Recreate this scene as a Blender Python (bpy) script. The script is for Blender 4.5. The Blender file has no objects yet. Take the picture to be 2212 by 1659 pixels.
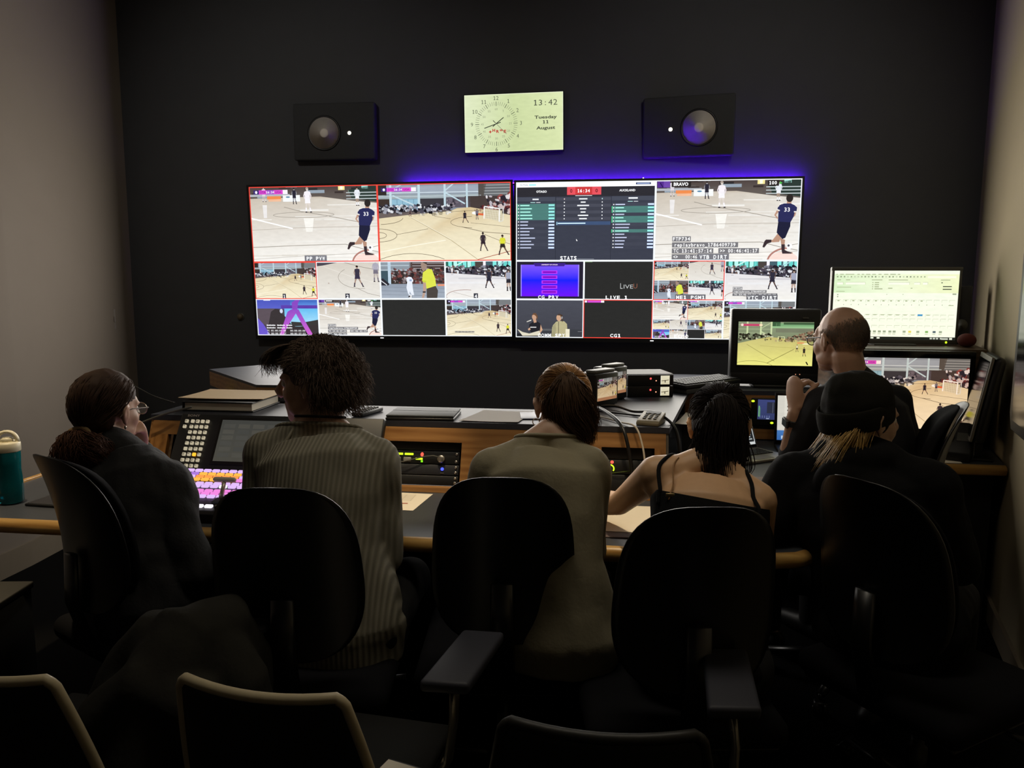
import bpy, bmesh, math, random
import numpy as np
from mathutils import Vector, Matrix, Euler

random.seed(7)
rng = np.random.default_rng(7)
SC = bpy.context.scene
COL = SC.collection
PI = math.pi

# ------------------------------------------------------------------ camera
cam_data = bpy.data.cameras.new('camera')
cam_data.sensor_fit = 'HORIZONTAL'
cam_data.sensor_width = 36.0
cam_data.lens = 36.0 * 1661 / 2212
cam_data.clip_start = 0.05
cam = bpy.data.objects.new('camera', cam_data)
COL.objects.link(cam)
cam.location = (0, 0, 1.5)
_y, _p, _r = math.radians(7.2), math.radians(7.4), math.radians(0.2)
_f = Vector((-math.sin(_y) * math.cos(_p), math.cos(_y) * math.cos(_p), -math.sin(_p)))
_rt = Vector((math.cos(_y), math.sin(_y), 0))
_u = _rt.cross(_f)
_rt2 = _rt * math.cos(_r) + _u * math.sin(_r)
_u2 = -_rt * math.sin(_r) + _u * math.cos(_r)
cam.matrix_world = Matrix(((_rt2.x, _u2.x, -_f.x, 0), (_rt2.y, _u2.y, -_f.y, 0), (_rt2.z, _u2.z, -_f.z, 1.5), (0, 0, 0, 1)))
SC.camera = cam

# ------------------------------------------------------------------ exposure, world, lights
SC.view_settings.view_transform = 'Standard'
SC.view_settings.look = 'None'
SC.view_settings.exposure = 0.0
SC.view_settings.gamma = 1.0
SC.view_settings.use_curve_mapping = False

world = bpy.data.worlds.new('world')
SC.world = world
world.use_nodes = True
world.node_tree.nodes['Background'].inputs[0].default_value = (0.6, 0.55, 0.5, 1)
world.node_tree.nodes['Background'].inputs[1].default_value = 0.002

def lamp(name, kind, loc, power, color, target=None, **kw):
    d = bpy.data.lights.new(name, kind)
    d.energy = power
    d.color = color
    for k, v in kw.items():
        setattr(d, k, v)
    o = bpy.data.objects.new(name, d)
    COL.objects.link(o)
    o.location = loc
    if target is not None:
        v = Vector(target) - Vector(loc)
        o.rotation_euler = v.to_track_quat('-Z', 'Y').to_euler()
    return o

TV_L = dict(loc=(-1.424, 4.691, 1.637), tilt=0.040, roll=-0.007)
TV_R = dict(loc=(0.254, 4.690, 1.641), tilt=0.011, roll=-0.001)
# the light the two video walls and the clock and monitors throw into the room
for nm, t, pw, cl in (('video_wall_light', TV_L, 25.0, (1.0, 0.95, 0.88)), ('video_wall_light', TV_R, 30.0, (1.0, 0.95, 0.86))):
    lamp(nm, 'AREA', (t['loc'][0], t['loc'][1] - 0.03, t['loc'][2]), pw, cl, (t['loc'][0], 0, t['loc'][2]),
         shape='RECTANGLE', size=1.62, size_y=0.90)
# dimmed ceiling downlights over the desk, and a dim ceiling panel over the row of chairs
DOWN = [(-0.75, 2.58, 165.0, 17), (0.02, 2.47, 125.0, 18), (-2.02, 2.30, 170.0, 30)]
for x, y, pw, ang in DOWN:
    lamp('downlight_beam', 'SPOT', (x, y, 3.24), pw, (1.0, 0.80, 0.52), (x, y, 0), spot_size=math.radians(ang), spot_blend=0.6, shadow_soft_size=0.04)
PANEL = (-0.25, 1.90, 3.26)
lamp('ceiling_panel_light', 'AREA', PANEL, 5.5, (1.0, 0.92, 0.76), (PANEL[0], PANEL[1], 0), shape='RECTANGLE', size=1.8, size_y=0.5, spread=math.radians(105))
# added fill spots with no known source, brightening the charcoal wall
WALL_FILL = [(-1.9, 2.5), (0.9, 2.5)]
for x, y in WALL_FILL:
    lamp('wall_fill_beam', 'SPOT', (x, y, 3.24), 34.0, (1.0, 0.95, 0.88), (x * .85 - .2, 4.76, 2.0), spot_size=math.radians(88), spot_blend=1.0, shadow_soft_size=0.06)

# ------------------------------------------------------------------ helpers: colours and materials
def lin(c):
    if isinstance(c, str):
        c = tuple(int(c[i:i + 2], 16) / 255 for i in (0, 2, 4))
    return tuple((v / 12.92 if v <= 0.04045 else ((v + 0.055) / 1.055) ** 2.4) for v in c[:3])

MATS = {}
def mat(name, color, rough=0.6, metal=0.0, noise=0.08, nscale=40, bump=0.0, bscale=200, spec=0.5, alpha=None, trans=0.0, ior=1.45):
    """a principled material whose colour and relief vary with a procedural noise"""
    if name in MATS:
        return MATS[name]
    m = bpy.data.materials.new(name)
    m.use_nodes = True
    nt = m.node_tree
    b = nt.nodes['Principled BSDF']
    c = lin(color)
    b.inputs['Roughness'].default_value = rough
    b.inputs['Metallic'].default_value = metal
    b.inputs['Specular IOR Level'].default_value = spec
    b.inputs['IOR'].default_value = ior
    b.inputs['Transmission Weight'].default_value = trans
    tc = nt.nodes.new('ShaderNodeTexCoord')
    n = nt.nodes.new('ShaderNodeTexNoise')
    n.inputs['Scale'].default_value = nscale
    n.inputs['Detail'].default_value = 3
    nt.links.new(tc.outputs['Object'], n.inputs['Vector'])
    r = nt.nodes.new('ShaderNodeMix')
    r.data_type = 'RGBA'
    r.inputs[6].default_value = (*[v * (1 - noise) for v in c], 1)
    r.inputs[7].default_value = (*[min(1, v * (1 + noise)) for v in c], 1)
    nt.links.new(n.outputs['Fac'], r.inputs[0])
    nt.links.new(r.outputs[2], b.inputs['Base Color'])
    if bump:
        n2 = nt.nodes.new('ShaderNodeTexNoise')
        n2.inputs['Scale'].default_value = bscale
        n2.inputs['Detail'].default_value = 4
        nt.links.new(tc.outputs['Object'], n2.inputs['Vector'])
        bp = nt.nodes.new('ShaderNodeBump')
        bp.inputs['Strength'].default_value = bump
        bp.inputs['Distance'].default_value = 0.004
        nt.links.new(n2.outputs['Fac'], bp.inputs['Height'])
        nt.links.new(bp.outputs['Normal'], b.inputs['Normal'])
    MATS[name] = m
    return m

def wood(name, c1, c2, axis='X', rough=0.4):
    if name in MATS:
        return MATS[name]
    m = bpy.data.materials.new(name)
    m.use_nodes = True
    nt = m.node_tree
    b = nt.nodes['Principled BSDF']
    b.inputs['Roughness'].default_value = rough
    tc = nt.nodes.new('ShaderNodeTexCoord')
    mp = nt.nodes.new('ShaderNodeMapping')
    s = {'X': (1.2, 14, 14), 'Y': (14, 1.2, 14), 'Z': (14, 14, 1.2)}[axis]
    mp.inputs['Scale'].default_value = s
    nt.links.new(tc.outputs['Object'], mp.inputs['Vector'])
    n = nt.nodes.new('ShaderNodeTexNoise')
    n.inputs['Scale'].default_value = 2.2
    n.inputs['Detail'].default_value = 6
    n.inputs['Distortion'].default_value = 1.4
    nt.links.new(mp.outputs['Vector'], n.inputs['Vector'])
    w = nt.nodes.new('ShaderNodeTexWave')
    w.bands_direction = {'X': 'Z', 'Y': 'Z', 'Z': 'X'}[axis]
    w.inputs['Scale'].default_value = 0.9
    w.inputs['Distortion'].default_value = 6
    w.inputs['Detail'].default_value = 3
    nt.links.new(mp.outputs['Vector'], w.inputs['Vector'])
    mx = nt.nodes.new('ShaderNodeMix'); mx.data_type = 'FLOAT'; mx.inputs[0].default_value = 0.25
    nt.links.new(n.outputs['Fac'], mx.inputs[2]); nt.links.new(w.outputs['Fac'], mx.inputs[3])
    cr = nt.nodes.new('ShaderNodeValToRGB')
    cr.color_ramp.elements[0].color = (*lin(c1), 1); cr.color_ramp.elements[0].position = 0.25
    cr.color_ramp.elements[1].color = (*lin(c2), 1); cr.color_ramp.elements[1].position = 0.75
    nt.links.new(mx.outputs[0], cr.inputs['Fac'])
    nt.links.new(cr.outputs['Color'], b.inputs['Base Color'])
    bp = nt.nodes.new('ShaderNodeBump'); bp.inputs['Strength'].default_value = 0.06; bp.inputs['Distance'].default_value = 0.002
    nt.links.new(n.outputs['Fac'], bp.inputs['Height']); nt.links.new(bp.outputs['Normal'], b.inputs['Normal'])
    MATS[name] = m
    return m

def glow(name, color, strength=1.0):
    """a lit lamp, key or indicator"""
    if name in MATS:
        return MATS[name]
    m = bpy.data.materials.new(name)
    m.use_nodes = True
    nt = m.node_tree
    nt.nodes.remove(nt.nodes['Principled BSDF'])
    e = nt.nodes.new('ShaderNodeEmission')
    e.inputs['Color'].default_value = (*lin(color), 1)
    e.inputs['Strength'].default_value = strength
    nt.links.new(e.outputs[0], nt.nodes['Material Output'].inputs[0])
    MATS[name] = m
    return m

def picture_mat(name, strength):
    """a lit screen picture: emission coloured by the mesh colour attribute, faint pixel-noise"""
    if name in MATS:
        return MATS[name]
    m = bpy.data.materials.new(name)
    m.use_nodes = True
    nt = m.node_tree
    nt.nodes.remove(nt.nodes['Principled BSDF'])
    a = nt.nodes.new('ShaderNodeAttribute'); a.attribute_name = 'Col'
    tc = nt.nodes.new('ShaderNodeTexCoord')
    n = nt.nodes.new('ShaderNodeTexNoise'); n.inputs['Scale'].default_value = 55; n.inputs['Detail'].default_value = 4
    mp = nt.nodes.new('ShaderNodeMapping'); mp.inputs['Scale'].default_value = (0.35, 1, 1)
    nt.links.new(tc.outputs['Object'], mp.inputs['Vector']); nt.links.new(mp.outputs['Vector'], n.inputs['Vector'])
    mr = nt.nodes.new('ShaderNodeMapRange'); mr.inputs['To Min'].default_value = strength * 0.90; mr.inputs['To Max'].default_value = strength * 1.10
    nt.links.new(n.outputs['Fac'], mr.inputs['Value'])
    e = nt.nodes.new('ShaderNodeEmission')
    nt.links.new(a.outputs['Color'], e.inputs['Color'])
    nt.links.new(mr.outputs['Result'], e.inputs['Strength'])
    nt.links.new(e.outputs[0], nt.nodes['Material Output'].inputs[0])
    MATS[name] = m
    return m

# ------------------------------------------------------------------ helpers: objects
def tag(o, label=None, cat=None, group=None, kind=None):
    if label: o['label'] = label
    if cat: o['category'] = cat
    if group: o['group'] = group
    if kind: o['kind'] = kind
    return o

def empty(name, loc=(0, 0, 0), rotz=0.0, label=None, cat=None, group=None, parent=None):
    o = bpy.data.objects.new(name, None)
    o.empty_display_size = 0.05
    COL.objects.link(o)
    o.location = loc
    o.rotation_euler = (0, 0, rotz)
    if parent: o.parent = parent
    tag(o, label, cat, group)
    return o

def children(o):
    return list(o.children)

def copy_tree(o, parent=None):
    c = o.copy()
    COL.objects.link(c)
    c.parent = parent
    for ch in children(o):
        copy_tree(ch, c)
    return c

class MB:
    """collects simple solids and links them as ONE mesh object"""
    def __init__(s):
        s.v = []; s.f = []; s.sm = []
    def add(s, verts, faces, M=None, smooth=False):
        k = len(s.v)
        if M is not None:
            verts = [M @ Vector(p) for p in verts]
        s.v += [tuple(p) for p in verts]
        s.f += [tuple(i + k for i in f) for f in faces]
        s.sm += [smooth] * len(faces)
        return s
    def box(s, c, size, M=None, bevel=0.0, seg=2, rot=None):
        x, y, z = [d / 2 for d in size]
        T = Matrix.Translation(c)
        if rot is not None: T = T @ Euler(rot).to_matrix().to_4x4()
        if M is not None: T = M @ T
        if bevel <= 0:
            vs = [(-x, -y, -z), (x, -y, -z), (x, y, -z), (-x, y, -z), (-x, -y, z), (x, -y, z), (x, y, z), (-x, y, z)]
            fs = [(0, 3, 2, 1), (4, 5, 6, 7), (0, 1, 5, 4), (1, 2, 6, 5), (2, 3, 7, 6), (3, 0, 4, 7)]
            return s.add(vs, fs, T)
        bm = bmesh.new()
        bmesh.ops.create_cube(bm, size=1.0, matrix=Matrix.Diagonal((2 * x, 2 * y, 2 * z, 1)))
        bmesh.ops.bevel(bm, geom=bm.edges[:], offset=min(bevel, min(x, y, z) * 0.98), segments=seg, profile=0.5, affect='EDGES')
        s.from_bm(bm, T, True)
        return s
    def from_bm(s, bm, M=None, smooth=False):
        bm.verts.index_update()
        s.add([v.co.copy() for v in bm.verts], [tuple(v.index for v in f.verts) for f in bm.faces], M, smooth)
        bm.free()
        return s
    def prism(s, poly, z0, z1, M=None, bevel=0.0, seg=2):
        """poly: list of (x, y), extruded from z0 to z1"""
        bm = bmesh.new()
        vs = [bm.verts.new((x, y, z0)) for x, y in poly]
        f = bm.faces.new(vs)
        bm.normal_update()
        if f.normal.z > 0: f.normal_flip()
        r = bmesh.ops.extrude_face_region(bm, geom=[f])
        top = [g for g in r['geom'] if isinstance(g, bmesh.types.BMVert)]
        for v in top: v.co.z = z1
        bmesh.ops.recalc_face_normals(bm, faces=bm.faces[:])
        if bevel > 0:
            bmesh.ops.bevel(bm, geom=bm.edges[:], offset=bevel, segments=seg, profile=0.5, affect='EDGES')
        return s.from_bm(bm, M, bevel > 0)
    def tube(s, pts, rad, n=12, M=None, caps=True, round_caps=False, hint=None, squash=None):
        """pts: list of points, rad: radius or list; squash: per-point (a, b) factors along the frame's two axes"""
        pts = [Vector(p) for p in pts]
        if not isinstance(rad, (list, tuple)): rad = [rad] * len(pts)
        rad = list(rad)
        if squash is None: squash = [(1, 1)] * len(pts)
        squash = list(squash)
        if round_caps:
            d0 = (pts[0] - pts[1]).normalized(); d1 = (pts[-1] - pts[-2]).normalized()
            r0, r1 = rad[0], rad[-1]; s0, s1 = squash[0], squash[-1]
            a = []; ar = []; b = []; br = []
            for t in (0.97, 0.8, 0.45):
                a.append(pts[0] + d0 * (r0 * t)); ar.append(r0 * math.sqrt(1 - t * t))
            for t in (0.45, 0.8, 0.97):
                b.append(pts[-1] + d1 * (r1 * t)); br.append(r1 * math.sqrt(1 - t * t))
            pts = a + pts + b; rad = ar + rad + br; squash = [s0] * 3 + squash + [s1] * 3
        T = []
        for i in range(len(pts)):
            a = pts[max(0, i - 1)]; b = pts[min(len(pts) - 1, i + 1)]
            T.append((b - a).normalized())
        h = Vector(hint) if hint is not None else (Vector((0, 0, 1)) if abs(T[0].z) < 0.9 else Vector((1, 0, 0)))
        u = (h - T[0] * h.dot(T[0])).normalized()
        vs = []; fs = []
        for i, p in enumerate(pts):
            if hint is not None:
                uu = (h - T[i] * h.dot(T[i]))
                u = uu.normalized() if uu.length > 1e-4 else u
            else:
                u = (u - T[i] * u.dot(T[i])).normalized()
            w = T[i].cross(u)
            for k in range(n):
                q = 2 * PI * k / n
                vs.append(p + u * (math.cos(q) * rad[i] * squash[i][0]) + w * (math.sin(q) * rad[i] * squash[i][1]))
        for i in range(len(pts) - 1):
            for k in range(n):
                a = i * n + k; b = i * n + (k + 1) % n
                fs.append((a, b, b + n, a + n))
        if caps:
            fs.append(tuple(range(n - 1, -1, -1)))
            e = (len(pts) - 1) * n
            fs.append(tuple(e + k for k in range(n)))
        return s.add(vs, fs, M, n >= 8)
    def ell(s, c, r, M=None, rot=None, nu=16, nv=10):
        T = Matrix.Translation(c)
        if rot is not None: T = T @ Euler(rot).to_matrix().to_4x4()
        T = T @ Matrix.Diagonal((r[0], r[1], r[2], 1))
        if M is not None: T = M @ T
        bm = bmesh.new()
        bmesh.ops.create_uvsphere(bm, u_segments=nu, v_segments=nv, radius=1.0)
        return s.from_bm(bm, T, True)
    def lathe(s, prof, c=(0, 0, 0), n=24, M=None):
        """prof: list of (radius, height) turned round Z"""
        T = Matrix.Translation(c)
        if M is not None: T = M @ T
        vs = []; fs = []
        for r, z in prof:
            for k in range(n):
                q = 2 * PI * k / n
                vs.append((r * math.cos(q), r * math.sin(q), z))
        for i in range(len(prof) - 1):
            for k in range(n):
                a = i * n + k; b = i * n + (k + 1) % n
                fs.append((a, b, b + n, a + n))
        if prof[0][0] > 1e-6: fs.append(tuple(range(n - 1, -1, -1)))
        if prof[-1][0] > 1e-6: fs.append(tuple((len(prof) - 1) * n + k for k in range(n)))
        return s.add(vs, fs, T, True)
    def mesh(s, name, m):
        me = bpy.data.meshes.new(name)
        me.from_pydata(s.v, [], s.f)
        me.polygons.foreach_set('use_smooth', s.sm)
        if m is not None: me.materials.append(m)
        me.update()
        return me
    def build(s, name, m, parent=None, loc=None, rot=None, label=None):
        o = bpy.data.objects.new(name, s.mesh(name, m))
        COL.objects.link(o)
        if parent is not None: o.parent = parent
        if loc is not None: o.location = loc
        if rot is not None: o.rotation_euler = rot
        if label: o['label'] = label
        return o

def link(name, me, parent=None, loc=None, rot=None, label=None):
    o = bpy.data.objects.new(name, me)
    COL.objects.link(o)
    if parent is not None: o.parent = parent
    if loc is not None: o.location = loc
    if rot is not None: o.rotation_euler = rot
    if label: o['label'] = label
    return o

# flat lettering: triangles of a text line, in its own plane
_TXT = {}
def font_tris(s, bold=0.0):
    key = (s, bold)
    if key in _TXT: return _TXT[key]
    cu = bpy.data.curves.new('lettering', 'FONT')
    cu.body = s; cu.size = 1.0; cu.align_x = 'CENTER'; cu.align_y = 'TOP_BASELINE'; cu.resolution_u = 2
    cu.offset = bold
    ob = bpy.data.objects.new('lettering', cu)
    COL.objects.link(ob)
    dg = bpy.context.evaluated_depsgraph_get()
    dg.update()
    me = bpy.data.meshes.new_from_object(ob.evaluated_get(dg))
    me.calc_loop_triangles()
    vs = np.array([v.co[:2] for v in me.vertices]).reshape(-1, 2)
    tr = [tuple(t.vertices) for t in me.loop_triangles]
    bpy.data.objects.remove(ob); bpy.data.curves.remove(cu); bpy.data.meshes.remove(me)
    _TXT[key] = (vs, tr)
    return _TXT[key]

def text_tris(s, bold=0.0, mono=False):
    """lettering as triangles; figures and captions are set in cells of one width, the 1 with flag and foot"""
    if not (mono or any(ch.isdigit() for ch in s)):
        return font_tris(s, bold)
    hv = font_tris('H', bold)[0]; y0, y1 = hv[:, 1].min(), hv[:, 1].max(); H = y1 - y0
    base = font_tris('H' + 'H', bold)[0]
    adv, wmax = 0.78 * H, 0.64 * H
    V = []; T = []
    for i, ch in enumerate(s):
        if ch == ' ': continue
        cx = i * adv
        k = len(V)
        if ch == '1':
            st = (0.055 + bold * .9) * H / 0.7 * 1.0
            P = [(-st, y0), (st, y0), (st, y1), (-st, y1), (-st, y1), (-st, y1 - 2.2 * st), (-.26 * H, y1 - .22 * H), (-.26 * H, y1 - .22 * H + 1.6 * st),
                 (-.24 * H, y0), (.24 * H, y0), (.24 * H, y0 + 1.7 * st), (-.24 * H, y0 + 1.7 * st)]
            V += [(cx + p[0], p[1]) for p in P]
            T += [tuple(k + q for q in t) for t in ((0, 1, 2), (0, 2, 3), (4, 6, 5), (4, 7, 6), (8, 9, 10), (8, 10, 11))]
            continue
        g, t2 = font_tris(ch, bold)
        if len(t2) == 0: continue
        w = g[:, 0].max() - g[:, 0].min(); c = (g[:, 0].max() + g[:, 0].min()) / 2
        f = min(1.0, wmax / w) if w > 0 else 1
        V += [(cx + (p[0] - c) * f, p[1]) for p in g]
        T += [tuple(k + q for q in t) for t in t2]
    return np.array(V).reshape(-1, 2), T

def extent(vs):
    if len(vs) == 0: return 1, 1
    return vs[:, 0].max() - vs[:, 0].min(), vs[:, 1].max() - vs[:, 1].min()

class Pic:
    """flat coloured print on a screen or sheet; u, v in 0..1 from the top left, shapes clipped to the sheet"""
    def __init__(s, w, h, step=0.00012):
        s.w, s.h, s.step = w, h, step
        s.v = []; s.f = []; s.c = []
        s.box_ = (0, 0, 1, 1); s.tint = None
        s.z = 0
    def sub(s, x0, y0, x1, y1):
        p = Pic.__new__(Pic)
        p.__dict__ = dict(s.__dict__)
        a, b, c, d = s.box_
        p.box_ = (a + (c - a) * x0, b + (d - b) * y0, a + (c - a) * x1, b + (d - b) * y1)
        return p
    def col(s, c):
        c = lin(c)
        if s.tint is not None: c = tuple(a * b for a, b in zip(c, s.tint))
        return c
    def poly(s, pts, c, lay=1):
        """c: one colour or one per point"""
        a, b, x1, y1 = s.box_
        cs = [s.col(k) for k in c] if isinstance(c, list) else [s.col(c)] * len(pts)
        P = [(*p, *k) for p, k in zip(pts, cs)]
        for ax, lim, sg in ((0, 0, 1), (0, 1, -1), (1, 0, 1), (1, 1, -1)):
            out = []
            for i in range(len(P)):
                A, B = P[i], P[(i + 1) % len(P)]
                da, db = sg * (A[ax] - lim), sg * (B[ax] - lim)
                if da >= 0: out.append(A)
                if (da > 0 > db) or (da < 0 < db):
                    t = da / (da - db)
                    out.append(tuple(q + (r - q) * t for q, r in zip(A, B)))
            P = out
            if len(P) < 3: return
        k = len(s.v)
        for p in P:
            u = a + (x1 - a) * p[0]; v = b + (y1 - b) * p[1]
            s.v.append(((u - 0.5) * s.w, (0.5 - v) * s.h, lay * s.step))
            s.c.append(p[2:5])
        s.f.append(tuple(range(k, k + len(P))))
    def rect(s, x0, y0, x1, y1, c, lay=1):
        if isinstance(c, list) and len(c) == 2: c = [c[0], c[0], c[1], c[1]]     # top, bottom
        s.poly([(x0, y0), (x1, y0), (x1, y1), (x0, y1)], c, lay)
    def line(s, pts, w, c, lay=2):
        """pts in u, v; w as a share of the height"""
        a, b, x1, y1 = s.box_
        asp = (s.w * (x1 - a)) / (s.h * (y1 - b))
        for (ax, ay), (bx, by) in zip(pts[:-1], pts[1:]):
            dx, dy = (bx - ax) * asp, by - ay
            l = math.hypot(dx, dy) or 1
            nx, ny = -dy / l * w / 2 / asp, dx / l * w / 2
            s.poly([(ax + nx, ay + ny), (bx + nx, by + ny), (bx - nx, by - ny), (ax - nx, ay - ny)], c, lay)
    def disc(s, x, y, rx, ry, c, lay=3, n=14, a0=0, a1=2 * PI):
        s.poly([(x + rx * math.cos(a0 + (a1 - a0) * i / n), y + ry * math.sin(a0 + (a1 - a0) * i / n)) for i in range(n if a1 - a0 > 6 else n + 1)], c, lay)
    def arc(s, x, y, rx, ry, a0, a1, w, c, lay=2, n=14):
        s.line([(x + rx * math.cos(a0 + (a1 - a0) * i / n), y + ry * math.sin(a0 + (a1 - a0) * i / n)) for i in range(n + 1)], w, c, lay)
    def frame(s, w, c, lay=8):
        a, b, x1, y1 = s.box_
        wx = w * (s.h * (y1 - b)) / (s.w * (x1 - a))
        s.rect(0, 0, 1, w, c, lay); s.rect(0, 1 - w, 1, 1, c, lay); s.rect(0, 0, wx, 1, c, lay); s.rect(1 - wx, 0, 1, 1, c, lay)
    def text(s, t, x, y, hgt, c, lay=9, bold=0.0, wid=None, align='c', mono=False):
        """centre x, y; cap height as a share of the sheet height; wid fixes the width"""
        vs, tr = text_tris(t, bold, mono)
        if len(tr) == 0: return
        a, b, x1, y1 = s.box_
        ew, _ = extent(vs)
        _, eh = extent(text_tris('H', bold)[0])
        H = s.h * (y1 - b); W = s.w * (x1 - a)
        ky = hgt * H / eh
        kx = ky if wid is None else wid * W / ew
        cx = (vs[:, 0].max() + vs[:, 0].min()) / 2; 
        hv = text_tris('H', bold)[0]; cy = (hv[:, 1].max() + hv[:, 1].min()) / 2
        ox = (a + (x1 - a) * x - 0.5) * s.w; oy = (0.5 - (b + (y1 - b) * y)) * s.h
        if align == 'l': ox += ew * kx / 2
        if align == 'r': ox -= ew * kx / 2
        k = len(s.v); cc = s.col(c)
        for p in vs:
            s.v.append((ox + (p[0] - cx) * kx, oy + (p[1] - cy) * ky, lay * s.step)); s.c.append(cc)
        s.f += [tuple(i + k for i in t_) for t_ in tr]
    def build(s, name, m, parent=None, loc=None, rot=None, label=None):
        me = bpy.data.meshes.new(name)
        me.from_pydata(s.v, [], s.f)
        at = me.color_attributes.new('Col', 'FLOAT_COLOR', 'POINT')
        arr = np.ones((len(s.v), 4), dtype=np.float32)
        if len(s.c): arr[:, :3] = np.array(s.c)
        at.data.foreach_set('color', arr.ravel())
        me.materials.append(m)
        me.update()
        return link(name, me, parent, loc, rot, label)

SCREEN = picture_mat('lit_screen', 1.12)
# print on paper or cases: the attribute colours a plain diffuse surface
def print_mat():
    m = bpy.data.materials.new('printed_sheet')
    m.use_nodes = True
    nt = m.node_tree
    b = nt.nodes['Principled BSDF']; b.inputs['Roughness'].default_value = 0.7
    a = nt.nodes.new('ShaderNodeAttribute'); a.attribute_name = 'Col'
    n = nt.nodes.new('ShaderNodeTexNoise'); n.inputs['Scale'].default_value = 300
    bp = nt.nodes.new('ShaderNodeBump'); bp.inputs['Strength'].default_value = 0.03
    nt.links.new(n.outputs['Fac'], bp.inputs['Height']); nt.links.new(bp.outputs['Normal'], b.inputs['Normal'])
    nt.links.new(a.outputs['Color'], b.inputs['Base Color'])
    return m
PRINT = print_mat()
UPRIGHT = (PI / 2, 0, 0)      # a sheet's plane turned to face the viewers (-Y)

# shared materials
BLACK = mat('black_plastic', '141414', 0.45, noise=0.1)
BLACK_GLOSS = mat('black_gloss', '0c0c0d', 0.15, noise=0.05)
GREY_PL = mat('grey_plastic', '55554f', 0.5)
PALE_PL = mat('pale_plastic', 'c9c2ae', 0.45)
CHROME = mat('chrome', 'c8c8c8', 0.2, metal=1.0)
OAK = wood('oak_lipping', '86592c', 'ad7f4a', 'X')
OAK_Y = wood('oak_lipping_depth', '86592c', 'ad7f4a', 'Y')
OAK_LIP = wood('pale_oak_edge', 'a87a3c', 'd8ae68', 'X', 0.35)
OAK_Z = wood('oak_upright', '7d5226', 'b07c42', 'Z')
LAMINATE = mat('dark_laminate', '3d4046', 0.45, noise=0.12, nscale=90)
PAPER = mat('paper', 'd8d0c0', 0.8, noise=0.03)
# ------------------------------------------------------------------ room
WALL_SIDE = mat('warm_grey_wall_paint', '8f8478', 0.75, noise=0.04, nscale=6, bump=0.05, bscale=400)
WALL_CREAM = mat('cream_wall_paint', 'a5987c', 0.75, noise=0.04, nscale=6, bump=0.05, bscale=400)
WALL_BACK = mat('charcoal_wall_paint', '4d4e50', 0.85, noise=0.06, nscale=8, bump=0.06, bscale=500, spec=0.2)
CEIL = mat('ceiling_paint', '3a3835', 0.9, noise=0.05)
CARPET = mat('black_carpet', '0f0f0f', 0.95, noise=0.35, nscale=250, bump=0.5, bscale=700, spec=0.1)
SKIRT = mat('skirting_paint', '8d8170', 0.55, noise=0.04)

def struct(o):
    o['kind'] = 'structure'
    return o

def wall(name, a, b, m, z0=0.0, z1=3.3, th=0.12, side=1):
    """a wall slab from a to b; side=+1 puts its thickness to the left of a->b"""
    a = Vector((a[0], a[1])); b = Vector((b[0], b[1]))
    d = (b - a).normalized(); n = Vector((-d.y, d.x)) * side
    p = [a, b, b + n * th, a + n * th]
    return struct(MB().prism([(q.x, q.y) for q in p], z0, z1).build(name, m))

YB = 4.76
LW = [(-3.05, -1.7), (-3.05, 3.6), (-3.13, YB)]
RWN, RWF = (0.30, -1.45), (2.075, YB)
floor_bm = MB().prism([(-3.2, -1.75), (2.3, -1.75), (2.3, 4.95), (-3.2, 4.95)], -0.1, 0.0)
struct(floor_bm.build('floor', CARPET))
struct(MB().prism([(-3.25, -1.8), (2.4, -1.8), (2.4, 4.95), (-3.25, 4.95)], 3.3, 3.42).build('ceiling', CEIL))
lw = MB()
lw.prism([LW[0], LW[1], LW[2], (-3.25, YB), (-3.25, -1.7)], 0, 3.3)
struct(lw.build('wall_left', WALL_SIDE))
wall('wall_right', RWN, RWF, WALL_CREAM, side=-1)
wall('wall_back', (-3.25, YB), (2.35, YB), WALL_BACK, side=1)
wall('wall_front', (-3.25, -1.62), (0.35, -1.62), WALL_BACK, side=-1)
sk = MB().prism([(-3.05, -1.6), (-3.05, 3.6), (-3.13, YB), (-3.115, YB), (-3.035, 3.6), (-3.035, -1.6)], 0, 0.13)
struct(sk.build('baseboard_left', SKIRT))
d = (Vector(RWF) - Vector(RWN)).normalized(); n_ = Vector((-d.y, d.x)) * 0.016
a, b = Vector(RWN), Vector(RWF)
struct(MB().prism([tuple(a), tuple(b), tuple(b + n_), tuple(a + n_)], 0, 0.10).build('baseboard_right', SKIRT))

# ceiling downlights out of the frame, and made-up fittings for the wall fill
proto = None
DL = ['first dimmed ceiling downlight from the left wall, over the water bottle', 'ceiling downlight over the printed sheet', 'ceiling downlight over the writing arm', 'unseen added fill lamp in the ceiling left of the clock', 'unseen added fill lamp in the ceiling right of the clock']
for (x, y), lb in zip([(DOWN[2][0], DOWN[2][1]), DOWN[0][:2], DOWN[1][:2]] + WALL_FILL, DL):
    if proto is None:
        o = proto = empty('downlight', (x, y, 3.3), 0, lb, 'downlight', 'ceiling downlights')
        MB().lathe([(0.055, 0.0), (0.06, -0.012), (0.048, -0.014), (0.044, 0.0)]).build('rim', PALE_PL, proto)
        MB().lathe([(0.0001, -0.002), (0.044, -0.002)]).build('lamp_face', glow('downlight_face', 'ffd9a0', 1.0), proto)
    else:
        o = copy_tree(proto)
        o.location = (x, y, 3.3)
    o['label'] = lb
pn = empty('panel_light', (PANEL[0], PANEL[1], 3.3), 0, 'dim rectangular ceiling light panel above the row of chairs', 'ceiling light')
MB().box((0, 0, -0.012), (1.86, 0.56, 0.024), bevel=0.004).build('frame', PALE_PL, pn)
MB().box((0, 0, -0.026), (1.8, 0.5, 0.004)).build('diffuser', glow('panel_face', 'ffdcae', 0.6), pn)

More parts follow.
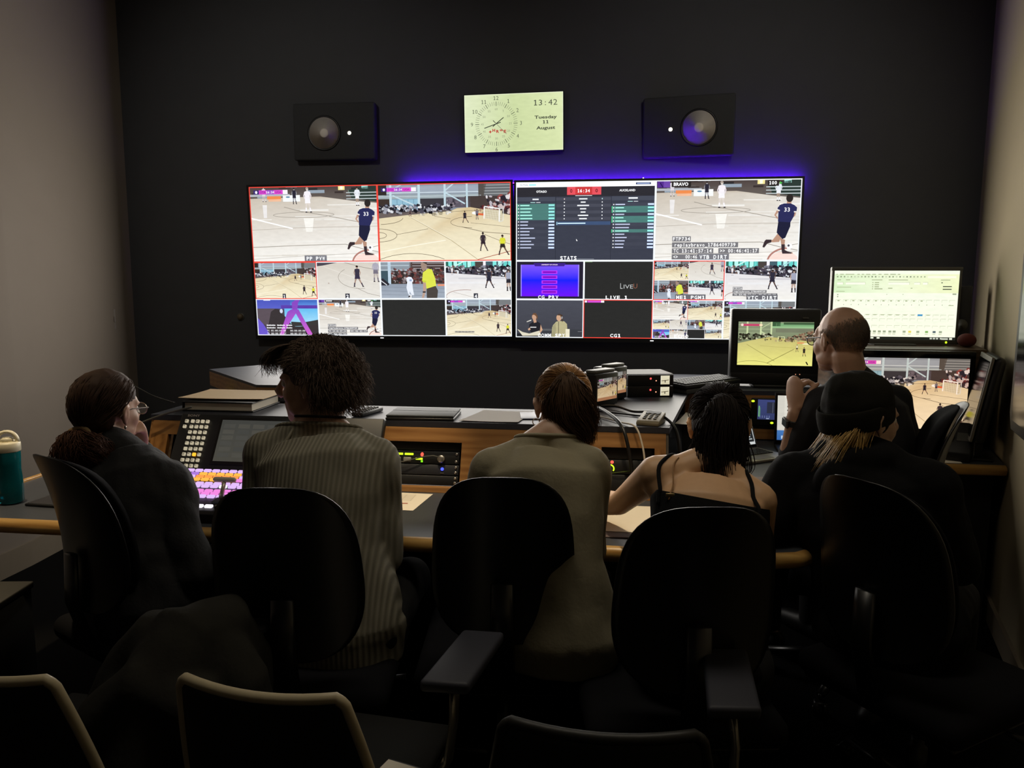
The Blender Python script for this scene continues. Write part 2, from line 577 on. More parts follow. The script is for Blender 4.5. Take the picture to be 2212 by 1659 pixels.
# a switch plate near the back-left corner and a round thermostat on the back wall
sw = empty('switch_plate', (-3.122, 4.53, 1.270), 0, 'slim pale switch plate low on left wall near dark back wall', 'switch')
MB().box((0.004, 0, 0), (0.008, 0.03, 0.13), bevel=0.003).build('plate', mat('switch_plastic', '9c938c', 0.5), sw)
MB().box((0.011, 0, 0), (0.006, 0.014, 0.035), bevel=0.002).build('rocker', mat('switch_plastic', '9c938c', 0.5), sw)
th = empty('thermostat', (-2.383, YB, 1.284), 0, 'small round beige knob on charcoal wall left of the video wall', 'wall control')
MB().lathe([(0.0001, 0.022), (0.015, 0.02), (0.019, 0.008), (0.019, 0)], M=Matrix.Rotation(PI / 2, 4, 'X')).build('dial', mat('beige_plastic', '6d5f48', 0.5), th)
MB().lathe([(0.024, 0.003), (0.026, 0.0)], M=Matrix.Rotation(PI / 2, 4, 'X')).build('back_plate', GREY_PL, th)

# ------------------------------------------------------------------ pictures shown on the screens
FLOOR_T, FLOOR_B = 'ddd0ae', 'efe7cc'
def person(p, x, y, h, shirt, shorts, skin='b08a70', lean=0.0, step=0.5, hair='2a221e', sleeves=None, lay=4, arms=True, socks=None):
    """a small standing or walking figure: head top at y, height h (v units), x is the hip centre; u is scaled by the sheet's aspect"""
    a, b, x1, y1 = p.box_
    k = (p.h * (y1 - b)) / (p.w * (x1 - a))
    def q(u, v): return (x + (u + lean * (0.5 - v) * 0.6) * h * k, y + v * h)
    P = lambda pts, c, l=lay: p.poly([q(*t) for t in pts], c, l)
    s = step * 0.16
    socks = socks or shorts
    P([(-0.03, 0.5), (0.075, 0.5), (0.06 + s * .9, 0.74), (0.05 + s * 1.8, 0.95), (0.0 + s * 1.8, 0.95), (0.0 + s * .8, 0.74)], skin)
    P([(-0.08, 0.5), (0.03, 0.5), (0.0 - s * .6, 0.74), (0.0 - s, 0.95), (-0.05 - s, 0.95), (-0.075 - s * .5, 0.74)], skin)
    P([(0.0 + s * 1.3, 0.80), (0.055 + s * 1.3, 0.80), (0.05 + s * 1.8, 0.95), (0.0 + s * 1.8, 0.95)], socks, lay + 1)
    P([(-0.06 - s * .8, 0.80), (-0.005 - s * .8, 0.80), (0.0 - s, 0.95), (-0.05 - s, 0.95)], socks, lay + 1)
    P([(s * 1.8 - 0.0, 0.945), (0.06 + s * 1.8, 0.945), (0.09 + s * 1.8, 0.99), (s * 1.8, 0.99)], '2b2528', lay + 1)
    P([(-0.05 - s, 0.945), (0.0 - s, 0.945), (0.03 - s, 0.99), (-0.07 - s, 0.99)], '2b2528', lay + 1)
    P([(-0.10, 0.44), (0.10, 0.44), (0.10 + s * .35, 0.63), (0.01, 0.62), (-0.10 - s * .25, 0.63)], shorts, lay + 1)
    P([(-0.12, 0.18), (-0.05, 0.155), (0.05, 0.155), (0.12, 0.18), (0.10, 0.47), (-0.10, 0.47)], shirt, lay + 1)
    if arms:
        P([(-0.12, 0.18), (-0.08, 0.22), (-0.13, 0.34), (-0.09, 0.46), (-0.12, 0.47), (-0.17, 0.34)], sleeves or skin)
        P([(0.12, 0.18), (0.08, 0.22), (0.13, 0.34), (0.10, 0.46), (0.13, 0.47), (0.17, 0.34)], sleeves or skin)
    P([(-0.025, 0.12), (0.025, 0.12), (0.03, 0.17), (-0.03, 0.17)], skin, lay)
    P([(0.055 * math.cos(t), 0.07 + 0.068 * math.sin(t)) for t in np.linspace(0, 2 * PI, 10)[:-1]], skin, lay + 1)
    P([(0.058 * math.cos(t) - 0.006, 0.06 + 0.06 * math.sin(t)) for t in np.linspace(PI * .9, 2.15 * PI, 8)], hair, lay + 2)

def crowd(p, x0, y0, x1, y1, n, cols, size=0.02, lay=3, seed=1, shape=None):
    r = random.Random(seed)
    a, b, X1, Y1 = p.box_
    k = (p.h * (Y1 - b)) / (p.w * (X1 - a))
    for i in range(n):
        x = r.uniform(x0, x1); y = r.uniform(y0, y1)
        if shape and not shape(x, y): continue
        s = size * r.uniform(0.5, 1.5)
        w = s * k * r.uniform(0.6, 1.8)
        c = r.choice(cols)
        p.poly([(x - w, y - s * .4), (x - w * .2, y - s), (x + w, y - s * .3), (x + w * .7, y + s), (x - w * .6, y + s * .8)], c, lay + r.randint(0, 1))

def score_bug(p, x0, y0, x1, y1, lay=6, words=True):
    w = x1 - x0; h = y1 - y0
    p.rect(x0, y0, x0 + w * .16, y1, '3c2f72', lay)
    p.disc(x0 + w * .08, (y0 + y1) / 2, w * .035, h * .35, 'f4f0ff', lay + 1)
    p.rect(x0 + w * .16, y0, x0 + w * .38, y1, 'd048c8', lay)
    p.rect(x0 + w * .38, y0, x0 + w * .60, y1, '9a4fc8', lay)
    p.rect(x0 + w * .60, y0, x0 + w * .86, y1, 'd84ccb', lay)
    p.rect(x0 + w * .86, y0, x1, y1, 'f3ecf6', lay)
    if words:
        p.text('OTA', x0 + w * .27, (y0 + y1) / 2, h * .5, '8a2f93', lay + 1, bold=0.02)
        p.text('16:34', x0 + w * .49, (y0 + y1) / 2, h * .55, 'ffffff', lay + 1, bold=0.02)
        p.text('UOA', x0 + w * .73, (y0 + y1) / 2, h * .5, '8a2f93', lay + 1, bold=0.02)

def wide_court(p, bug=True, small=False, warm=None):
    """a sports hall seen from a stand: steel frame, seats, timber floor, a goal and four figures"""
    R = p.rect
    R(0, 0, 1, .46, ['8d97a4', '7b8490'], 1)
    R(.0, 0, .07, .16, '332d2a', 2)
    R(.07, .03, .80, .10, '9aa5b3', 2); R(.07, .105, .80, .12, 'c3d0da', 2)
    R(.07, .125, .80, .16, '8f9aa6', 2)
    R(0, .14, .78, .20, '9ba7ac', 2); R(0, .155, .78, .165, 'b9c6cc', 3)
    p.poly([(.78, 0), (1, 0), (1, .18), (.80, .17)], '6c6f72', 2)
    for i in range(9): R(.80, .012 + i * .018, 1, .020 + i * .018, 'a2a6a8' if i % 2 else '5d6063', 3)
    p.poly([(.76, 0), (.82, 0), (.80, .17), (.76, .17)], '55504c', 3)
    R(0, .19, .10, .37, '3d332e', 3)
    R(.10, .19, .31, .33, '7ba0b4', 3)
    for i in range(5): R(.11 + i * .042, .20, .145 + i * .042, .26, '8fb8cc', 4)
    R(.31, .19, .52, .32, '3c3a40', 3); R(.52, .18, .70, .31, '5b5660', 3); R(.66, .17, 1, .42, '463c3a', 3)
    crowd(p, .52, .20, .64, .30, 14, ['6d6570', '8b828a', '3a3640'], .018, 4, 11)
    for x, w in ((.10, .018), (.315, .018), (.51, .016), (.675, .014)):
        p.poly([(x - w / 2, 0), (x + w / 2, 0), (x + w * .5, .32), (x - w * .5, .32)], 'bcd3dd', 5)
    p.line([(.115, .145), (.275, .27)], .018, 'bcd3dd', 5)
    p.line([(.515, .12), (.66, .265)], .018, 'bcd3dd', 5)
    p.line([(.515, .09), (.58, .0)], .016, 'bcd3dd', 5); p.line([(.115, .07), (.19, .0)], .016, 'b3c6d2', 5)
    # spectators along the far side and on the right stand
    R(0, .29, .09, .42, '3a3032', 4)
    crowd(p, .0, .27, .56, .40, 90 if small else 190, ['1f1d24', '2c2a33', '41404c', '5a5866', 'c9ccd3', '8e93a3', 'e8eaee', '30343f', '24232b', '1b1a20'], .019, 5, 3, lambda x, y: y < .42 - .12 * max(0, x - .3))
    crowd(p, .69, .15, 1.0, .40, 70 if small else 170, ['7a3a38', '8c4543', '5a2b2c', '3b2c30', '96504c', '2a2329', 'c9b7b4', '6b6770'], .022, 5, 5, lambda x, y: y > .42 - .9 * (x - .66))
    crowd(p, .82, .17, 1.0, .32, 16, ['d8d3d6', '2b2630', 'b6aeb6'], .022, 7, 9)
    # the floor
    p.poly([(0, .43), (.55, .355), (.60, .32), (.70, .31), (.82, .35), (1, .42), (1, 1), (0, 1)], [FLOOR_T, FLOOR_T, 'cdb78c', 'cdb78c', FLOOR_T, FLOOR_T, FLOOR_B, FLOOR_B], 6)
    p.poly([(0, .37), (.30, .36), (.54, .335), (.56, .345), (.30, .385), (0, .44)], '6a5f5c', 7)
    p.poly([(.02, .33), (.30, .345), (.30, .375), (.02, .40)], '413c42', 7)
    crowd(p, .02, .30, .55, .375, 60, ['24222a', 'd9dbe0', '4c4a55', '9b9da8', '17161c'], .018, 8, 21)
    ln = '6b5e4c'
    p.line([(.25, .43), (.38, .56), (.55, .73), (.75, .985)], .006, 'a79873', 7)
    p.line([(.25, .425), (.55, .72)], .006, 'f3ecd6', 8)
    p.line([(0, .88), (.25, .80), (.51, .73)], .009, 'f8f3e0', 8)
    p.line([(.14, .65), (.38, .58)], .005, ln, 7)
    p.arc(.0, .66, .14, .085, -PI / 2, PI / 2, .006, ln, 7); p.arc(0, .66, .06, .04, -PI / 2, PI / 2, .006, ln, 7)
    p.arc(.02, .43, .17, .085, 0.05, PI / 2, .006, ln, 7)
    p.arc(.25, 1.30, .42, .40, -PI * .80, -PI * .30, .006, ln, 7)
    p.arc(.74, .50, .19, .075, PI * .55, PI * 1.45, .005, ln, 7); p.line([(.63, .56), (.80, .63), (1, .66)], .006, ln, 7)
    p.line([(.55, .365), (.80, .345)], .004, ln, 7); p.line([(.80, .66), (.94, .76), (1, .79)], .005, ln, 7)
    p.line([(.43, .42), (.55, .455)], .004, ln, 7); p.line([(.70, .51), (1, .57)], .004, ln, 7)
    p.line([(.75, .985), (1, .875)], .008, 'a8503e', 8)
    # the goal
    p.poly([(.80, .325), (.935, .36), (.935, .50), (.81, .455)], 'c9c0a4', 7)
    for i in range(7): p.line([(.80 + i * .02, .335 + i * .005), (.815 + i * .02, .46 + i * .006)], .003, 'e3dcc8', 8)
    for i in range(5): p.line([(.80, .35 + i * .025), (.93, .38 + i * .027)], .003, 'e3dcc8', 8)
    p.line([(.80, .46), (.803, .305), (.915, .335), (.912, .50)], .015, 'f2f2ee', 9)
    p.line([(.915, .335), (.945, .33), (.94, .49), (.912, .50)], .008, 'd9dcd8', 9)
    p.poly([(.745, .385), (.80, .395), (.80, .42), (.745, .41)], 'd9673f', 8)
    p.disc(.735, .385, .025, .02, 'f1f3f0', 8)
    person(p, .657, .355, .155, '2a2530', '2a2530', '8d6c5c', 0, .9, lay=9)
    person(p, .748, .335, .135, '6e6a78', '3d3a48', '9b8272', 0, .3, lay=9)
    person(p, .79, .63, .245, '3a3038', '33282f', '5a4a48', 0, .7, lay=9, socks='4a3f44')
    person(p, .935, .665, .265, 'd6d838', '2f2826', '6a5044', 0, .9, lay=9, socks='3b2c30', sleeves='c9c24a')
    person(p, .245, .33, .09, '3a2f38', '2a2530', lay=9)
    if bug: score_bug(p, .03, .045, .295, .095, 10, not small)

def player33(p, bug='pp', small=False):
    """a close run down the court: number 33 in navy with the ball"""
    R = p.rect
    R(0, 0, 1, .28, ['4b403e', '6f6862'], 1)
    r = random.Random(4)
    for i in range(26):
        x = r.uniform(0, 1); y = r.uniform(.0, .15); w = r.uniform(.05, .16)
        R(x, y, x + w, y + r.uniform(.01, .04), r.choice(['3a3130', '5b5553', '7c7f86', '8b4a48', '93a0ad', '2e2b2d', '6c7f72']), 2)
    R(.70, .0, .75, .06, 'f2e39a', 3); R(.715, .0, .735, .055, 'fffbe0', 4); R(.88, .0, .93, .05, '9fd8cf', 3)
    p.poly([(.78, .06), (1, .0), (1, .22), (.80, .17)], '2d3a35', 3)
    for y in (.09, .13, .17): R(.76, y, 1, y + .012, 'b8c2c4', 4)
    R(.0, .10, .32, .13, 'b0b4bb', 3)
    p.poly([(0, .155), (.30, .145), (.56, .14), (.80, .20), (1, .235), (1, 1), (0, 1)],
           ['c6bcae', 'c6bcae', 'c2b6a6', 'd6d0c6', 'dcd8d1', 'f4f2ee', 'efede8'], 4)
    for i in range(34):
        x = r.uniform(-.1, .9); y = r.uniform(.24, .98); w = r.uniform(.15, .5)
        R(x, y, x + w, y + r.uniform(.006, .02), r.choice(['e2dfd8', 'eceae5', 'dad5cc', 'e6e3dd', 'd8d4cc']), 5)
    R(.14, .125, .25, .165, 'e98a4e', 6); R(.15, .165, .25, .195, 'eab795', 6)
    R(.265, .115, .40, .20, 'eef0f0', 6); p.disc(.305, .14, .017, .010, '5b86a6', 7)
    # motion-soft background players
    person(p, .355, .02, .215, '2b2936', '2b2936', '9a9aa0', 0, .3, lay=7)
    person(p, .115, .0, .20, 'e7e3ea', 'd5cfd8', 'bfb4ae', 0, .3, lay=7)
    person(p, .458, .015, .335, 'efeaf0', 'f2f0f4', 'd8cfc8', 0, .3, 'a89a90', lay=8, sleeves='e3dade')
    person(p, .845, .02, .25, 'dfe4ec', 'e9ebf0', 'a38f7f', 0, .1, lay=8, sleeves='e4e8ee')
    p.poly([(.42, .42), (.50, .42), (.485, .60), (.435, .60)], 'f1efe9', 6)
    p.poly([(.10, .24), (.135, .24), (.13, .41), (.105, .41)], 'e6e3e2', 6)
    ln = '9b948a'
    p.arc(.42, .375, .24, .035, 0, 2 * PI, .006, ln, 6, 24); p.line([(.27, .27), (.40, .33), (.60, .39), (.84, .475)], .008, ln, 6)
    p.line([(0, .57), (.35, .545), (1, .535)], .006, 'b4aca2', 6); p.line([(0, .80), (.45, .775), (.74, .77), (.88, .835), (1, .875)], .008, ln, 6)
    p.line([(.88, .835), (1, .79)], .007, ln, 6)
    p.line([(0, .41), (.33, .555)], .016, 'fbfbf9', 7)
    p.line([(0, .96), (.5, .91), (1, .885)], .006, 'b9b3ab', 6)
    p.arc(.93, 1.02, .14, .175, PI * .98, PI * 1.5, .022, 'b07a70', 7, 16)
    p.disc(.90, .99, .10, .10, 'f3d9d0', 6)
    # the runner
    N, D = '2c2e58', '22233a'
    P = lambda pts, c, l=9: p.poly(pts, c, l)
    P([(.87, .72), (.905, .745), (.90, .86), (.925, .89), (.96, .90), (.96, .915), (.895, .915), (.885, .86), (.88, .80)], 'b08a76')
    P([(.855, .66), (.885, .68), (.865, .77), (.82, .775), (.80, .765), (.775, .80), (.765, .835), (.755, .83), (.765, .76), (.775, .745), (.82, .745)], 'b8917c')
    P([(.775, .74), (.812, .742), (.812, .775), (.785, .79), (.765, .84), (.752, .832), (.765, .76)], '3b3034', 10)
    P([(.88, .80), (.905, .80), (.905, .87), (.93, .89), (.955, .90), (.95, .915), (.89, .915), (.884, .87)], '3b2f34', 10)
    P([(.855, .47), (.935, .50), (.935, .58), (.905, .72), (.885, .735), (.845, .655)], D, 10)
    P([(.855, .32), (.885, .30), (.93, .30), (.955, .32), (.968, .34), (.955, .46), (.935, .53), (.85, .52), (.85, .40)], N, 11)
    P([(.87, .305), (.845, .345), (.842, .37), (.86, .39)], N, 11); P([(.955, .32), (.975, .35), (.972, .40), (.955, .405)], N, 11)
    P([(.842, .37), (.86, .385), (.835, .44), (.850, .475), (.845, .49), (.823, .44)], 'b8917c', 10)
    P([(.957, .40), (.972, .40), (.965, .45), (.937, .495), (.93, .485), (.95, .44)], 'b8917c', 10)
    P([(.84, .365), (.86, .38), (.857, .395), (.837, .38)], 'e9e6e4', 12); P([(.955, .395), (.972, .395), (.971, .41), (.955, .41)], 'e9e6e4', 12)
    P([(.905, .27), (.935, .27), (.935, .305), (.903, .305)], 'b8917c', 10)
    p.disc(.922, .235, .024, .05, '2e2927', 11)
    p.text('33', .908, .375, .05, 'f5f5f8', 13, bold=.02)
    p.disc(.935, .825, .020, .038, 'f2f3f5', 9); p.disc(.93, .815, .008, .015, '55535c', 10)
    if bug == 'pp': score_bug(p, .035, .045, .305, .10, 14, not small)
    if bug in ('bravo', 'mini'):
        R(.01, .01, .055, .09, '55308e', 13); R(.055, .01, .10, .09, '6d48a6', 13); p.line([(.03, .03), (.05, .085)], .012, '2c1a5a', 14)
        R(.11, .015, .245, .085, '2c2726', 13); R(.77, .015, .845, .085, '2c2726', 13)
        if bug == 'bravo':
            p.text('BRAVO', .175, .05, .042, 'ffffff', 14, bold=.03); p.text('100', .805, .048, .042, 'ffffff', 14, bold=.03)
        else:
            R(.125, .04, .225, .065, 'f0f0f0', 14); R(.785, .035, .835, .06, 'f0f0f0', 14)
        p.poly([(.85, .03), (.868, .05), (.85, .07)], '4fc04f', 14)

def cam_two(p):
    p.rect(0, 0, 1, 1, ['cfc8bd', 'e2dfd8'], 1)
    p.poly([(0, 0), (.40, 0), (.10, .10), (0, .12)], '4a4650', 2)
    ln = '8d857b'
    p.line([(.12, .13), (.55, .40), (1, .60)], .010, 'e6e2da', 3); p.line([(.40, 0), (.70, .14), (1, .24)], .012, ln, 3)
    p.arc(.70, .42, .36, .30, PI * .45, PI * 1.25, .010, ln, 3); p.line([(.62, .70), (.80, .85), (1, .93)], .010, ln, 3)
    p.disc(.185, .575, .012, .018, 'b9a9a0', 3)
    person(p, .64, .10, .58, '3a3545', '3a3348', 'a58a7c', 0, .8, lay=4)
    person(p, .93, -.05, .60, 'a9a6b4', '75707e', 'b3a9a4', 0, .3, lay=4, sleeves='aaa7b4')

def cam_three(p):
    p.rect(0, 0, .48, .60, ['8f99a3', '7d8690'], 1)
    for y in (.10, .22): p.rect(0, y, .45, y + .025, 'b4c2cb', 2)
    p.rect(0, .25, .16, .60, '3f5560', 2); p.rect(.16, .26, .5, .60, '3a332f', 2)
    p.rect(.46, 0, 1, .60, '54433f', 1)
    for i in range(6): p.rect(.50, .01 + i * .035, 1, .025 + i * .035, 'b0adb2' if i % 2 else '443b3c', 2)
    crowd(p, .17, .2, 1, .58, 230, ['6d3b38', '7d4643', '3a3031', '524a50', '8e8487', '2b2628', 'a59c9d', '3a2d2e', '5a3532'], .030, 3, 8)
    p.rect(.12, 0, .165, .63, 'b9cddd', 5)
    p.rect(0, .60, 1, 1, ['8d97a6', 'a3adba'], 6)
    for y in (.68, .78, .88): p.line([(0, y), (1, y + .05)], .01, '7e8794', 7)
    p.poly([(0, .48), (.04, .45), (.14, .60), (.12, .64), (0, .64)], '2c2b33', 7); p.line([(0, .50), (.10, .63)], .02, 'e4e8ee', 8)
    p.rect(.88, .61, 1, .66, 'e09070', 7)
    # white player
    P = lambda pts, c, l=8: p.poly(pts, c, l)
    P([(.40, .44), (.44, .41), (.48, .42), (.51, .50), (.50, .56), (.49, .54), (.50, .74), (.515, .90), (.48, .90), (.45, .80), (.44, .92), (.42, .84), (.40, .70), (.415, .56)], 'e3e9f4')
    p.rect(.45, .48, .485, .53, '8fa0c4', 9)
    p.disc(.455, .94, .03, .03, '2e2a2c', 9)
    # referee in yellow
    P([(.66, .30), (.74, .20), (.80, .22), (.845, .45), (.86, .66), (.80, .72), (.71, .74), (.70, .58), (.645, .52)], 'd7de4f', 10)
    P([(.64, .50), (.71, .52), (.70, .57), (.66, .56)], 'c5cb45', 11)
    P([(.66, .55), (.705, .56), (.70, .78), (.665, .98), (.635, .98), (.655, .78)], 'b79a8a', 10); p.rect(.65, .80, .695, .835, '2b2a30', 11)
    P([(.71, .73), (.85, .655), (.885, .78), (.87, 1), (.71, 1)], '4a4440', 11)
    P([(.63, .10), (.645, .02), (.70, .01), (.725, .08), (.72, .19), (.67, .28), (.645, .22)], '9c8679', 10); P([(.645, .02), (.72, .0), (.73, .10), (.69, .06)], '4a403a', 11)

def cam_four(p, label=True):
    p.rect(0, 0, 1, .4, '3c3a44', 1)
    p.rect(0, 0, .55, .20, '2f6a5a', 2)
    for i, x in enumerate((.05, .13, .20, .27, .34, .40, .72, .80, .88, .95)): p.rect(x, .02, x + .055, .17, ['7fe3dc', 'b5f2ea', '66cfc8'][i % 3], 3)
    p.line([(.13, .16), (.30, .0)], .03, 'c9f3ee', 4); p.line([(.70, .22), (.90, .03)], .03, '9fd0d8', 4)
    p.rect(.44, .03, .58, .34, '4a4340', 3); p.rect(.575, .0, .615, .34, 'ece9f2', 5); p.rect(.62, .03, 1, .22, '44606a', 2)
    crowd(p, 0, .14, 1, .42, 300, ['24222b', '3a3844', '5c5a66', '8d8f9c', 'd9dce2', '17171d', '4d4450', '735c55', '24222b', '17171d'], .028, 6, 14, lambda x, y: y < .30 + .12 * x)
    p.poly([(0, .31), (.4, .36), (1, .44), (1, 1), (0, 1)], ['dcdade', 'dfdde0', 'e2e1e3', 'eceae4', 'eae7e2'], 8)
    p.rect(.05, .55, .8, .60, 'e6e6e8', 9); p.rect(.2, .44, .9, .48, 'cccbd0', 9)
    p.arc(.30, .93, .29, .17, PI * .75, PI * 1.6, .014, 'a5857c', 9); p.line([(.12, .82), (.45, .97)], .008, 'a59c92', 9)
    person(p, .105, .16, .21, 'e9e7ec', 'dedce2', 'b8a59a', 0, .2, lay=10)
    person(p, .66, .22, .50, '30303f', '2f2c3a', '5a4640', .05, .8, lay=10)
    person(p, .955, .22, .58, '9fa3b6', '2c2a33', 'b79f92', 0, .2, lay=10)
    p.disc(.74, .62, .012, .018, 'c9c4c0', 9)

def graphic_x(p):
    p.rect(0, 0, 1, .28, ['4a55b8', '5a62c4'], 1); p.rect(.55, .0, 1, .18, ['3556b0', '5b8bd8'], 2)
    p.rect(.40, .17, 1, .26, '5b3fa6', 3)
    p.rect(0, .26, 1, 1, '4a4350', 1); p.rect(.45, .26, 1, .75, ['62b7ea', 'a8dcf2'], 2)
    p.poly([(.0, .26), (.3, .26), (.22, .5), (.18, .75), (0, .60)], '5b5058', 3)
    p.poly([(.18, .70), (.23, .35), (.30, .27), (.36, .28), (.42, .42), (.50, .55), (.55, .70), (.62, .76), (1, .70), (1, 1), (.15, 1)], '3a3436', 4)
    p.poly([(.55, .62), (.75, .64), (.88, .60), (1, .56), (1, .72), (.55, .75)], '3a3838', 4)
    p.disc(.40, .33, .025, .06, 'cfd6ea', 5)
    p.poly([(0, .50), (.10, .70), (.20, 1), (0, 1)], '6a58c8', 5)
    c = ['8d4cc0', '8d4cc0', 'c85ccc', 'c85ccc']
    p.poly([(.50, .35), (.565, .28), (.67, .28), (.66, .35), (.53, .80), (.44, .98), (.38, .98)][:3] + [(.66, .33), (.50, .72), (.41, 1), (.35, 1)], ['8d4cc0', '8d4cc0', '8d4cc0', '9a50c4', 'b258c8', 'c85ccc', 'c85ccc'], 6)
    p.poly([(.60, .28), (.68, .28), (.78, .62), (.90, 1), (.82, 1), (.68, .55)], ['8d4cc0', '8d4cc0', 'ac58c8', 'cf62cc', 'cf62cc', 'a455c4'], 7)
    p.poly([(.575, .10), (.66, .0), (.72, .0), (.68, .10), (.66, .28), (.58, .28)], '8648bc', 6)
    p.rect(.12, .02, .23, .045, 'd8d8ee', 8)
    for y in (.72, .79):
        for x0, x1 in ((.15, .30), (.32, .46), (.47, .57)):
            for i in range(int((x1 - x0) / .016)): p.rect(x0 + i * .016, y - .018 + .004 * (i % 3), x0 + i * .016 + .012, y + .018, 'f2f2f6', 8)
    p.text('TC 01:00:03:06   00:00:00:00', .46, .87, .045, 'f2f2f6', 8, wid=.62, bold=.02)
    p.text('TD 00:00:17:17   00:01:17:13', .46, .95, .045, 'f2f2f6', 8, wid=.62, bold=.02)

def stats_page(p):
    R = p.rect
    R(0, 0, 1, 1, ['3a3d4a', '3c3f4c'], 1)
    R(0, 0, 1, .065, 'f7fafc', 2); p.text('FUTSAL', .06, .035, .02, '8a93a0', 3, wid=.06); R(.095, .025, .145, .045, 'a9ecf2', 3)
    R(.86, .02, .965, .045, '3c4668', 3); R(.868, .026, .957, .039, '9fb0d8', 4)
    R(0, .065, 1, .185, '2e2d33', 2)
    R(.37, .065, .43, .165, 'e2525c', 3); R(.43, .065, .55, .165, 'c93a3c', 3); R(.55, .065, .615, .165, 'e2525c', 3)
    p.text('0', .40, .115, .045, '3a1015', 4, bold=.01); p.text('16:34', .49, .115, .042, 'ffffff', 4, bold=.02); p.text('0', .582, .115, .045, '3a1015', 4, bold=.01)
    p.text('OTAGO', .185, .12, .028, 'f2f4f6', 4, bold=.04); p.text('AUCKLAND', .80, .115, .028, 'f2f4f6', 4, bold=.04)
    R(.43, .172, .55, .18, 'd9dde2', 4)
    R(0, .19, .285, .24, '474b58', 2); R(.69, .19, 1, .24, '474b58', 2)
    R(.12, .208, .165, .225, 'e8ecf0', 3); R(.81, .203, .875, .222, 'e8ecf0', 3)
    R(.105, .252, .14, .26, 'b9e8e4', 3); R(.147, .252, .178, .26, 'd8dde2', 3); R(.805, .25, .84, .258, 'b9e8e4', 3); R(.847, .25, .878, .258, 'd8dde2', 3)
    R(.288, .185, .29, 1, '24262e', 2); R(.688, .185, .69, 1, '24262e', 2)
    def rows(x0, x1, y0, hot, n, seed):
        r = random.Random(seed)
        for i in range(n):
            y = y0 + i * .0415
            if i in hot:
                R(x0, y, x1, y + .041, '4d7b76', 2); R(x0, y, x0 + .006, y + .041, '57d08f', 3)
                a, b = 'aef5e6', '9ceee6'
            else:
                R(x0, y, x1, y + .041, '3e414e' if i % 2 else '424552', 2); a, b = 'c3cbe6', 'cfe0f6'
            R(x0 + .01, y + .014, x0 + .018, y + .028, 'f0f2f4', 4)
            R(x0 + .026, y + .014, x0 + .026 + r.uniform(.055, .11), y + .028, a, 3)
            R(x1 - .048, y + .009, x1 - .005, y + .031, b, 3); R(x1 - .048, y + .031, x1 - .005, y + .036, '2c3f78', 3)
    rows(.004, .285, .272, {0, 1, 2, 3, 4}, 14, 3)
    rows(.692, .996, .270, {1, 2, 4, 5, 8}, 14, 4)
    for i, w in enumerate((.06, .035, .085, .045, .035, .075, .055)):
        y = .215 + i * .0415
        R(.292, y - .018, .685, y + .02, '484a56' if i % 2 == 0 else '3d3f4a', 2)
        R(.487 - w / 2, y - .007, .487 + w / 2, y + .009, 'eceff2', 3); R(.348, y - .006, .355, y + .008, 'e6c9cc' if i == 0 else 'eceff2', 3); R(.620, y - .006, .627, y + .008, 'b9e6e8' if i == 0 else 'eceff2', 3)
    R(.292, .50, .685, .545, '3f5274', 2); R(.296, .503, .301, .542, 'a9d6ea', 3); R(.305, .515, .505, .53, 'c6e2ee', 3)
    p.poly([(.44, .72), (.45, .745), (.445, .75), (.44, .74)], 'ffffff', 3)
    R(.45, .975, .57, .98, '9aa0ac', 3)

def title_card(p):
    p.rect(0, 0, 1, 1, '262232', 1)
    p.poly([(.07, .10), (.93, .10), (.93, .50), (.07, .50)], ['7a55ff', '7a55ff', '1a22f8', '1a22f8'], 2)
    p.poly([(.07, .50), (.93, .50), (.93, .92), (.07, .92)], ['1a22f8', '1a22f8', '6a18f0', '6a18f0'], 2)
    for x0, x1, c in ((.07, .085, '9a86ff'), (.915, .93, '9a86ff')): p.rect(x0, .10, x1, .92, c, 3)
    p.poly([(.26, .06), (.73, .06), (.71, .14), (.28, .14)], '3d2486', 3)
    p.text('UNIVERSITY OF OTAGO', .495, .10, .03, 'f0d8f4', 4, bold=.03, wid=.24)
    for i in range(5):
        y = .25 + i * .128
        p.rect(.38, y, .61, y + .085, 'c03cf0', 3); p.rect(.395, y + .018, .595, y + .067, '8a14c8', 4)
        p.rect(.41, y + .035, .58, y + .05, '6a10b0', 5)

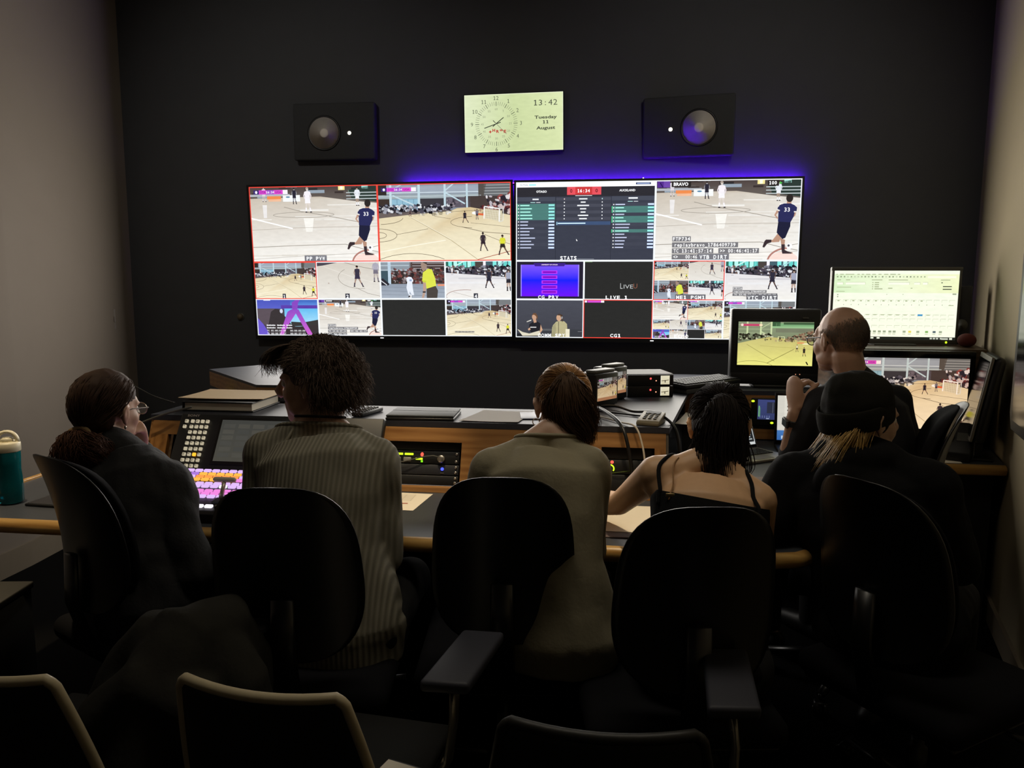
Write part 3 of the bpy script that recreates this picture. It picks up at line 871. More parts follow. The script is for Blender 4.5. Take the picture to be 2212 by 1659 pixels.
def booth(p):
    p.rect(0, 0, 1, 1, ['4a4c56', '3f4048'], 1)
    p.rect(.4, .78, 1, 1, '3a3c42', 2); p.rect(.38, .77, .56, .82, '5a5c60', 3); p.rect(.92, .83, .98, .84, '8a8c90', 3)
    p.rect(0, .90, .45, 1, '24252a', 3)
    P = lambda pts, c, l=4: p.poly(pts, c, l)
    P([(.20, .66), (.26, .58), (.31, .57), (.36, .62), (.385, .80), (.36, .90), (.24, .90), (.20, .80)], '24242a')
    p.disc(.275, .455, .035, .085, 'c39a80', 6); P([(.24, .42), (.26, .36), (.30, .36), (.325, .44), (.32, .56), (.30, .44), (.27, .40)], '6a4c38', 7)
    P([(.255, .52), (.30, .52), (.31, .60), (.27, .62)], 'c39a80', 5)
    P([(.37, .66), (.40, .80), (.35, .92), (.28, .93), (.36, .82)], 'c9a184', 5); P([(.18, .78), (.21, .74), (.22, .80), (.19, .82)], 'c9a184', 6)
    p.rect(.215, .72, .305, .745, 'd8d8da', 6); P([(.16, .58), (.23, .53), (.23, .56), (.165, .60)], 'd2d0c8', 8)
    P([(.02, .78), (.10, .86), (.20, .90), (.35, .82), (.38, .95), (.10, .96)], 'd9d3bd', 7)
    P([(.55, .68), (.60, .58), (.65, .56), (.72, .57), (.76, .64), (.77, .90), (.74, .98), (.54, .98)], 'b4ad86')
    P([(.54, .72), (.59, .62), (.60, .80), (.58, .98), (.53, .98)], '9f9a78', 5)
    p.disc(.64, .475, .038, .09, 'c9a184', 6); P([(.61, .41), (.64, .37), (.69, .40), (.705, .50), (.69, .60), (.675, .50), (.66, .42)], '4a3a30', 7)
    p.disc(.685, .475, .014, .035, '8a8a8e', 8); p.line([(.635, .58), (.635, .92)], .012, '3a3630', 8)
    p.rect(.74, .77, .80, .99, 'e4dfc6', 8)

def multi_four(p):
    for i, f in enumerate((lambda q: wide_court(q, False, True), cam_two, cam_three, cam_four)):
        x, y = i % 2, i // 2
        q = p.sub(x * .5, y * .5, x * .5 + .5, y * .5 + .5); q.frame(.012, 'e8e4e6', 15); f(q)

def multi_ten(p):
    player33(p.sub(0, 0, .5, .5), 'pp', True); q = p.sub(.5, 0, 1, .5); wide_court(q, True, True)
    p.line([(.5, 0), (.5, .5)], .012, 'd84a40', 16)
    fs = (lambda q: wide_court(q, False, True), cam_two, cam_three, cam_four, graphic_x, lambda q: player33(q, None, True), None, lambda q: wide_court(q, False, True))
    for i, f in enumerate(fs):
        x, y = i % 4, i // 4
        q = p.sub(x * .25, .5 + y * .25, x * .25 + .25, .75 + y * .25)
        if f is None: q.rect(0, 0, 1, 1, '2b2b2b', 1)
        else: f(q)
        q.frame(.02, 'd9d6dc', 16)

def burned_in(p, lines, y, h, fs):
    """white on grey burnt-in text rows: (text, x0, x1)"""
    for i, row in enumerate(lines):
        for t, x0, x1 in row:
            yy = y + i * h
            p.rect(x0, yy, x1, yy + h * .86, '77767a', 15)
            p.text(t, (x0 + x1) / 2, yy + h * .43, fs, 'f6f6f6', 16, wid=(x1 - x0) * .92, bold=.025)

# ------------------------------------------------------------------ the two big displays of the video wall
WHITE_L, RED_L = 'eef2f6', 'e8483c'
def caption(tile, t, W, H, x, y, hgt, wid, back=None):
    p = Pic(W, H)
    if back: p.rect(x - wid / 2 - .015, y - hgt * .85, x + wid / 2 + .015, y + hgt * .75, back, 17)
    p.text(t, x, y, hgt, 'f8fafc', 18, bold=.03, wid=wid, mono=True)
    return tag(p.build('caption', SCREEN, tile), kind='stuff')

def big_display(t, label, tiles):
    W, H = 1.65, 0.928
    o = empty('display', t['loc'], 0, label, 'screen', 'displays of the video wall')
    o.rotation_euler = Euler((t['tilt'], t['roll'], 0))
    f = MB()
    b, d = 0.012, 0.03
    for cx, cz, sx, sz in ((0, H / 2 + b / 2, W + 2 * b, b), (0, -H / 2 - b, W + 2 * b, 2 * b), (-W / 2 - b / 2, 0, b, H), (W / 2 + b / 2, 0, b, H)):
        f.box((cx, d / 2 - 0.006, cz), (sx, d, sz))
    f.build('bezel', BLACK, o)
    MB().box((0, 0.014, 0), (W, 0.018, H)).build('case', BLACK, o)
    MB().box((0, 0.045, 0), (0.5, 0.05, 0.4)).build('wall_bracket', BLACK, o)
    for (x0, y0, x1, y1), draw, cap, rim in tiles:
        p = Pic(W * (x1 - x0), H * (y1 - y0))
        draw(p)
        p.frame(.012 if (x1 - x0) > .3 else .022, rim, 19)
        tl = p.build('picture_tile', SCREEN, o, ((x0 + x1) / 2 * W - W / 2, 0.004, H / 2 - (y0 + y1) / 2 * H), UPRIGHT)
        if cap:
            cp = caption(tl, cap[0], p.w, p.h, *cap[1:])
    MB().box((0.0, -0.008, -H / 2 - b), (0.02, 0.004, 0.004)).build('status_light', glow('white_led', 'ffffff', 2.0), o)
    return o

def blank(p): p.rect(0, 0, 1, 1, '2b2b2a', 1)
def final_court(p): wide_court(p, True, True); p.rect(.13, .86, .43, .90, 'a8a49c', 15); p.text('TC 08:46:75:09:20', .28, .88, .025, '3a3a3a', 16, wid=.28, bold=.02)
def bravo(p):
    player33(p, 'bravo')
    burned_in(p, [[('FTP734', .125, .255)], [('replaybravo_1786409739', .125, .585)], [('TC 13:41:57:14', .125, .415), ('>> 00:46:41:17', .45, .73)], [('<>   00:46:42:11', .125, .415)]], .695, .075, .045)
def bravo_small(p):
    player33(p, 'mini', True)
    burned_in(p, [[('FTP734', .14, .27)], [('replaybravo_1786409739', .14, .62)], [('TC 13:41:57:14', .14, .44), ('00:46:41:17', .49, .77)], [('00:46:42:11', .14, .44)]], .68, .08, .04)
def ctr_four(p):
    cam_four(p)
    burned_in(p, [[('FTP734', .12, .255)], [('replaybravo_1786409739', .12, .59)], [('TC 13:41:57:14  00:46:41:17', .12, .74)]], .66, .08, .04)
def live_one(p):
    blank(p); p.rect(0, .005, .12, .035, '7fa070', 2)
    p.text('L', .545, .645, .14, 'b9bcbc', 3, wid=.035); p.text('IVE', .645, .66, .10, 'b9bcbc', 3, wid=.135); p.text('U', .745, .645, .12, '8d5a48', 3, wid=.055)
def cg_one(p):
    blank(p); p.rect(.015, .02, .30, .075, 'd44fd0', 3); p.rect(.015, .02, .05, .075, 'f2dff4', 4); p.rect(.05, .02, .06, .075, '3c2f72', 4); p.rect(.255, .02, .30, .075, 'f6eef8', 4)

big_display(TV_L, 'large multiview display at left of the video wall, shows cameras 1 to 4', [
    ((0, 0, .5, .5), lambda p: player33(p, 'pp'), ('PP PVW', .5, .955, .05, .145, '77777e'), RED_L),
    ((.5, 0, 1, .5), lambda p: wide_court(p, True), None, RED_L),
    ((0, .5, .25, .75), lambda p: wide_court(p, False, True), ('1', .465, .93, .09, .022, '3a3a44'), RED_L),
    ((.25, .5, .5, .75), cam_two, ('2', .475, .93, .09, .04, '3a3a44'), WHITE_L),
    ((.5, .5, .75, .75), cam_three, ('3', .46, .93, .09, .04, None), WHITE_L),
    ((.75, .5, 1, .75), cam_four, ('4', .46, .93, .09, .035, '3a3a44'), WHITE_L),
    ((0, .75, .25, 1), graphic_x, None, WHITE_L),
    ((.25, .75, .5, 1), bravo_small, None, WHITE_L),
    ((.5, .75, .75, 1), blank, None, WHITE_L),
    ((.75, .75, 1, 1), final_court, None, WHITE_L)])
big_display(TV_R, 'large multiview display at right of the video wall, shows the red score panel', [
    ((0, 0, .5, .5), stats_page, ('STATS', .385, .965, .05, .12, None), WHITE_L),
    ((.5, 0, 1, .5), bravo, ('VTB DIRT', .415, .955, .05, .19, '77777e'), WHITE_L),
    ((0, .5, .25, .75), title_card, ('CG PRV', .48, .94, .09, .30, None), WHITE_L),
    ((.25, .5, .5, .75), live_one, ('LIVE 1', .475, .94, .09, .31, None), WHITE_L),
    ((.5, .5, .75, .75), multi_four, ('ME1 PGM1', .53, .93, .09, .40, '6a6a70'), RED_L),
    ((.75, .5, 1, .75), ctr_four, ('VTC DIRT', .53, .93, .09, .40, '6a6a70'), WHITE_L),
    ((0, .75, .25, 1), booth, ('COMM SPY', .53, .94, .09, .40, None), WHITE_L),
    ((.25, .75, .5, 1), cg_one, ('CG1', .47, .93, .09, .15, None), RED_L),
    ((.5, .75, .75, 1), multi_ten, ('ECHO', .42, .93, .09, .20, None), WHITE_L),
    ((.75, .75, 1, 1), lambda p: wide_court(p, True, True), None, WHITE_L)])

# the violet light strip stuck along the wall above the displays
ls = empty('light_strip', (-0.09, 4.722, 2.100), 0, 'violet light strip behind the top edge of the video wall displays', 'light strip')
MB().box((0, -0.003, -0.002), (2.36, 0.006, 0.010)).build('channel', BLACK, ls)
MB().box((0, 0.002, 0.002), (2.35, 0.006, 0.010)).build('diffuser', glow('violet_led', '5a10ff', 120.0), ls)
MB().box((0.27, -0.030, 0.020), (0.008, 0.008, 0.006), bevel=0.002).build('top_glint', glow('white_led', 'ffffff', 2.0), ls)  # small glowing block standing in for a bright glint

# ------------------------------------------------------------------ clock display
CW, CH = 0.592, 0.333
ck = empty('clock_display', (-0.592, 4.715, 2.457), 0, 'flat wall display showing a pale green analogue clock and the date', 'clock')
ck.rotation_euler = Euler((0.0, -0.014, 0))
MB().box((0, 0.018, 0), (CW + 0.012, 0.03, CH + 0.012), bevel=0.004).build('case', BLACK, ck)
MB().box((0, 0.04, 0), (0.2, 0.02, 0.2)).build('wall_bracket', BLACK, ck)
p = Pic(CW, CH)
G0, G1 = 'd2dfa8', 'dcebb4'
p.poly([(0, 0), (.5, 0), (.5, 1), (0, 1)], ['ecf6cf', 'd8e6ae', 'd6e4ac', 'e6f3c6'], 0)
p.poly([(.5, 0), (1, 0), (1, 1), (.5, 1)], ['d8e6ae', 'e9f5c0', 'e4f0b8', 'd6e4ac'], 0)
p.frame(.012, 'f2fad8', 1)
p.build('picture_tile', picture_mat('clock_screen', 0.92), ck, (0, 0.0, 0), UPRIGHT)
AS = CW / CH
def cpos(k, r):      # k in sixtieths, r as share of the height
    a = k / 60 * 2 * PI
    return .325 + r * math.sin(a) / AS, .513 - r * math.cos(a)
dial = Pic(CW, CH)
GR = '5d6450'
for k in range(60):
    dial.line([cpos(k, .32 if k % 5 else .31), cpos(k, .385)], .010 if k % 5 == 0 else .006, '6f7660' if k % 5 else '4d5244', 2)
tag(dial.build('minute_marks', SCREEN, ck, None, UPRIGHT), kind='stuff')
num = Pic(CW, CH)
for h in range(1, 13):
    x, y = cpos(h * 5, .445); num.text(str(h), x, y, .066, GR, 2)
    x, y = cpos(h * 5, .255); num.text(str(h * 5), x, y, .036, '8a9276', 2)
num.text('13:42', .825, .175, .095, '4d5244', 2, wid=.235)
for t, y, w in (('Tuesday', .425, .225), ('11', .51, .055), ('August', .61, .19)):
    num.text(t, .825, y, .055, '454a3c', 2, bold=.025, wid=w)
tag(num.build('lettering', SCREEN, ck, None, UPRIGHT), kind='stuff')
lg = Pic(CW, CH)
for t, x, y, w in (('H', .298, .625, .028), ('R', .338, .645, .03), ('=', .375, .628, .03), ('E', .412, .648, .026)):
    lg.text(t, x, y, .052, 'b8443c', 3, bold=.05, wid=w)
lg.poly([(.262 + .018 * math.cos(t) * (1 if i % 2 == 0 else .45), .65 + .032 * math.sin(t) * (1 if i % 2 == 0 else .45)) for i, t in enumerate(np.linspace(0, 2 * PI, 9)[:-1])], 'b8443c', 3)
tag(lg.build('logo', SCREEN, ck, None, UPRIGHT), kind='stuff')
hd = Pic(CW, CH)
hd.line([cpos(50 / 60 * 5 + 5.0, -.08), cpos(8.5, .17)], .014, '33382e', 4)
hd.line([cpos(42, -.085), cpos(42, .23)], .014, '33382e', 4)
hd.line([cpos(22.5, -.075), cpos(22.5, .26)], .006, '55584c', 5); hd.line([cpos(52.5, .02), cpos(52.5, .085)], .012, '33382e', 4)
hd.build('clock_hands', SCREEN, ck, None, UPRIGHT)

# ------------------------------------------------------------------ loudspeakers on the back wall
CONE = mat('grey_speaker_cone', 'ece4d8', 0.9, spec=0.1, noise=0.05)
SPK = mat('speaker_cabinet_black', '3a3b3c', 0.9, noise=0.1)
def loudspeaker(loc, rz, rx, side, label):
    o = empty('loudspeaker', loc, rz, label, 'speaker', 'loudspeakers flanking the clock')
    o.rotation_euler = Euler((rx, 0, rz))
    MB().box((side * 0.0, 0.05, 0.01), (0.52, 0.06, 0.34), bevel=0.012).build('cabinet', SPK, o)
    R = Matrix.Translation((-side * 0.06, 0.018, 0.0)) @ Matrix.Rotation(PI / 2, 4, 'X')
    MB().lathe([(0.093, 0.0), (0.098, 0.004), (0.104, 0.003), (0.106, 0.0)], n=40, M=R).build('surround', BLACK, o)
    MB().lathe([(0.094, 0.003), (0.06, -0.004), (0.030, -0.010)], n=40, M=R).build('cone', CONE, o)
    MB().lathe([(0.031, -0.010), (0.028, 0.002), (0.018, 0.009), (0.0001, 0.011)], n=32, M=R).build('dust_cap', CONE, o)
    MB().lathe([(0.022, 0.0), (0.014, 0.004), (0.0001, 0.006)], n=16, M=Matrix.Translation((side * 0.10, 0.018, -0.002)) @ Matrix.Rotation(PI / 2, 4, 'X') @ Matrix.Scale(0.5, 4)).build('status_light', glow('speaker_led', 'fff6e0', 3.0), o)
    MB().box((0, 0.10, 0), (0.12, 0.06, 0.12)).build('wall_bracket', SPK, o)
    return o
loudspeaker((-1.70, 4.675, 2.415), 0.0, 0.0, 1, 'dark loudspeaker with pale grey cone, on wall left of the clock')
loudspeaker((0.425, 4.665, 2.395), -0.16, 0.08, -1, 'dark loudspeaker with pale grey cone, on wall right of the clock')
# ------------------------------------------------------------------ the control desk
DARKBODY = mat('dark_carcass', '121211', 0.7, noise=0.1)
DESK_Z, HZ, WZ = 0.74, 0.965, 1.05
FRONT = [(-2.21, 2.19), (0.47, 2.19)] + [(0.47 + 0.17 * math.sin(t), 2.36 - 0.17 * math.cos(t)) for t in (0.45, 0.9, 1.3)] + [(0.67, 2.75), (0.72, 3.08)] + \
        [(0.88 + 0.16 * math.cos(t), 3.25 + 0.19 * math.sin(t)) for t in (2.9, 2.4, 1.9)] + [(1.0, 3.445), (1.685, 3.445)]
BACK = [(1.80, 3.86), (0.30, 3.86), (0.22, 2.72), (-2.21, 2.72)]
desk = empty('control_desk', (-0.5, 2.7, 0), 0, 'long dark-topped control desk with oak edges curving to the right wall', 'desk')
def on(o):       # children of an empty placed in world coordinates
    return Matrix.Translation(-Vector(o.location))
MD = on(desk)
MB().prism(FRONT + BACK, DESK_Z - 0.035, DESK_Z, MD).build('desk_top', LAMINATE, desk)
pts = [(x, y, DESK_Z - 0.022) for x, y in FRONT]
MB().tube(pts, 0.024, 14, MD, hint=(0, 0, 1), squash=[(0.98, 1)] * len(pts)).build('edge_lipping', OAK_LIP, desk)
MB().box((-2.222, 2.46, DESK_Z - 0.014), (0.022, 0.54, 0.046), MD, 0.004).build('side_lipping', OAK_LIP, desk)
# carcass under the racks, end panel, pedestal under the right ledge
MB().box((-0.77, 3.02, 0.352), (1.94, 0.5, 0.704), MD).build('carcass', DARKBODY, desk)
MB().box((-1.72, 2.60, 0.352), (0.03, 0.30, 0.704), MD).build('end_panel', DARKBODY, desk)
MB().prism([(1.38, 3.50), (1.668, 3.50), (1.765, 3.84), (1.38, 3.84)], 0, 0.704, MD).build('pedestal', DARKBODY, desk)
MB().prism([(0.36, 3.88), (1.805, 3.88), (1.965, 4.50), (0.36, 4.50)], 0, HZ - 0.04, MD).build('carcass', DARKBODY, desk)
# the raised rack section: sloped oak front with openings
def sloped(x0, x1, za, zb, d0=-0.02, d1=0.0, m=None):
    """a slab on the sloped front plane between heights za and zb; d: depth behind the plane"""
    def py(z): return 2.70 + (z - DESK_Z) * 0.40
    v = []
    for d in (d0, d1):
        v += [(x0, py(za) + d, za), (x1, py(za) + d, za), (x1, py(zb) + d, zb), (x0, py(zb) + d, zb)]
    f = [(3, 2, 1, 0), (4, 5, 6, 7), (0, 1, 5, 4), (1, 2, 6, 5), (2, 3, 7, 6), (3, 0, 4, 7)]
    f = [tuple(reversed(q)) for q in f]
    return MB().add(v, f, MD)
for nm, a in (('front_rail', (-1.77, 0.21, 0.915, HZ - 0.001)), ('front_rail', (-1.77, 0.21, DESK_Z + 0.001, 0.758))):
    sloped(*a, -0.012, 0.012).build(nm, OAK, desk)
for x0, x1 in ((-1.77, -1.70), (-0.535, -0.02), (0.17, 0.21)):
    sloped(x0, x1, 0.758, 0.915, -0.012, 0.012).build('front_upright', OAK if x1 - x0 > .3 else OAK_Z, desk)
for x0, x1 in ((-1.70, -0.535), (-0.02, 0.17)):
    sloped(x0, x1, 0.758, 0.915, 0.03, 0.045).build('rack_recess', BLACK, desk)
MB().prism([(2.70, DESK_Z), (2.79, HZ - .001), (3.26, HZ - .001), (3.26, DESK_Z)], 0.20, 0.22, MD @ Matrix(((0, 0, 1, 0), (1, 0, 0, 0), (0, 1, 0, 0), (0, 0, 0, 1)))).build('rack_end', mat('grey_lit_wood', '6b655a', 0.5), desk)  # wooden end, the grey of the light on it put into its colour
MB().prism([(2.70, DESK_Z), (2.79, HZ - .001), (3.10, HZ - .001), (3.10, DESK_Z)], -1.785, -1.765, MD @ Matrix(((0, 0, 1, 0), (1, 0, 0, 0), (0, 1, 0, 0), (0, 0, 0, 1)))).build('rack_end', OAK_Y, desk)
SHEEN = mat('dark_laminate_satin', '3a3d46', 0.50, spec=0.35, noise=0.10, nscale=80)
MB().prism([(-1.785, 2.785), (0.222, 2.785), (0.40, 3.845), (0.40, 4.50), (-0.14, 4.50), (-0.22, 3.12), (-1.785, 3.12)], HZ, HZ + 0.022, MD).build('shelf_top', SHEEN, desk)
MB().prism([(0.40, 3.845), (1.80, 3.845), (1.985, 4.50), (0.40, 4.50)], HZ, HZ + 0.022, MD).build('shelf_top', SHEEN, desk)
MB().box((1.08, 3.855, 0.915), (1.40, 0.024, 0.10), MD).build('front_rail', OAK, desk)
MB().box((1.08, 3.875, 0.80), (1.42, 0.02, 0.13), MD).build('rack_recess', mat('rack_panel', '1c1b19', 0.5), desk)
MB().box((0.70, 3.856, 0.772), (0.60, 0.018, 0.05), MD).build('front_rail', OAK, desk)
# the raised wing at the back left
wing = empty('corner_counter', (-1.8, 3.7, 0), 0, 'raised dark counter with oak fascia in the back-left corner of the desk', 'counter')
MW = on(wing)
WP = [(-2.09, 3.80), (-1.56, 3.235), (-1.22, 3.25), (-1.42, 3.66), (-1.69, 3.92), (-1.875, 4.10)]
MB().prism(WP, WZ - 0.012, WZ, MW).build('counter_top', SHEEN, wing)
def strip(a, b, z0, z1, th=0.02):
    a = Vector(a); b = Vector(b); n = Vector((-(b - a).y, (b - a).x)).normalized() * th
    return MB().prism([tuple(a), tuple(b), tuple(b + n), tuple(a + n)], z0, z1, MW)
strip(WP[0], WP[1], WZ - 0.085, WZ - 0.012).build('fascia', OAK_Y, wing)
strip(WP[1], WP[2], WZ - 0.055, WZ - 0.012).build('fascia', OAK, wing)
strip(WP[0], WP[5], WZ - 0.085, WZ - 0.012, -0.02).build('fascia', OAK_Y, wing)
MB().prism([(-2.02, 3.81), (-1.56, 3.31), (-1.30, 3.31), (-1.47, 3.60), (-1.88, 4.02)], 0, WZ - 0.085, MW).build('carcass', DARKBODY, wing)
MB().box((-1.85, 3.50, WZ - 0.105), (0.09, 0.008, 0.010), MW, rot=(0, 0, -0.84)).build('status_light', glow('lime_bar', 'd9f53a', 1.6), wing)

# the raised monitor shelf in the back-right corner
sh = empty('monitor_shelf', (1.45, 4.1, HZ + 0.022), 0, 'brown wooden monitor shelf raised above the right end of the desk', 'shelf')
MS = on(sh)
SHW = wood('shelf_wood', '33251a', '5b4530', 'X')
MB().prism([(1.10, 3.86), (1.765, 3.86), (1.90, 4.35), (1.10, 4.35)], 1.165, 1.20, MS).build('shelf_board', SHW, sh)
MB().box((1.115, 4.1, (1.165 + HZ + .022) / 2), (0.03, 0.48, 1.165 - HZ - .022), MS).build('side_panel', SHW, sh)
MB().prism([(1.70, 3.87), (1.765, 3.87), (1.90, 4.35), (1.835, 4.35)], HZ + 0.022, 1.165, MS).build('side_panel', SHW, sh)
MB().prism([(1.69, 3.86), (1.775, 3.86), (1.83, 4.05), (1.745, 4.05)], HZ + 0.022, 1.165, MS).build('corner_post', SHW, sh)

# ------------------------------------------------------------------ rack units behind the desk's oak front
def rack_unit(x0, x1, za, zb, label, m):
    zc = (za + zb) / 2
    yc = 2.70 + (zc - DESK_Z) * 0.40 + 0.012
    o = empty('rack_unit', ((x0 + x1) / 2, yc, zc), 0, label, 'rack unit', 'rack units in the oak front')
    o.rotation_euler = (-math.atan(0.40), 0, 0)
    h = (zb - za) * 1.06
    MB().box((0, 0.006, 0), (x1 - x0, 0.012, h - 0.002), bevel=0.0015).build('face_plate', m, o)
    return o, x1 - x0, h
GUN = mat('gunmetal_plate', '26272c', 0.5, noise=0.08)
SCREW = mat('rack_screw_steel', 'b8b4aa', 0.3, metal=0.9)
LIME, GRN, RED, BLU = glow('lime_led', 'c8f02a', 1.5), glow('green_led', '7fe01e', 1.4), glow('red_led', 'ff5a48', 1.6), glow('blue_led', '3a46ff', 3.0)
BTN = mat('grey_button', '8f8c84', 0.5)
screw_me = MB().lathe([(0.0055, 0), (0.0055, 0.002), (0.004, 0.0035), (0.0001, 0.0035)], n=12, M=Matrix.Rotation(PI / 2, 4, 'X')).mesh('screw', SCREW)
def screws(o, w, h):
    for sx in (-1, 1):
        for sz in (-1, 1):
            link('screw', screw_me, o, (sx * (w / 2 - 0.011), 0.0, sz * (h / 2 - 0.010)))
def rect_key(w, h, d, m): return MB().box((0, -d / 2, 0), (w, d, h), bevel=min(w, h) * .2).mesh('button', m)
o, w, h = rack_unit(-1.68, -0.545, 0.880, 0.914, 'blank black rack plate, topmost in the oak front under the tablet', BLACK)
o, w, h = rack_unit(-1.68, -0.545, 0.833, 0.879, 'intercom rack unit with a row of lit green keys and a headphone cable', BLACK); screws(o, w, h)
k1 = rect_key(0.034, 0.008, 0.003, LIME); k2 = rect_key(0.030, 0.016, 0.006, BTN)
for i, x in enumerate((0.255, 0.295, 0.335, 0.375)):
    link('lit_key', k1, o, (x, 0, 0.010), label='lit lime-green key'); link('button', k2, o, (x - 0.005, 0, -0.010))
MB().ell((0.425, -0.001, 0.010), (0.006, 0.003, 0.008)).build('status_light', RED, o)
MB().box((0.415, -0.002, -0.007), (0.026, 0.004, 0.007)).build('lit_key', LIME, o)
MB().box((0.426, -0.002, -0.016), (0.007, 0.004, 0.007)).build('lit_key', GRN, o)
MB().lathe([(0.015, 0), (0.014, 0.012), (0.011, 0.014), (0.0001, 0.014)], M=Matrix.Translation((0.50, 0, -0.006)) @ Matrix.Rotation(PI / 2, 4, 'X')).build('knob', SCREW, o)
MB().tube([(0.20, -0.004, -0.014), (0.27, -0.016, -0.028), (0.36, -0.018, -0.022), (0.43, -0.012, -0.001), (0.47, -0.012, 0.005), (0.497, -0.012, -0.002)], 0.0022, 8).build('cable', GREY_PL, o)
o, w, h = rack_unit(-1.68, -0.545, 0.795, 0.832, 'dark grey rack unit with a single blue light, below the green keys', GUN); screws(o, w, h)
MB().ell((w / 2 - 0.062, -0.001, 0.003), (0.006, 0.004, 0.006)).build('status_light', BLU, o)
MB().box((w / 2 - 0.062, -0.001, -0.012), (0.014, 0.003, 0.003)).build('button', GREY_PL, o)
o, w, h = rack_unit(-1.68, -0.545, 0.760, 0.794, 'blank black rack plate just above the desk top', BLACK); screws(o, w, h)
o, w, h = rack_unit(-0.02, 0.168, 0.87, 0.914, 'blank black rack plate beside the right rack end', BLACK)
o, w, h = rack_unit(-0.02, 0.168, 0.82, 0.869, 'small rack unit with a green glowing knob between the two women', BLACK); screws(o, w, h)
MB().ell((-0.055, -0.002, 0.016), (0.006, 0.003, 0.006)).build('status_light', RED, o)
MB().tube([(-0.062 + 0.014 * math.cos(t), -0.003, -0.008 + 0.014 * math.sin(t)) for t in np.linspace(-.6, 2.6, 9)], 0.0025, 6).build('lit_ring', LIME, o)
MB().tube([(-0.085, -0.004, -0.03), (-0.03, -0.012, -0.022), (0.06, -0.012, -0.008)], 0.002, 6).build('cable', mat('green_cable', '4a5a20', 0.5), o)
o, w, h = rack_unit(-0.02, 0.168, 0.76, 0.819, 'blank black rack plate low beside the paper', BLACK)

# audio meter in the far rack
vm = empty('audio_meter', (0.765, 3.848, 0.885), -0.08, 'small audio meter with blue screen and two green lights', 'meter')
MB().box((0, 0.0, 0), (0.135, 0.03, 0.135), bevel=0.004).build('case', BLACK, vm)
p = Pic(0.098, 0.098)
p.rect(0, 0, 1, 1, ['47508a', '3c4470'], 0); p.rect(.44, .12, .98, .68, '34374a', 1); p.line([(.72, .14), (.72, .66)], .012, '8a93a8', 2)
p.rect(.04, .32, .10, .86, '7fc48a', 2); p.rect(.115, .40, .14, .86, '5a8a78', 2)
for i in range(5): p.rect(.10 + i * .11, .80, .15 + i * .11, .92, '6a76a8', 2)
p.rect(.42, .93, .56, .97, 'b8c6e8', 2)
p.build('picture_tile', picture_mat('meter_screen', 0.75), vm, (0.012, -0.0165, 0.012), UPRIGHT)
MB().ell((-0.060, -0.015, 0.052), (0.008, 0.004, 0.0055)).build('status_light', LIME, vm)
MB().ell((0.032, -0.015, -0.053), (0.008, 0.004, 0.0055)).build('status_light', LIME, vm)
ku = empty('rack_unit', (0.74, 3.855, 0.808), 0, 'low dark rack unit under the small blue audio meter', 'rack unit')
MB().box((0, 0.006, 0), (0.36, 0.014, 0.038), bevel=0.002).build('face_plate', GUN, ku)
for i in range(7): MB().box((-0.12 + i * 0.032, -0.003, 0.004), (0.018, 0.006, 0.008), bevel=0.001).build('button', BLACK, ku)

# ------------------------------------------------------------------ switcher menu panel and console
mp_ = empty('menu_panel', (-1.22, 2.632, DESK_Z), 0, 'black menu panel with pale square keys and dark screen, leaning on the desk', 'control panel')
TI = math.radians(33)
MP = Matrix.Translation((0, -0.03, 0.075)) @ Matrix.Rotation(-TI, 4, 'X')     # local: X right, Z up the face, -Y outward
W_, H_ = 0.80, 0.228
MB().box((0, 0.02, H_ / 2), (W_, 0.036, H_), MP, 0.006).build('case', mat('charcoal_case', '232425', 0.5, noise=0.06), mp_)
MB().prism([(-0.02, 0), (0.10, 0), (0.10, 0.16), (0.0, 0.085), (-0.045, 0.075)], -W_ / 2 + 0.01, W_ / 2 - 0.01, Matrix(((0, 0, 1, 0), (1, 0, 0, 0), (0, 1, 0, 0), (0, 0, 0, 1)))).build('stand', BLACK, mp_)
key_me = MB().box((0, -0.003, 0), (0.0125, 0.008, 0.0125), bevel=0.002).mesh('key', mat('pale_key', 'd6cdb8', 0.4))
key_me.materials.clear(); key_me.materials.append(glow('pale_lit_key', 'c4b89c', 0.85))
lit_me = key_me.copy(); lit_me.materials.clear(); lit_me.materials.append(glow('amber_lit_key', 'ffab2e', 1.6))
cols = [-0.368, -0.344, -0.324, -0.304, -0.284]
rnd = random.Random(5)
ks = Pic(W_, H_)
for r_ in range(9):
    z = H_ - 0.034 - r_ * 0.0222
    cs = cols if r_ == 0 else ([cols[0] - 0.003] + cols[1:] if r_ == 1 else cols[1:])
    if r_ > 1: cs = cols[1:]
    for c_, x in enumerate(cs):
        lit = (r_ == 6 and c_ == 2)
        link('key', lit_me if lit else key_me, mp_, MP @ Vector((x, 0.0, z)), (-TI, 0, 0), 'amber lit key' if lit else None)
        if not lit and rnd.random() < .8:
            u = (x + W_ / 2) / W_; v = 1 - z / H_
            for q in range(rnd.choice((1, 1, 2))): ks.rect(u - .0045, v - .012 + q * .02, u + .0045 - rnd.uniform(0, .004), v - .002 + q * .02, '5d5648', 1)
ks.text('SONY', .072, .055, .038, 'b9b6aa', 1, bold=.02, wid=.062)
tag(ks.build('lettering', PRINT, mp_, MP @ Vector((0, -0.0075, H_ / 2)), (PI / 2 - TI, 0, 0)), kind='stuff')
sc = Pic(0.30, 0.165)
sc.rect(0, 0, 1, 1, ['4a4a46', '54524a'], 0)
rr = random.Random(3)
for i in range(6):
    for j in range(5):
        sc.rect(.04 + j * .19, .10 + i * .14, .19 + j * .19, .20 + i * .14, rr.choice(['52514c', '4e4e4a', '57554e']), 1)
sc.rect(.42, .50, .66, .515, '9a988c', 2)
MB().box((-0.075, 0.0, H_ / 2 + 0.006), (0.325, 0.004, 0.19), MP, 0.002).build('screen_frame', BLACK, mp_)
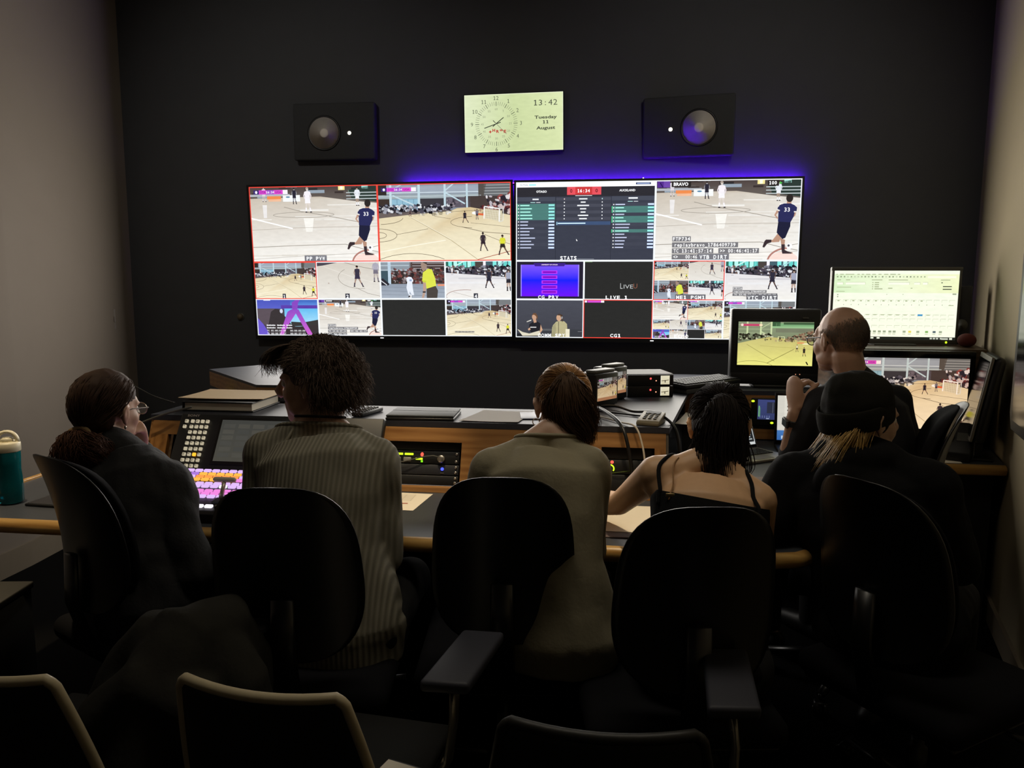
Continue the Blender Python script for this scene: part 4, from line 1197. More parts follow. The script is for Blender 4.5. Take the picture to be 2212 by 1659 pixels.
sc.build('picture_tile', picture_mat('menu_screen', 0.75), mp_, MP @ Vector((-0.075, -0.004, H_ / 2 + 0.006)), (PI / 2 - TI, 0, 0))

con = empty('vision_mixer', (-1.22, 2.42, DESK_Z), 0, 'vision mixer console with pink and amber lit keys and a T-bar', 'mixer')
CS = math.atan(0.045 / 0.36)
MB().prism([(-0.19, 0.0), (0.17, 0.0), (0.17, 0.085), (-0.175, 0.038), (-0.19, 0.03)], -0.37, 0.37, Matrix(((0, 0, 1, 0), (1, 0, 0, 0), (0, 1, 0, 0), (0, 0, 0, 1))), 0.003).build('case', BLACK, con)
def cz(y): return 0.038 + (y + 0.175) * (0.047 / 0.345)
cap = MB().box((0, 0, 0.004), (0.026, 0.015, 0.009), bevel=0.003)
KEYC = {n: cap.mesh('key', glow(n, c, s)) for n, c, s in (('lilac_lit_key', 'd9b4f2', 1.15), ('pink_lit_key', 'ee86dc', 1.1), ('violet_lit_key', 'b07be0', 1.0), ('amber_key', 'ffb24a', 1.2), ('orange_key', 'ff9648', 1.2), ('white_lit_key', 'f6eefc', 1.3))}
KEYC['dark_key'] = cap.mesh('key', GREY_PL)
rows = [(0.145, 'lilac_lit_key', 'lilac_lit_key'), (0.115, 'violet_lit_key', 'amber_key'), (0.090, 'lilac_lit_key', 'orange_key'), (0.065, 'pink_lit_key', 'amber_key'), (0.030, 'lilac_lit_key', 'lilac_lit_key'), (0.008, 'lilac_lit_key', 'white_lit_key'),
        (-0.030, 'pink_lit_key', 'pink_lit_key'), (-0.052, 'pink_lit_key', 'orange_key'), (-0.075, 'lilac_lit_key', 'lilac_lit_key'), (-0.11, 'white_lit_key', 'white_lit_key'), (-0.15, 'white_lit_key', 'white_lit_key')]
for ri, (y, a_, b_) in enumerate(rows):
    for ci in range(22):
        x = -0.345 + ci * 0.0325
        if 0.055 < x < 0.115 and -0.13 < y < 0.03: continue
        if ri in (1, 2, 3):
            kind = b_ if -0.24 < x < -0.06 or x > .12 else a_
        elif ri in (6, 7):
            kind = b_ if (ci * 7 + ri) % 6 == 0 else a_
        elif ri == 10:
            kind = 'white_lit_key' if x < -0.04 else ('orange_key' if x > 0.14 else 'dark_key')
        elif ri == 9:
            if x > -0.24 and x < 0.14: continue
            kind = a_ if x < 0 else 'orange_key'
        else:
            kind = a_ if (ci * 5 + ri) % 9 else b_
        link('key', KEYC[kind], con, (x, y, cz(y)), (CS, 0, 0))
tb = MB().tube([(0.0, -0.02, cz(-0.02)), (0.01, 0.0, cz(0) + 0.05)], 0.008, 12)
def put_tbar(x, y):
    MB().box((x, y, cz(y) + .002), (0.03, 0.09, 0.006), rot=(CS, 0, 0)).build('slot_plate', GUN, con)
    lv = MB().tube([(x, y - 0.012, cz(y - .012)), (x + .004, y + 0.012, cz(y) + 0.055)], [0.008, 0.006], 12).build('lever', mat('t_bar_metal', 'b5ab96', 0.35, metal=0.5), con)
    MB().tube([(x - 0.028, y + 0.013, cz(y) + 0.060), (x + 0.036, y + 0.013, cz(y) + 0.060)], 0.0085, 14, round_caps=True).build('handle', mat('t_bar_grip', 'cfc5ad', 0.4), lv)
put_tbar(-0.045, -0.075)
put_tbar(0.085, -0.06)

# ------------------------------------------------------------------ things on the raised shelf
def sheet(name, quad, z, m, label, cat, th=0.0012, group=None, curl=0.0):
    """a sheet of paper with a little curl, as a thin solid"""
    c = [sum(q[0] for q in quad) / 4, sum(q[1] for q in quad) / 4]
    n = 8
    V = []; F = []
    for k, dz in ((0, 0), (1, th)):
        for j in range(n + 1):
            for i in range(n + 1):
                u, v = i / n, j / n
                x = (1 - v) * ((1 - u) * quad[0][0] + u * quad[1][0]) + v * ((1 - u) * quad[3][0] + u * quad[2][0])
                y = (1 - v) * ((1 - u) * quad[0][1] + u * quad[1][1]) + v * ((1 - u) * quad[3][1] + u * quad[2][1])
                V.append((x - c[0], y - c[1], dz + curl * ((2 * u - 1) ** 2 * .5 + (2 * v - 1) ** 2 * .5)))
    N = (n + 1) * (n + 1)
    for j in range(n):
        for i in range(n):
            a = j * (n + 1) + i
            F += [(a + N, a + 1 + N, a + n + 2 + N, a + n + 1 + N), (a, a + n + 1, a + n + 2, a + 1)]
    e = [i for i in range(n + 1)] + [(j) * (n + 1) + n for j in range(1, n + 1)] + [n * (n + 1) + i for i in range(n - 1, -1, -1)] + [j * (n + 1) for j in range(n - 1, 0, -1)]
    for i in range(len(e)):
        a, b = e[i], e[(i + 1) % len(e)]
        F.append((a, b, b + N, a + N))
    o = MB().add(V, F).build(name, m, None, (c[0], c[1], z))
    return tag(o, label, cat, group)
TOP = HZ + 0.022
# ring binder with a manila folder on it
rb = empty('ring_binder', (-1.555, 3.005, TOP), 0.0, 'black ring binder lying under the manila folder', 'binder')
MB().box((0, 0, 0.003), (0.30, 0.26, 0.005), bevel=0.002).build('cover', BLACK, rb)
MB().box((0, 0, 0.037), (0.30, 0.26, 0.005), bevel=0.002).build('cover', BLACK, rb)
MB().box((-0.148, 0, 0.02), (0.005, 0.26, 0.04), bevel=0.002).build('spine', BLACK, rb)
MB().box((0.0, 0, 0.020), (0.285, 0.245, 0.028)).build('page_block', PAPER, rb)
MANILA = mat('manila_card', 'c8ac80', 0.75, noise=0.04)
sheet('folder', [(-1.745, 2.915), (-1.385, 2.925), (-1.395, 3.185), (-1.745, 3.175)], TOP + 0.043, MANILA, 'buff manila folder lying on a black binder behind the menu panel', 'folder', 0.002, curl=0.004)
# black tablet in a folio case
tbk = empty('tablet', (-0.708, 2.885, TOP), 0.04, 'black tablet in closed case lying on the raised shelf', 'tablet')
MB().box((0, 0, 0.006), (0.262, 0.19, 0.012), bevel=0.004).build('case', BLACK, tbk)
MB().box((0, 0, 0.017), (0.258, 0.186, 0.008), bevel=0.003).build('cover', mat('folio_cover', '34373a', 0.6, spec=0.25), tbk)
MB().box((0, 0.02, 0.0215), (0.256, 0.003, 0.001)).build('fold_line', BLACK, tbk)
rm = empty('remote_control', (-0.945, 2.915, TOP), -0.22, 'black remote control with grey keys beside the tablet', 'remote')
MB().box((0, 0, 0.010), (0.05, 0.165, 0.018), bevel=0.005).build('case', BLACK, rm)
bt = MB().box((0, 0, 0.002), (0.009, 0.007, 0.004), bevel=0.001).mesh('button', GREY_PL)
for i in range(3):
    for j in range(8): link('button', bt, rm, (-0.014 + i * 0.014, -0.062 + j * 0.0165, 0.019))
sheet('paper_sheet', [(-0.555, 2.80), (-0.33, 2.795), (-0.30, 3.04), (-0.50, 3.05)], TOP + 0.001, mat('grey_paper', '9b938a', 0.8, noise=0.03), 'loose grey paper sheet on the raised shelf beside the tablet', 'paper', curl=0.003)
fo = empty('plastic_folder', (-0.24, 2.96, TOP), 0.15, 'blue plastic folder beside the grey sheet on the raised shelf', 'folder')
MB().box((0, 0, 0.003), (0.20, 0.15, 0.004), bevel=0.001).build('cover', mat('navy_plastic', '24264f', 0.4), fo)
# loose sheet on the left of the rack top, under the man's chin
# printed sheet in the lamp light on the desk
ps = sheet('printed_sheet', [(-0.845, 2.455), (-0.645, 2.455), (-0.625, 2.665), (-0.835, 2.67)], DESK_Z + 0.0005, mat('white_paper', 'efe6d4', 0.8, noise=0.02), 'printed sheet with red line, in lamp light on the desk', 'paper')
pr = Pic(0.19, 0.20)
for i in range(7): pr.rect(.10, .10 + i * .06, .80, .106 + i * .06, 'b9b0a0', 0)
for i in range(5): pr.rect(.10 + i * .17, .08, .105 + i * .17, .50, 'c4bcae', 0)
pr.rect(.08, .62, .78, .66, 'a8483a', 0)
tag(pr.build('lettering', PRINT, ps, (0, 0, 0.0018)), kind='stuff')

# ------------------------------------------------------------------ small monitors and boxes at the right end of the raised shelf
def picture_on(o, w, h, draw, m, loc, rot):
    p = Pic(w, h); draw(p)
    return p.build('picture_tile', m, o, loc, rot)
def warm_court(p): p.tint = (1.0, .82, .66); wide_court(p, True, True)
def field_mon(loc, rz, label, sz):
    o = empty('field_monitor', loc, rz, label, 'monitor', 'small monitors on the raised shelf')
    w, d, h = sz
    MB().box((0, d / 2, h / 2 + 0.006), (w, d, h), bevel=0.006).build('case', BLACK, o)
    MB().box((0, d * .35, h + 0.012), (w * .86, d * .5, 0.014), bevel=0.004).build('top_cover', GREY_PL, o)
    for sx in (-1, 1): MB().box((sx * w * .38, d / 2, 0.003), (0.02, d * .8, 0.006)).build('foot', BLACK, o)
    picture_on(o, w * .84, h * .66, lambda p: (warm_court(p), p.rect(0, .86, 1, 1, 'b98e70', 12)), picture_mat('dim_screen', 0.75), (0, -0.0008, h * .56), UPRIGHT)
    return o
field_mon((-0.005, 3.225, TOP), 0.98, 'black field monitor with a warm court picture, nearer of two at the shelf bend', (0.17, 0.10, 0.14))
field_mon((0.045, 3.42, TOP), 0.98, 'smaller black field monitor standing just behind the other at the shelf bend', (0.14, 0.09, 0.145))
def half_rack(z, label, tone):
    o = empty('preview_box', (0.165, 3.66, z), 0.24, label, 'monitor', 'twin preview boxes stacked on the shelf')
    MB().box((0, 0, 0.026), (0.215, 0.22, 0.048), bevel=0.002).build('case', BLACK, o)
    MB().box((0, -0.112, 0.026), (0.215, 0.006, 0.050), bevel=0.001).build('face_plate', BLACK, o)
    picture_on(o, 0.042, 0.040, lambda p: (p.rect(0, 0, 1, 1, ['e9e2c4', 'd8cfae'], 0), p.line([(.1, .6), (.9, .5)], .08, '6a5f48', 1), p.rect(.45, .55, .55, .8, '3a342c', 2), p.rect(0, 0, .06, 1, 'f6f2e0', 1)), picture_mat('small_lit_screen', 0.95), (0.068, -0.1155, 0.027), UPRIGHT)
    MB().ell((0.0, -0.115, 0.034), (0.0045, 0.003, 0.0045)).build('status_light', glow('red_lamp', 'ff4a4a', 2.0), o)
    MB().ell((0.026, -0.115, 0.024), (0.003, 0.003, 0.003)).build('status_light', glow('amber_lamp', 'ffb08a', 1.2), o)
    return o
half_rack(TOP, 'lower of two stacked black preview boxes with lit square screens', 0)
hb = half_rack(TOP + 0.052, 'upper of two stacked black preview boxes with lit square screens', 1)
MB().box((0, 0.0, 0.052), (0.222, 0.20, 0.003)).build('cover', mat('satin_cover', '4a4a48', 0.6, spec=0.2), hb)
# keyboard on a slab at the bend
kr = math.radians(46)
kt = empty('document_tray', (0.46, 3.86, TOP), kr, 'dark flat case lying under the black keyboard at the shelf bend', 'tray')
MB().box((0, 0, 0.012), (0.42, 0.15, 0.022), bevel=0.004).build('tray_body', mat('grey_tray', '3c3d3d', 0.55, spec=0.3), kt)
kb = empty('keyboard', (0.46, 3.86, TOP + 0.024), kr, 'black computer keyboard raised on a dark case, left of the broadcast monitor', 'keyboard')
MB().box((0, 0, 0.014), (0.44, 0.15, 0.020), bevel=0.006, rot=(0.06, 0, 0)).build('case', mat('keyboard_black', '232427', 0.5, spec=0.3), kb)
kc = MB().box((0, 0, 0.003), (0.0165, 0.0165, 0.007), bevel=0.0025).mesh('key', mat('key_black', '26272a', 0.5, spec=0.3))
for i in range(21):
    for j in range(6):
        link('key', kc, kb, (-0.20 + i * 0.020, -0.056 + j * 0.021, 0.0235 + (-0.056 + j * 0.021) * 0.06), (0.06, 0, 0))
# beige intercom box and its cables
ib = empty('intercom_box', (0.160, 2.862, TOP), -0.30, 'beige sloping keypad box with dark keys beside the desk cables', 'keypad')
MB().prism([(-0.055, 0.0), (0.055, 0.0), (0.055, 0.038), (-0.045, 0.018), (-0.055, 0.012)], -0.042, 0.042, Matrix(((0, 0, 1, 0), (1, 0, 0, 0), (0, 1, 0, 0), (0, 0, 0, 1))), 0.003).build('case', mat('beige_case', '8d8268', 0.5), ib)
bk = MB().box((0, 0, 0.002), (0.012, 0.007, 0.005), bevel=0.0015).mesh('key', BLACK)
for i in range(3):
    for j in range(4): link('key', bk, ib, (-0.02 + i * 0.02, -0.022 + j * 0.015, 0.0235 + (-0.022 + j * 0.015) * 0.2 + .002), (0.2, 0, 0))
MB().box((0, 0.038, 0.036), (0.055, 0.018, 0.003), rot=(0.2, 0, 0)).build('display_window', BLACK, ib)
def cable(name, pts, r, m, label, group=None):
    # smooth curve through the points
    P = [Vector(p) for p in pts]; out = []
    for i in range(len(P) - 1):
        p0, p1, p2, p3 = P[max(0, i - 1)], P[i], P[i + 1], P[min(len(P) - 1, i + 2)]
        for k in range(6):
            t = k / 6
            out.append(0.5 * ((2 * p1) + (p2 - p0) * t + (2 * p0 - 5 * p1 + 4 * p2 - p3) * t * t + (3 * p1 - p0 - 3 * p2 + p3) * t ** 3))
    out.append(P[-1])
    o = MB().tube([q - P[0] for q in out], r, 8).build(name, m, None, P[0])
    return tag(o, label, 'cable', group)
CB = mat('cable_black', '101011', 0.4)
cable('cable', [(-0.13, 3.10, TOP + .008), (-0.06, 3.03, TOP + .035), (0.01, 2.86, TOP + .030), (0.055, 2.755, TOP - .002), (0.08, 2.715, 0.90), (0.09, 2.70, 0.83), (0.095, 2.69, 0.745)], 0.007, CB, 'thick black cable hanging over the oak edge beside the ponytail', 'desk cables')
cable('cable', [(-0.10, 3.06, TOP + .005), (-0.01, 2.93, TOP + .006), (0.05, 2.84, TOP + .006), (0.10, 2.765, TOP + .004), (0.125, 2.73, 0.93), (0.135, 2.71, 0.86), (0.14, 2.695, 0.745)], 0.0035, mat('cable_white', 'c9bfae', 0.5), 'thin white cable hanging over the oak edge', 'desk cables')
cable('cable', [(-0.08, 3.20, TOP + .006), (0.03, 3.17, TOP + .014), (0.10, 3.06, TOP + .012), (0.165, 2.955, TOP + .030), (0.205, 2.89, TOP + .025), (0.245, 2.84, TOP - .01), (0.262, 2.82, 0.90), (0.27, 2.80, 0.745)], 0.0055, CB, 'black cable looping behind the beige keypad box', 'desk cables')
cable('cable', [(-0.08, 3.10, TOP + .005), (0.06, 3.03, TOP + .006), (0.15, 2.98, TOP + .006), (0.225, 2.95, TOP + .004), (0.268, 2.90, 0.93), (0.285, 2.86, 0.745)], 0.0035, CB, 'thin black cable running past the beige keypad box', 'desk cables')
# loose wire above the desk's left end
cable('cable', [(-1.78, 2.95, TOP + .02), (-1.86, 2.93, TOP + .05), (-1.93, 2.95, TOP + .075), (-1.98, 2.97, TOP + .09)], 0.002, GREY_PL, 'thin loose wire end sticking out left of the manila folder', None)
cable('cable', [(-1.62, 2.80, TOP + .03), (-1.70, 2.76, TOP + .01), (-1.80, 2.74, 0.96), (-1.95, 2.74, 0.90), (-2.08, 2.72, 0.745)], 0.004, GREY_PL, 'grey cable drooping from the menu panel to the left desk end', None)

# ------------------------------------------------------------------ monitors at the right
def yellow_court(p):
    p.tint = (0.90, 0.88, 0.66)
    R = p.rect
    R(0, 0, 1, .5, ['8c9a8c', '808a7a'], 1)
    for y in (.06, .16, .25): R(0, y, .45, y + .02, '9fae9c', 2)
    R(.44, .0, .56, .14, '3f5f4a', 2); R(.5, .03, 1, .12, '7fae8e', 2); R(.6, .01, 1, .06, '44604c', 3); R(.44, .10, 1, .14, '98c4a4', 3)
    R(.5, .15, 1, .24, '7b8078', 2)
    for x in (.12, .30, .44): p.poly([(x - .01, 0), (x + .012, 0), (x + .012, .36), (x - .01, .36)], 'cfe0c4', 4)
    p.line([(.30, .22), (.43, .33)], .02, 'cfe0c4', 4); p.line([(.30, .16), (.43, .02)], .018, 'b9cbb0', 4)
    crowd(p, .02, .28, .46, .42, 80, ['25241f', '3c3a34', 'c9c9c0', '5a5a52', '15140f', '2a2924'], .022, 5, 6)
    crowd(p, .46, .20, 1, .44, 260, ['7a5a52', '97857a', '4a3a36', '8c6a60', '2f2824', 'b09a8c', '5a443e'], .022, 5, 7, lambda x, y: y > .46 - .45 * (x - .42))
    p.poly([(0, .50), (.25, .40), (.42, .345), (1, .44), (1, 1), (0, 1)], ['cfc890', 'cfc890', 'c4b880', 'cbc288', 'f0ee9c', 'f0ee9c'], 6)
    ln = '8a8450'
    p.line([(.12, .52), (.50, .90)], .008, ln, 7); p.line([(.40, .95), (.75, .62)], .012, ln, 7); p.arc(.2, 1.15, .34, .25, -PI * .85, -PI * .2, .008, ln, 7)
    p.line([(.3, .55), (1, .62)], .006, 'b0a868', 7); p.line([(.62, .40), (.62, .34), (.535, .34)], .012, 'e9efcf', 8); p.line([(.535, .335), (.535, .45)], .012, 'e9efcf', 8)
    person(p, .56, .33, .12, '2a2a2a', '2a2a2a', lay=8); person(p, .79, .51, .17, 'e0dcc8', '3a3832', lay=9); person(p, .885, .57, .21, '2a2a26', '26251f', lay=9)
    p.poly([(.91, .91), (.925, .90), (.95, .97), (.935, .98)], '1c1a16', 9)
    R(.79, .46, .88, .49, 'e89a70', 8); R(.86, .48, .95, .51, 'f4f2dc', 8)
    p.tint = (1, .9, .7); p.rect(.03, .05, .31, .10, 'c0487c', 9); p.disc(.05, .075, .018, .03, 'e8e0ec', 10); R(.28, .055, .32, .095, 'f0ead8', 10)

m1 = empty('broadcast_monitor', (0.825, 4.02, TOP), -0.03, 'black broadcast monitor with a yellowish court picture, beside the bald man', 'monitor')
MB().box((0, 0.0, 0.205), (0.43, 0.085, 0.38), bevel=0.010).build('case', mat('monitor_black', '1b1b1a', 0.5, noise=0.08), m1)
MB().box((0, -0.040, 0.222), (0.375, 0.012, 0.236), bevel=0.002).build('screen_surround', BLACK, m1)
MB().box((0, -0.043, 0.045), (0.42, 0.004, 0.055), bevel=0.001).build('control_strip', BLACK, m1)
MB().box((0, 0.0, 0.008), (0.20, 0.16, 0.016), bevel=0.004).build('stand', BLACK, m1)
picture_on(m1, 0.362, 0.218, yellow_court, SCREEN, (0, -0.0468, 0.222), UPRIGHT)
for x in (0.105, 0.125): MB().ell((x, -0.046, 0.070), (0.002, 0.002, 0.002)).build('status_light', glow('amber_lamp', 'ffb08a', 1.2), m1)
MB().box((0.14, -0.046, 0.352), (0.028, 0.003, 0.006)).build('badge', GREY_PL, m1)

m2 = empty('computer_monitor', (1.425, 4.12, 1.20), -0.02, 'grey computer monitor with a bright pale spreadsheet-like window, on the wooden shelf', 'monitor')
MB().box((0, 0.02, 0.198), (0.615, 0.03, 0.385), bevel=0.004).build('case', mat('grey_bezel', '4c4b45', 0.5), m2)
fr = MB()
for c, s in (((0, 0.0, 0.383), (0.62, 0.02, 0.018)), ((0, 0.0, 0.017), (0.615, 0.02, 0.022)), ((-0.302, 0, 0.2), (0.012, 0.02, 0.36)), ((0.302, 0, 0.2), (0.012, 0.02, 0.36))): fr.box(c, s, bevel=0.002)
fr.build('bezel', mat('grey_bezel', '4c4b45', 0.5), m2)
MB().box((0, 0.02, 0.004), (0.20, 0.16, 0.008)).build('stand', mat('grey_bezel', '4c4b45', 0.5), m2)
def app_window(p):
    R = p.rect
    R(0, 0, 1, 1, ['f6fce8', 'fbfde6'], 0)
    p.poly([(0, .05), (.5, .05), (.5, .32), (0, .32)], ['ddf2c8', 'eef8d4', 'f4fadc', 'd8f0c4'], 1); p.poly([(.5, .05), (1, .05), (1, .32), (.5, .32)], ['eef8d4', 'f3f8c8', 'f0f6c4', 'f4fadc'], 1)
    R(0, .955, 1, 1, '23241f', 3)
    for x in (.285, .335, .385): R(x - .012, .962, x + .012, .985, 'e8ecd8', 4)
    for x in (.80, .825, .85, .88): R(x, .965, x + .018, .985, 'd4d8c8', 4)
    R(.89, .968, .945, .99, 'd4d8c8', 4); R(.955, .963, .978, .99, 'e8ecd8', 4)
    r = random.Random(2)
    g = 'a9b48c'
    for x, w in ((.015, .01), (.045, .03), (.09, .07), (.185, .02), (.22, .02), (.255, .035), (.305, .03), (.355, .025), (.40, .035), (.45, .045), (.51, .02)): R(x, .047, x + w, .058, g, 2)
    for i in range(26): R(.02 + i * .028, .078, .032 + i * .028, .096, r.choice(['8b967a', 'a4b090', 'c2ccb0', '7f8a74']), 2)
    R(.75, .075, .975, .105, 'fdfee4', 2)
    for x, w in ((.025, .03), (.095, .035), (.305, .085), (.44, .155), (.855, .075)): R(x, .128, x + w, .138, g, 2)
    for x0, x1 in ((.025, .075), (.095, .255), (.44, .61), (.645, .695), (.715, .755)): R(x0, .165, x1, .20, 'fafdea', 2); R(x0, .165, x1, .169, 'b4be98', 3); R(x1 - .002, .165, x1, .20, 'b4be98', 3)
    for i in range(4): R(.31, .165 + i * .03, .32, .178 + i * .03, 'b4be98', 2); R(.33, .165 + i * .03, .33 + .035 + (i == 3) * .03, .178 + i * .03, g, 2)
    R(.44, .245, .475, .258, g, 2); R(.62, .245, .635, .255, g, 2); R(.025, .235, .14, .243, g, 2); R(.02, .295, .09, .303, g, 2)
    R(.86, .165, .872, .178, '5a6450', 2); R(.875, .218, .945, .232, '4a5244', 2); R(.875, .258, .945, .272, '4a5244', 2); R(.955, .325, .985, .342, '98a284', 2)
    R(.03, .34, .04, .355, '98a284', 2); R(.03, .37, .04, .385, '98a284', 2); R(.43, .335, .436, .345, g, 2); R(.56, .335, .566, .345, g, 2)
    for yi, (y, full) in enumerate(((.42, 1), (.63, .8), (.69, .75), (.79, .7))):
        for i in range(16):
            x = .02 + i * .061
            if i < (1 - full) * 16: continue
            R(x, y, x + .045, y + .004, 'b4be98', 2); R(x, y, x + .002, y + .035, 'c4cdaa', 2)
            if yi == 0 and i < 12: R(x + .015, y + .008, x + .032, y + .022, g, 3)
            if yi == 1 and i < 13: R(x + .008, y + .004, x + .036, y + .012, g, 3)
    for i in range(15): R(.085 + i * .061, .485, .09 + i * .061, .498, '98a284', 2)
    R(.93, .49, .97, .50, g, 2)
    R(.69, .625, .73, .652, '4f9ac8', 4)
    for i, x in enumerate((.30, .34, .38, .42, .465, .50, .58, .625, .69, .76, .82, .87)):
        c = {7: 'e8d86a', 9: '8cb86a', 10: '5a6a70'}.get(i, 'a4ae92')
        R(x, .865, x + .024, .895, c, 2); R(x - .002, .91, x + .022, .918, 'b4be98', 2)
picture_on(m2, 0.592, 0.347, app_window, picture_mat('bright_screen', 1.04), (0, -0.008, 0.2), UPRIGHT)
MB().ell((0.255, -0.012, 0.017), (0.005, 0.003, 0.006)).build('status_light', LIME, m2)

m3 = empty('computer_monitor', (1.385, 3.80, DESK_Z), -0.03, 'black monitor with an orange court picture, on the desk under the wooden shelf', 'monitor')
MB().box((0, 0.02, 0.262), (0.60, 0.035, 0.39), bevel=0.005).build('case', BLACK, m3)
fr = MB()
for c, s in (((0, 0.0, 0.440), (0.60, 0.02, 0.034)), ((0, 0.0, 0.078), (0.60, 0.02, 0.024)), ((-0.288, 0, 0.26), (0.024, 0.02, 0.36)), ((0.288, 0, 0.26), (0.024, 0.02, 0.36))): fr.box(c, s, bevel=0.002)
fr.build('bezel', BLACK_GLOSS, m3)
MB().box((0, 0.025, 0.04), (0.05, 0.03, 0.08)).build('stand_neck', BLACK, m3)
MB().box((0, 0.0, 0.005), (0.24, 0.09, 0.010), bevel=0.003).build('stand_base', BLACK, m3)
def orange_court(p): p.tint = (1.0, 0.83, 0.70); wide_court(p, True)
picture_on(m3, 0.553, 0.335, orange_court, SCREEN, (0, -0.008, 0.257), UPRIGHT)

# the monitor seen edge on beside the right wall
m4 = empty('computer_monitor', (1.595, 3.62, DESK_Z), -1.87, 'black monitor turned edge-on beside the right wall, its frame pale', 'monitor')
ML = Matrix.Translation((0, 0, 0.09)) @ Matrix.Rotation(-0.16, 4, 'X')
MB().box((0, 0.03, 0.19), (0.34, 0.045, 0.38), ML, 0.02).build('case', BLACK, m4)
MB().box((0, 0.0, 0.19), (0.33, 0.012, 0.37), ML, 0.003).build('bezel', mat('satin_frame', '6f6a62', 0.45), m4)
MB().box((0, -0.007, 0.19), (0.30, 0.002, 0.33), ML).build('screen', BLACK_GLOSS, m4)
MB().box((0, 0.05, 0.06), (0.06, 0.03, 0.12)).build('stand_neck', BLACK, m4)
MB().box((0, 0.03, 0.006), (0.20, 0.14, 0.012), bevel=0.004).build('stand_base', BLACK, m4)
# desk phone in front of it
ph = empty('desk_phone', (1.535, 3.56, DESK_Z), -0.5, 'black desk phone standing in front of the edge-on monitor', 'phone')
MB().prism([(-0.07, 0), (0.07, 0), (0.07, 0.15), (0.03, 0.16), (-0.07, 0.04)], -0.06, 0.06, Matrix(((0, 0, 1, 0), (1, 0, 0, 0), (0, 1, 0, 0), (0, 0, 0, 1))), 0.006).build('case', BLACK, ph)
hs = MB().tube([(-0.03, -0.03, 0.10), (-0.03, 0.0, 0.165), (-0.03, 0.04, 0.205), (-0.03, 0.075, 0.20)], [0.022, 0.014, 0.014, 0.022], 12, round_caps=True)
hs.build('handset', BLACK, ph)
MB().box((0.025, -0.012, 0.108), (0.05, 0.06, 0.004), rot=(0.8, 0, 0)).build('keypad', GREY_PL, ph)
sheet('paper_sheet', [(1.44, 3.46), (1.52, 3.46), (1.53, 3.53), (1.44, 3.53)], DESK_Z + 0.0005, mat('white_paper', 'efe6d4', 0.8), 'small white paper under the black desk phone', 'paper')
# red ball and dark little box on the shelf end
tag(MB().ell((0, 0, 0.034), (0.042, 0.042, 0.034), nu=24, nv=14).build('ball', mat('dull_red_foam', '5a2018', 0.8), None, (1.745, 4.03, 1.20)), 'dull red foam ball at the shelf end beside the bright monitor', 'ball')
db = empty('shelf_speaker', (1.80, 4.26, 1.20), -0.2, 'small dark speaker on the shelf near the right corner', 'speaker')
MB().box((0, 0, 0.15), (0.08, 0.10, 0.30), bevel=0.006).build('cabinet', mat('dark_grey_plastic', '1e1e20', 0.6), db)
MB().lathe([(0.03, 0), (0.02, -0.006), (0.0001, -0.004)], M=Matrix.Translation((0, -0.052, 0.10)) @ Matrix.Rotation(PI / 2, 4, 'X')).build('cone', GREY_PL, db)

# ------------------------------------------------------------------ laptops
def laptop(loc, rz, label, body, draw, open_=1.92, w=0.27, d=0.19, bright=0.9):
    o = empty('laptop', loc, rz, label, 'laptop')
    MB().box((0, -d / 2, 0.007), (w, d, 0.012), bevel=0.003).build('deck', body, o)
    kbm = MB()
    MB().box((0, -d * .34, 0.0135), (w * .84, d * .46, 0.0012)).build('key_bed', BLACK, o)
    km = MB().box((0, 0, 0.001), (w * .84 / 14 * .8, d * .46 / 5 * .8, 0.002)).mesh('key', mat('laptop_key', '2a2a28', 0.5))
    for i in range(14):
        for j in range(5): link('key', km, o, (-w * .42 + (i + .5) * w * .06, -d * .57 + (j + .5) * d * .092, 0.0142))
    MB().box((0, -d * .80, 0.0135), (w * .36, d * .26, 0.0008)).build('trackpad', mat('trackpad_grey', '8a877e', 0.35), o)
    L = Matrix.Translation((0, 0, 0.012)) @ Matrix.Rotation(-(open_ - PI / 2), 4, 'X')
    MB().box((0, 0.003, d / 2), (w, 0.006, d), L, 0.002).build('lid', body, o)
    MB().box((0, -0.0005, d / 2), (w * .97, 0.002, d * .96), L).build('screen_glass', BLACK_GLOSS, o)
    p = Pic(w * .93, d * .86); draw(p)
    p.build('picture_tile', picture_mat('laptop_screen', bright), o, L @ Vector((0, -0.0022, d / 2 + .003)), (PI / 2 - (open_ - PI / 2), 0, 0))
    return o
ALU = mat('silver_aluminium', '9a978c', 0.4, metal=0.6)
def dark_app(p):
    p.rect(0, 0, 1, 1, '26282a', 0)
    p.rect(0, .93, 1, 1, 'd8dcdc', 2); p.rect(.985, 0, 1, 1, 'd8dcdc', 2)
    r = random.Random(8)
    for i in range(14): p.rect(.86 - .0 * i, .06 + i * .06, .86 + r.uniform(.05, .10), .09 + i * .06, 'b9bdbe', 1)
    p.rect(.55, .50, .78, .535, 'e9ecec', 1)
    for i in range(6): p.rect(.58, .57 + i * .05, .58 + r.uniform(.1, .24), .59 + i * .05, '6c7072', 1)
laptop((0.575, 3.535, DESK_Z), math.radians(35), 'open silver laptop on the desk near the brunette in the camisole', ALU, dark_app, 1.95, 0.29, 0.205)
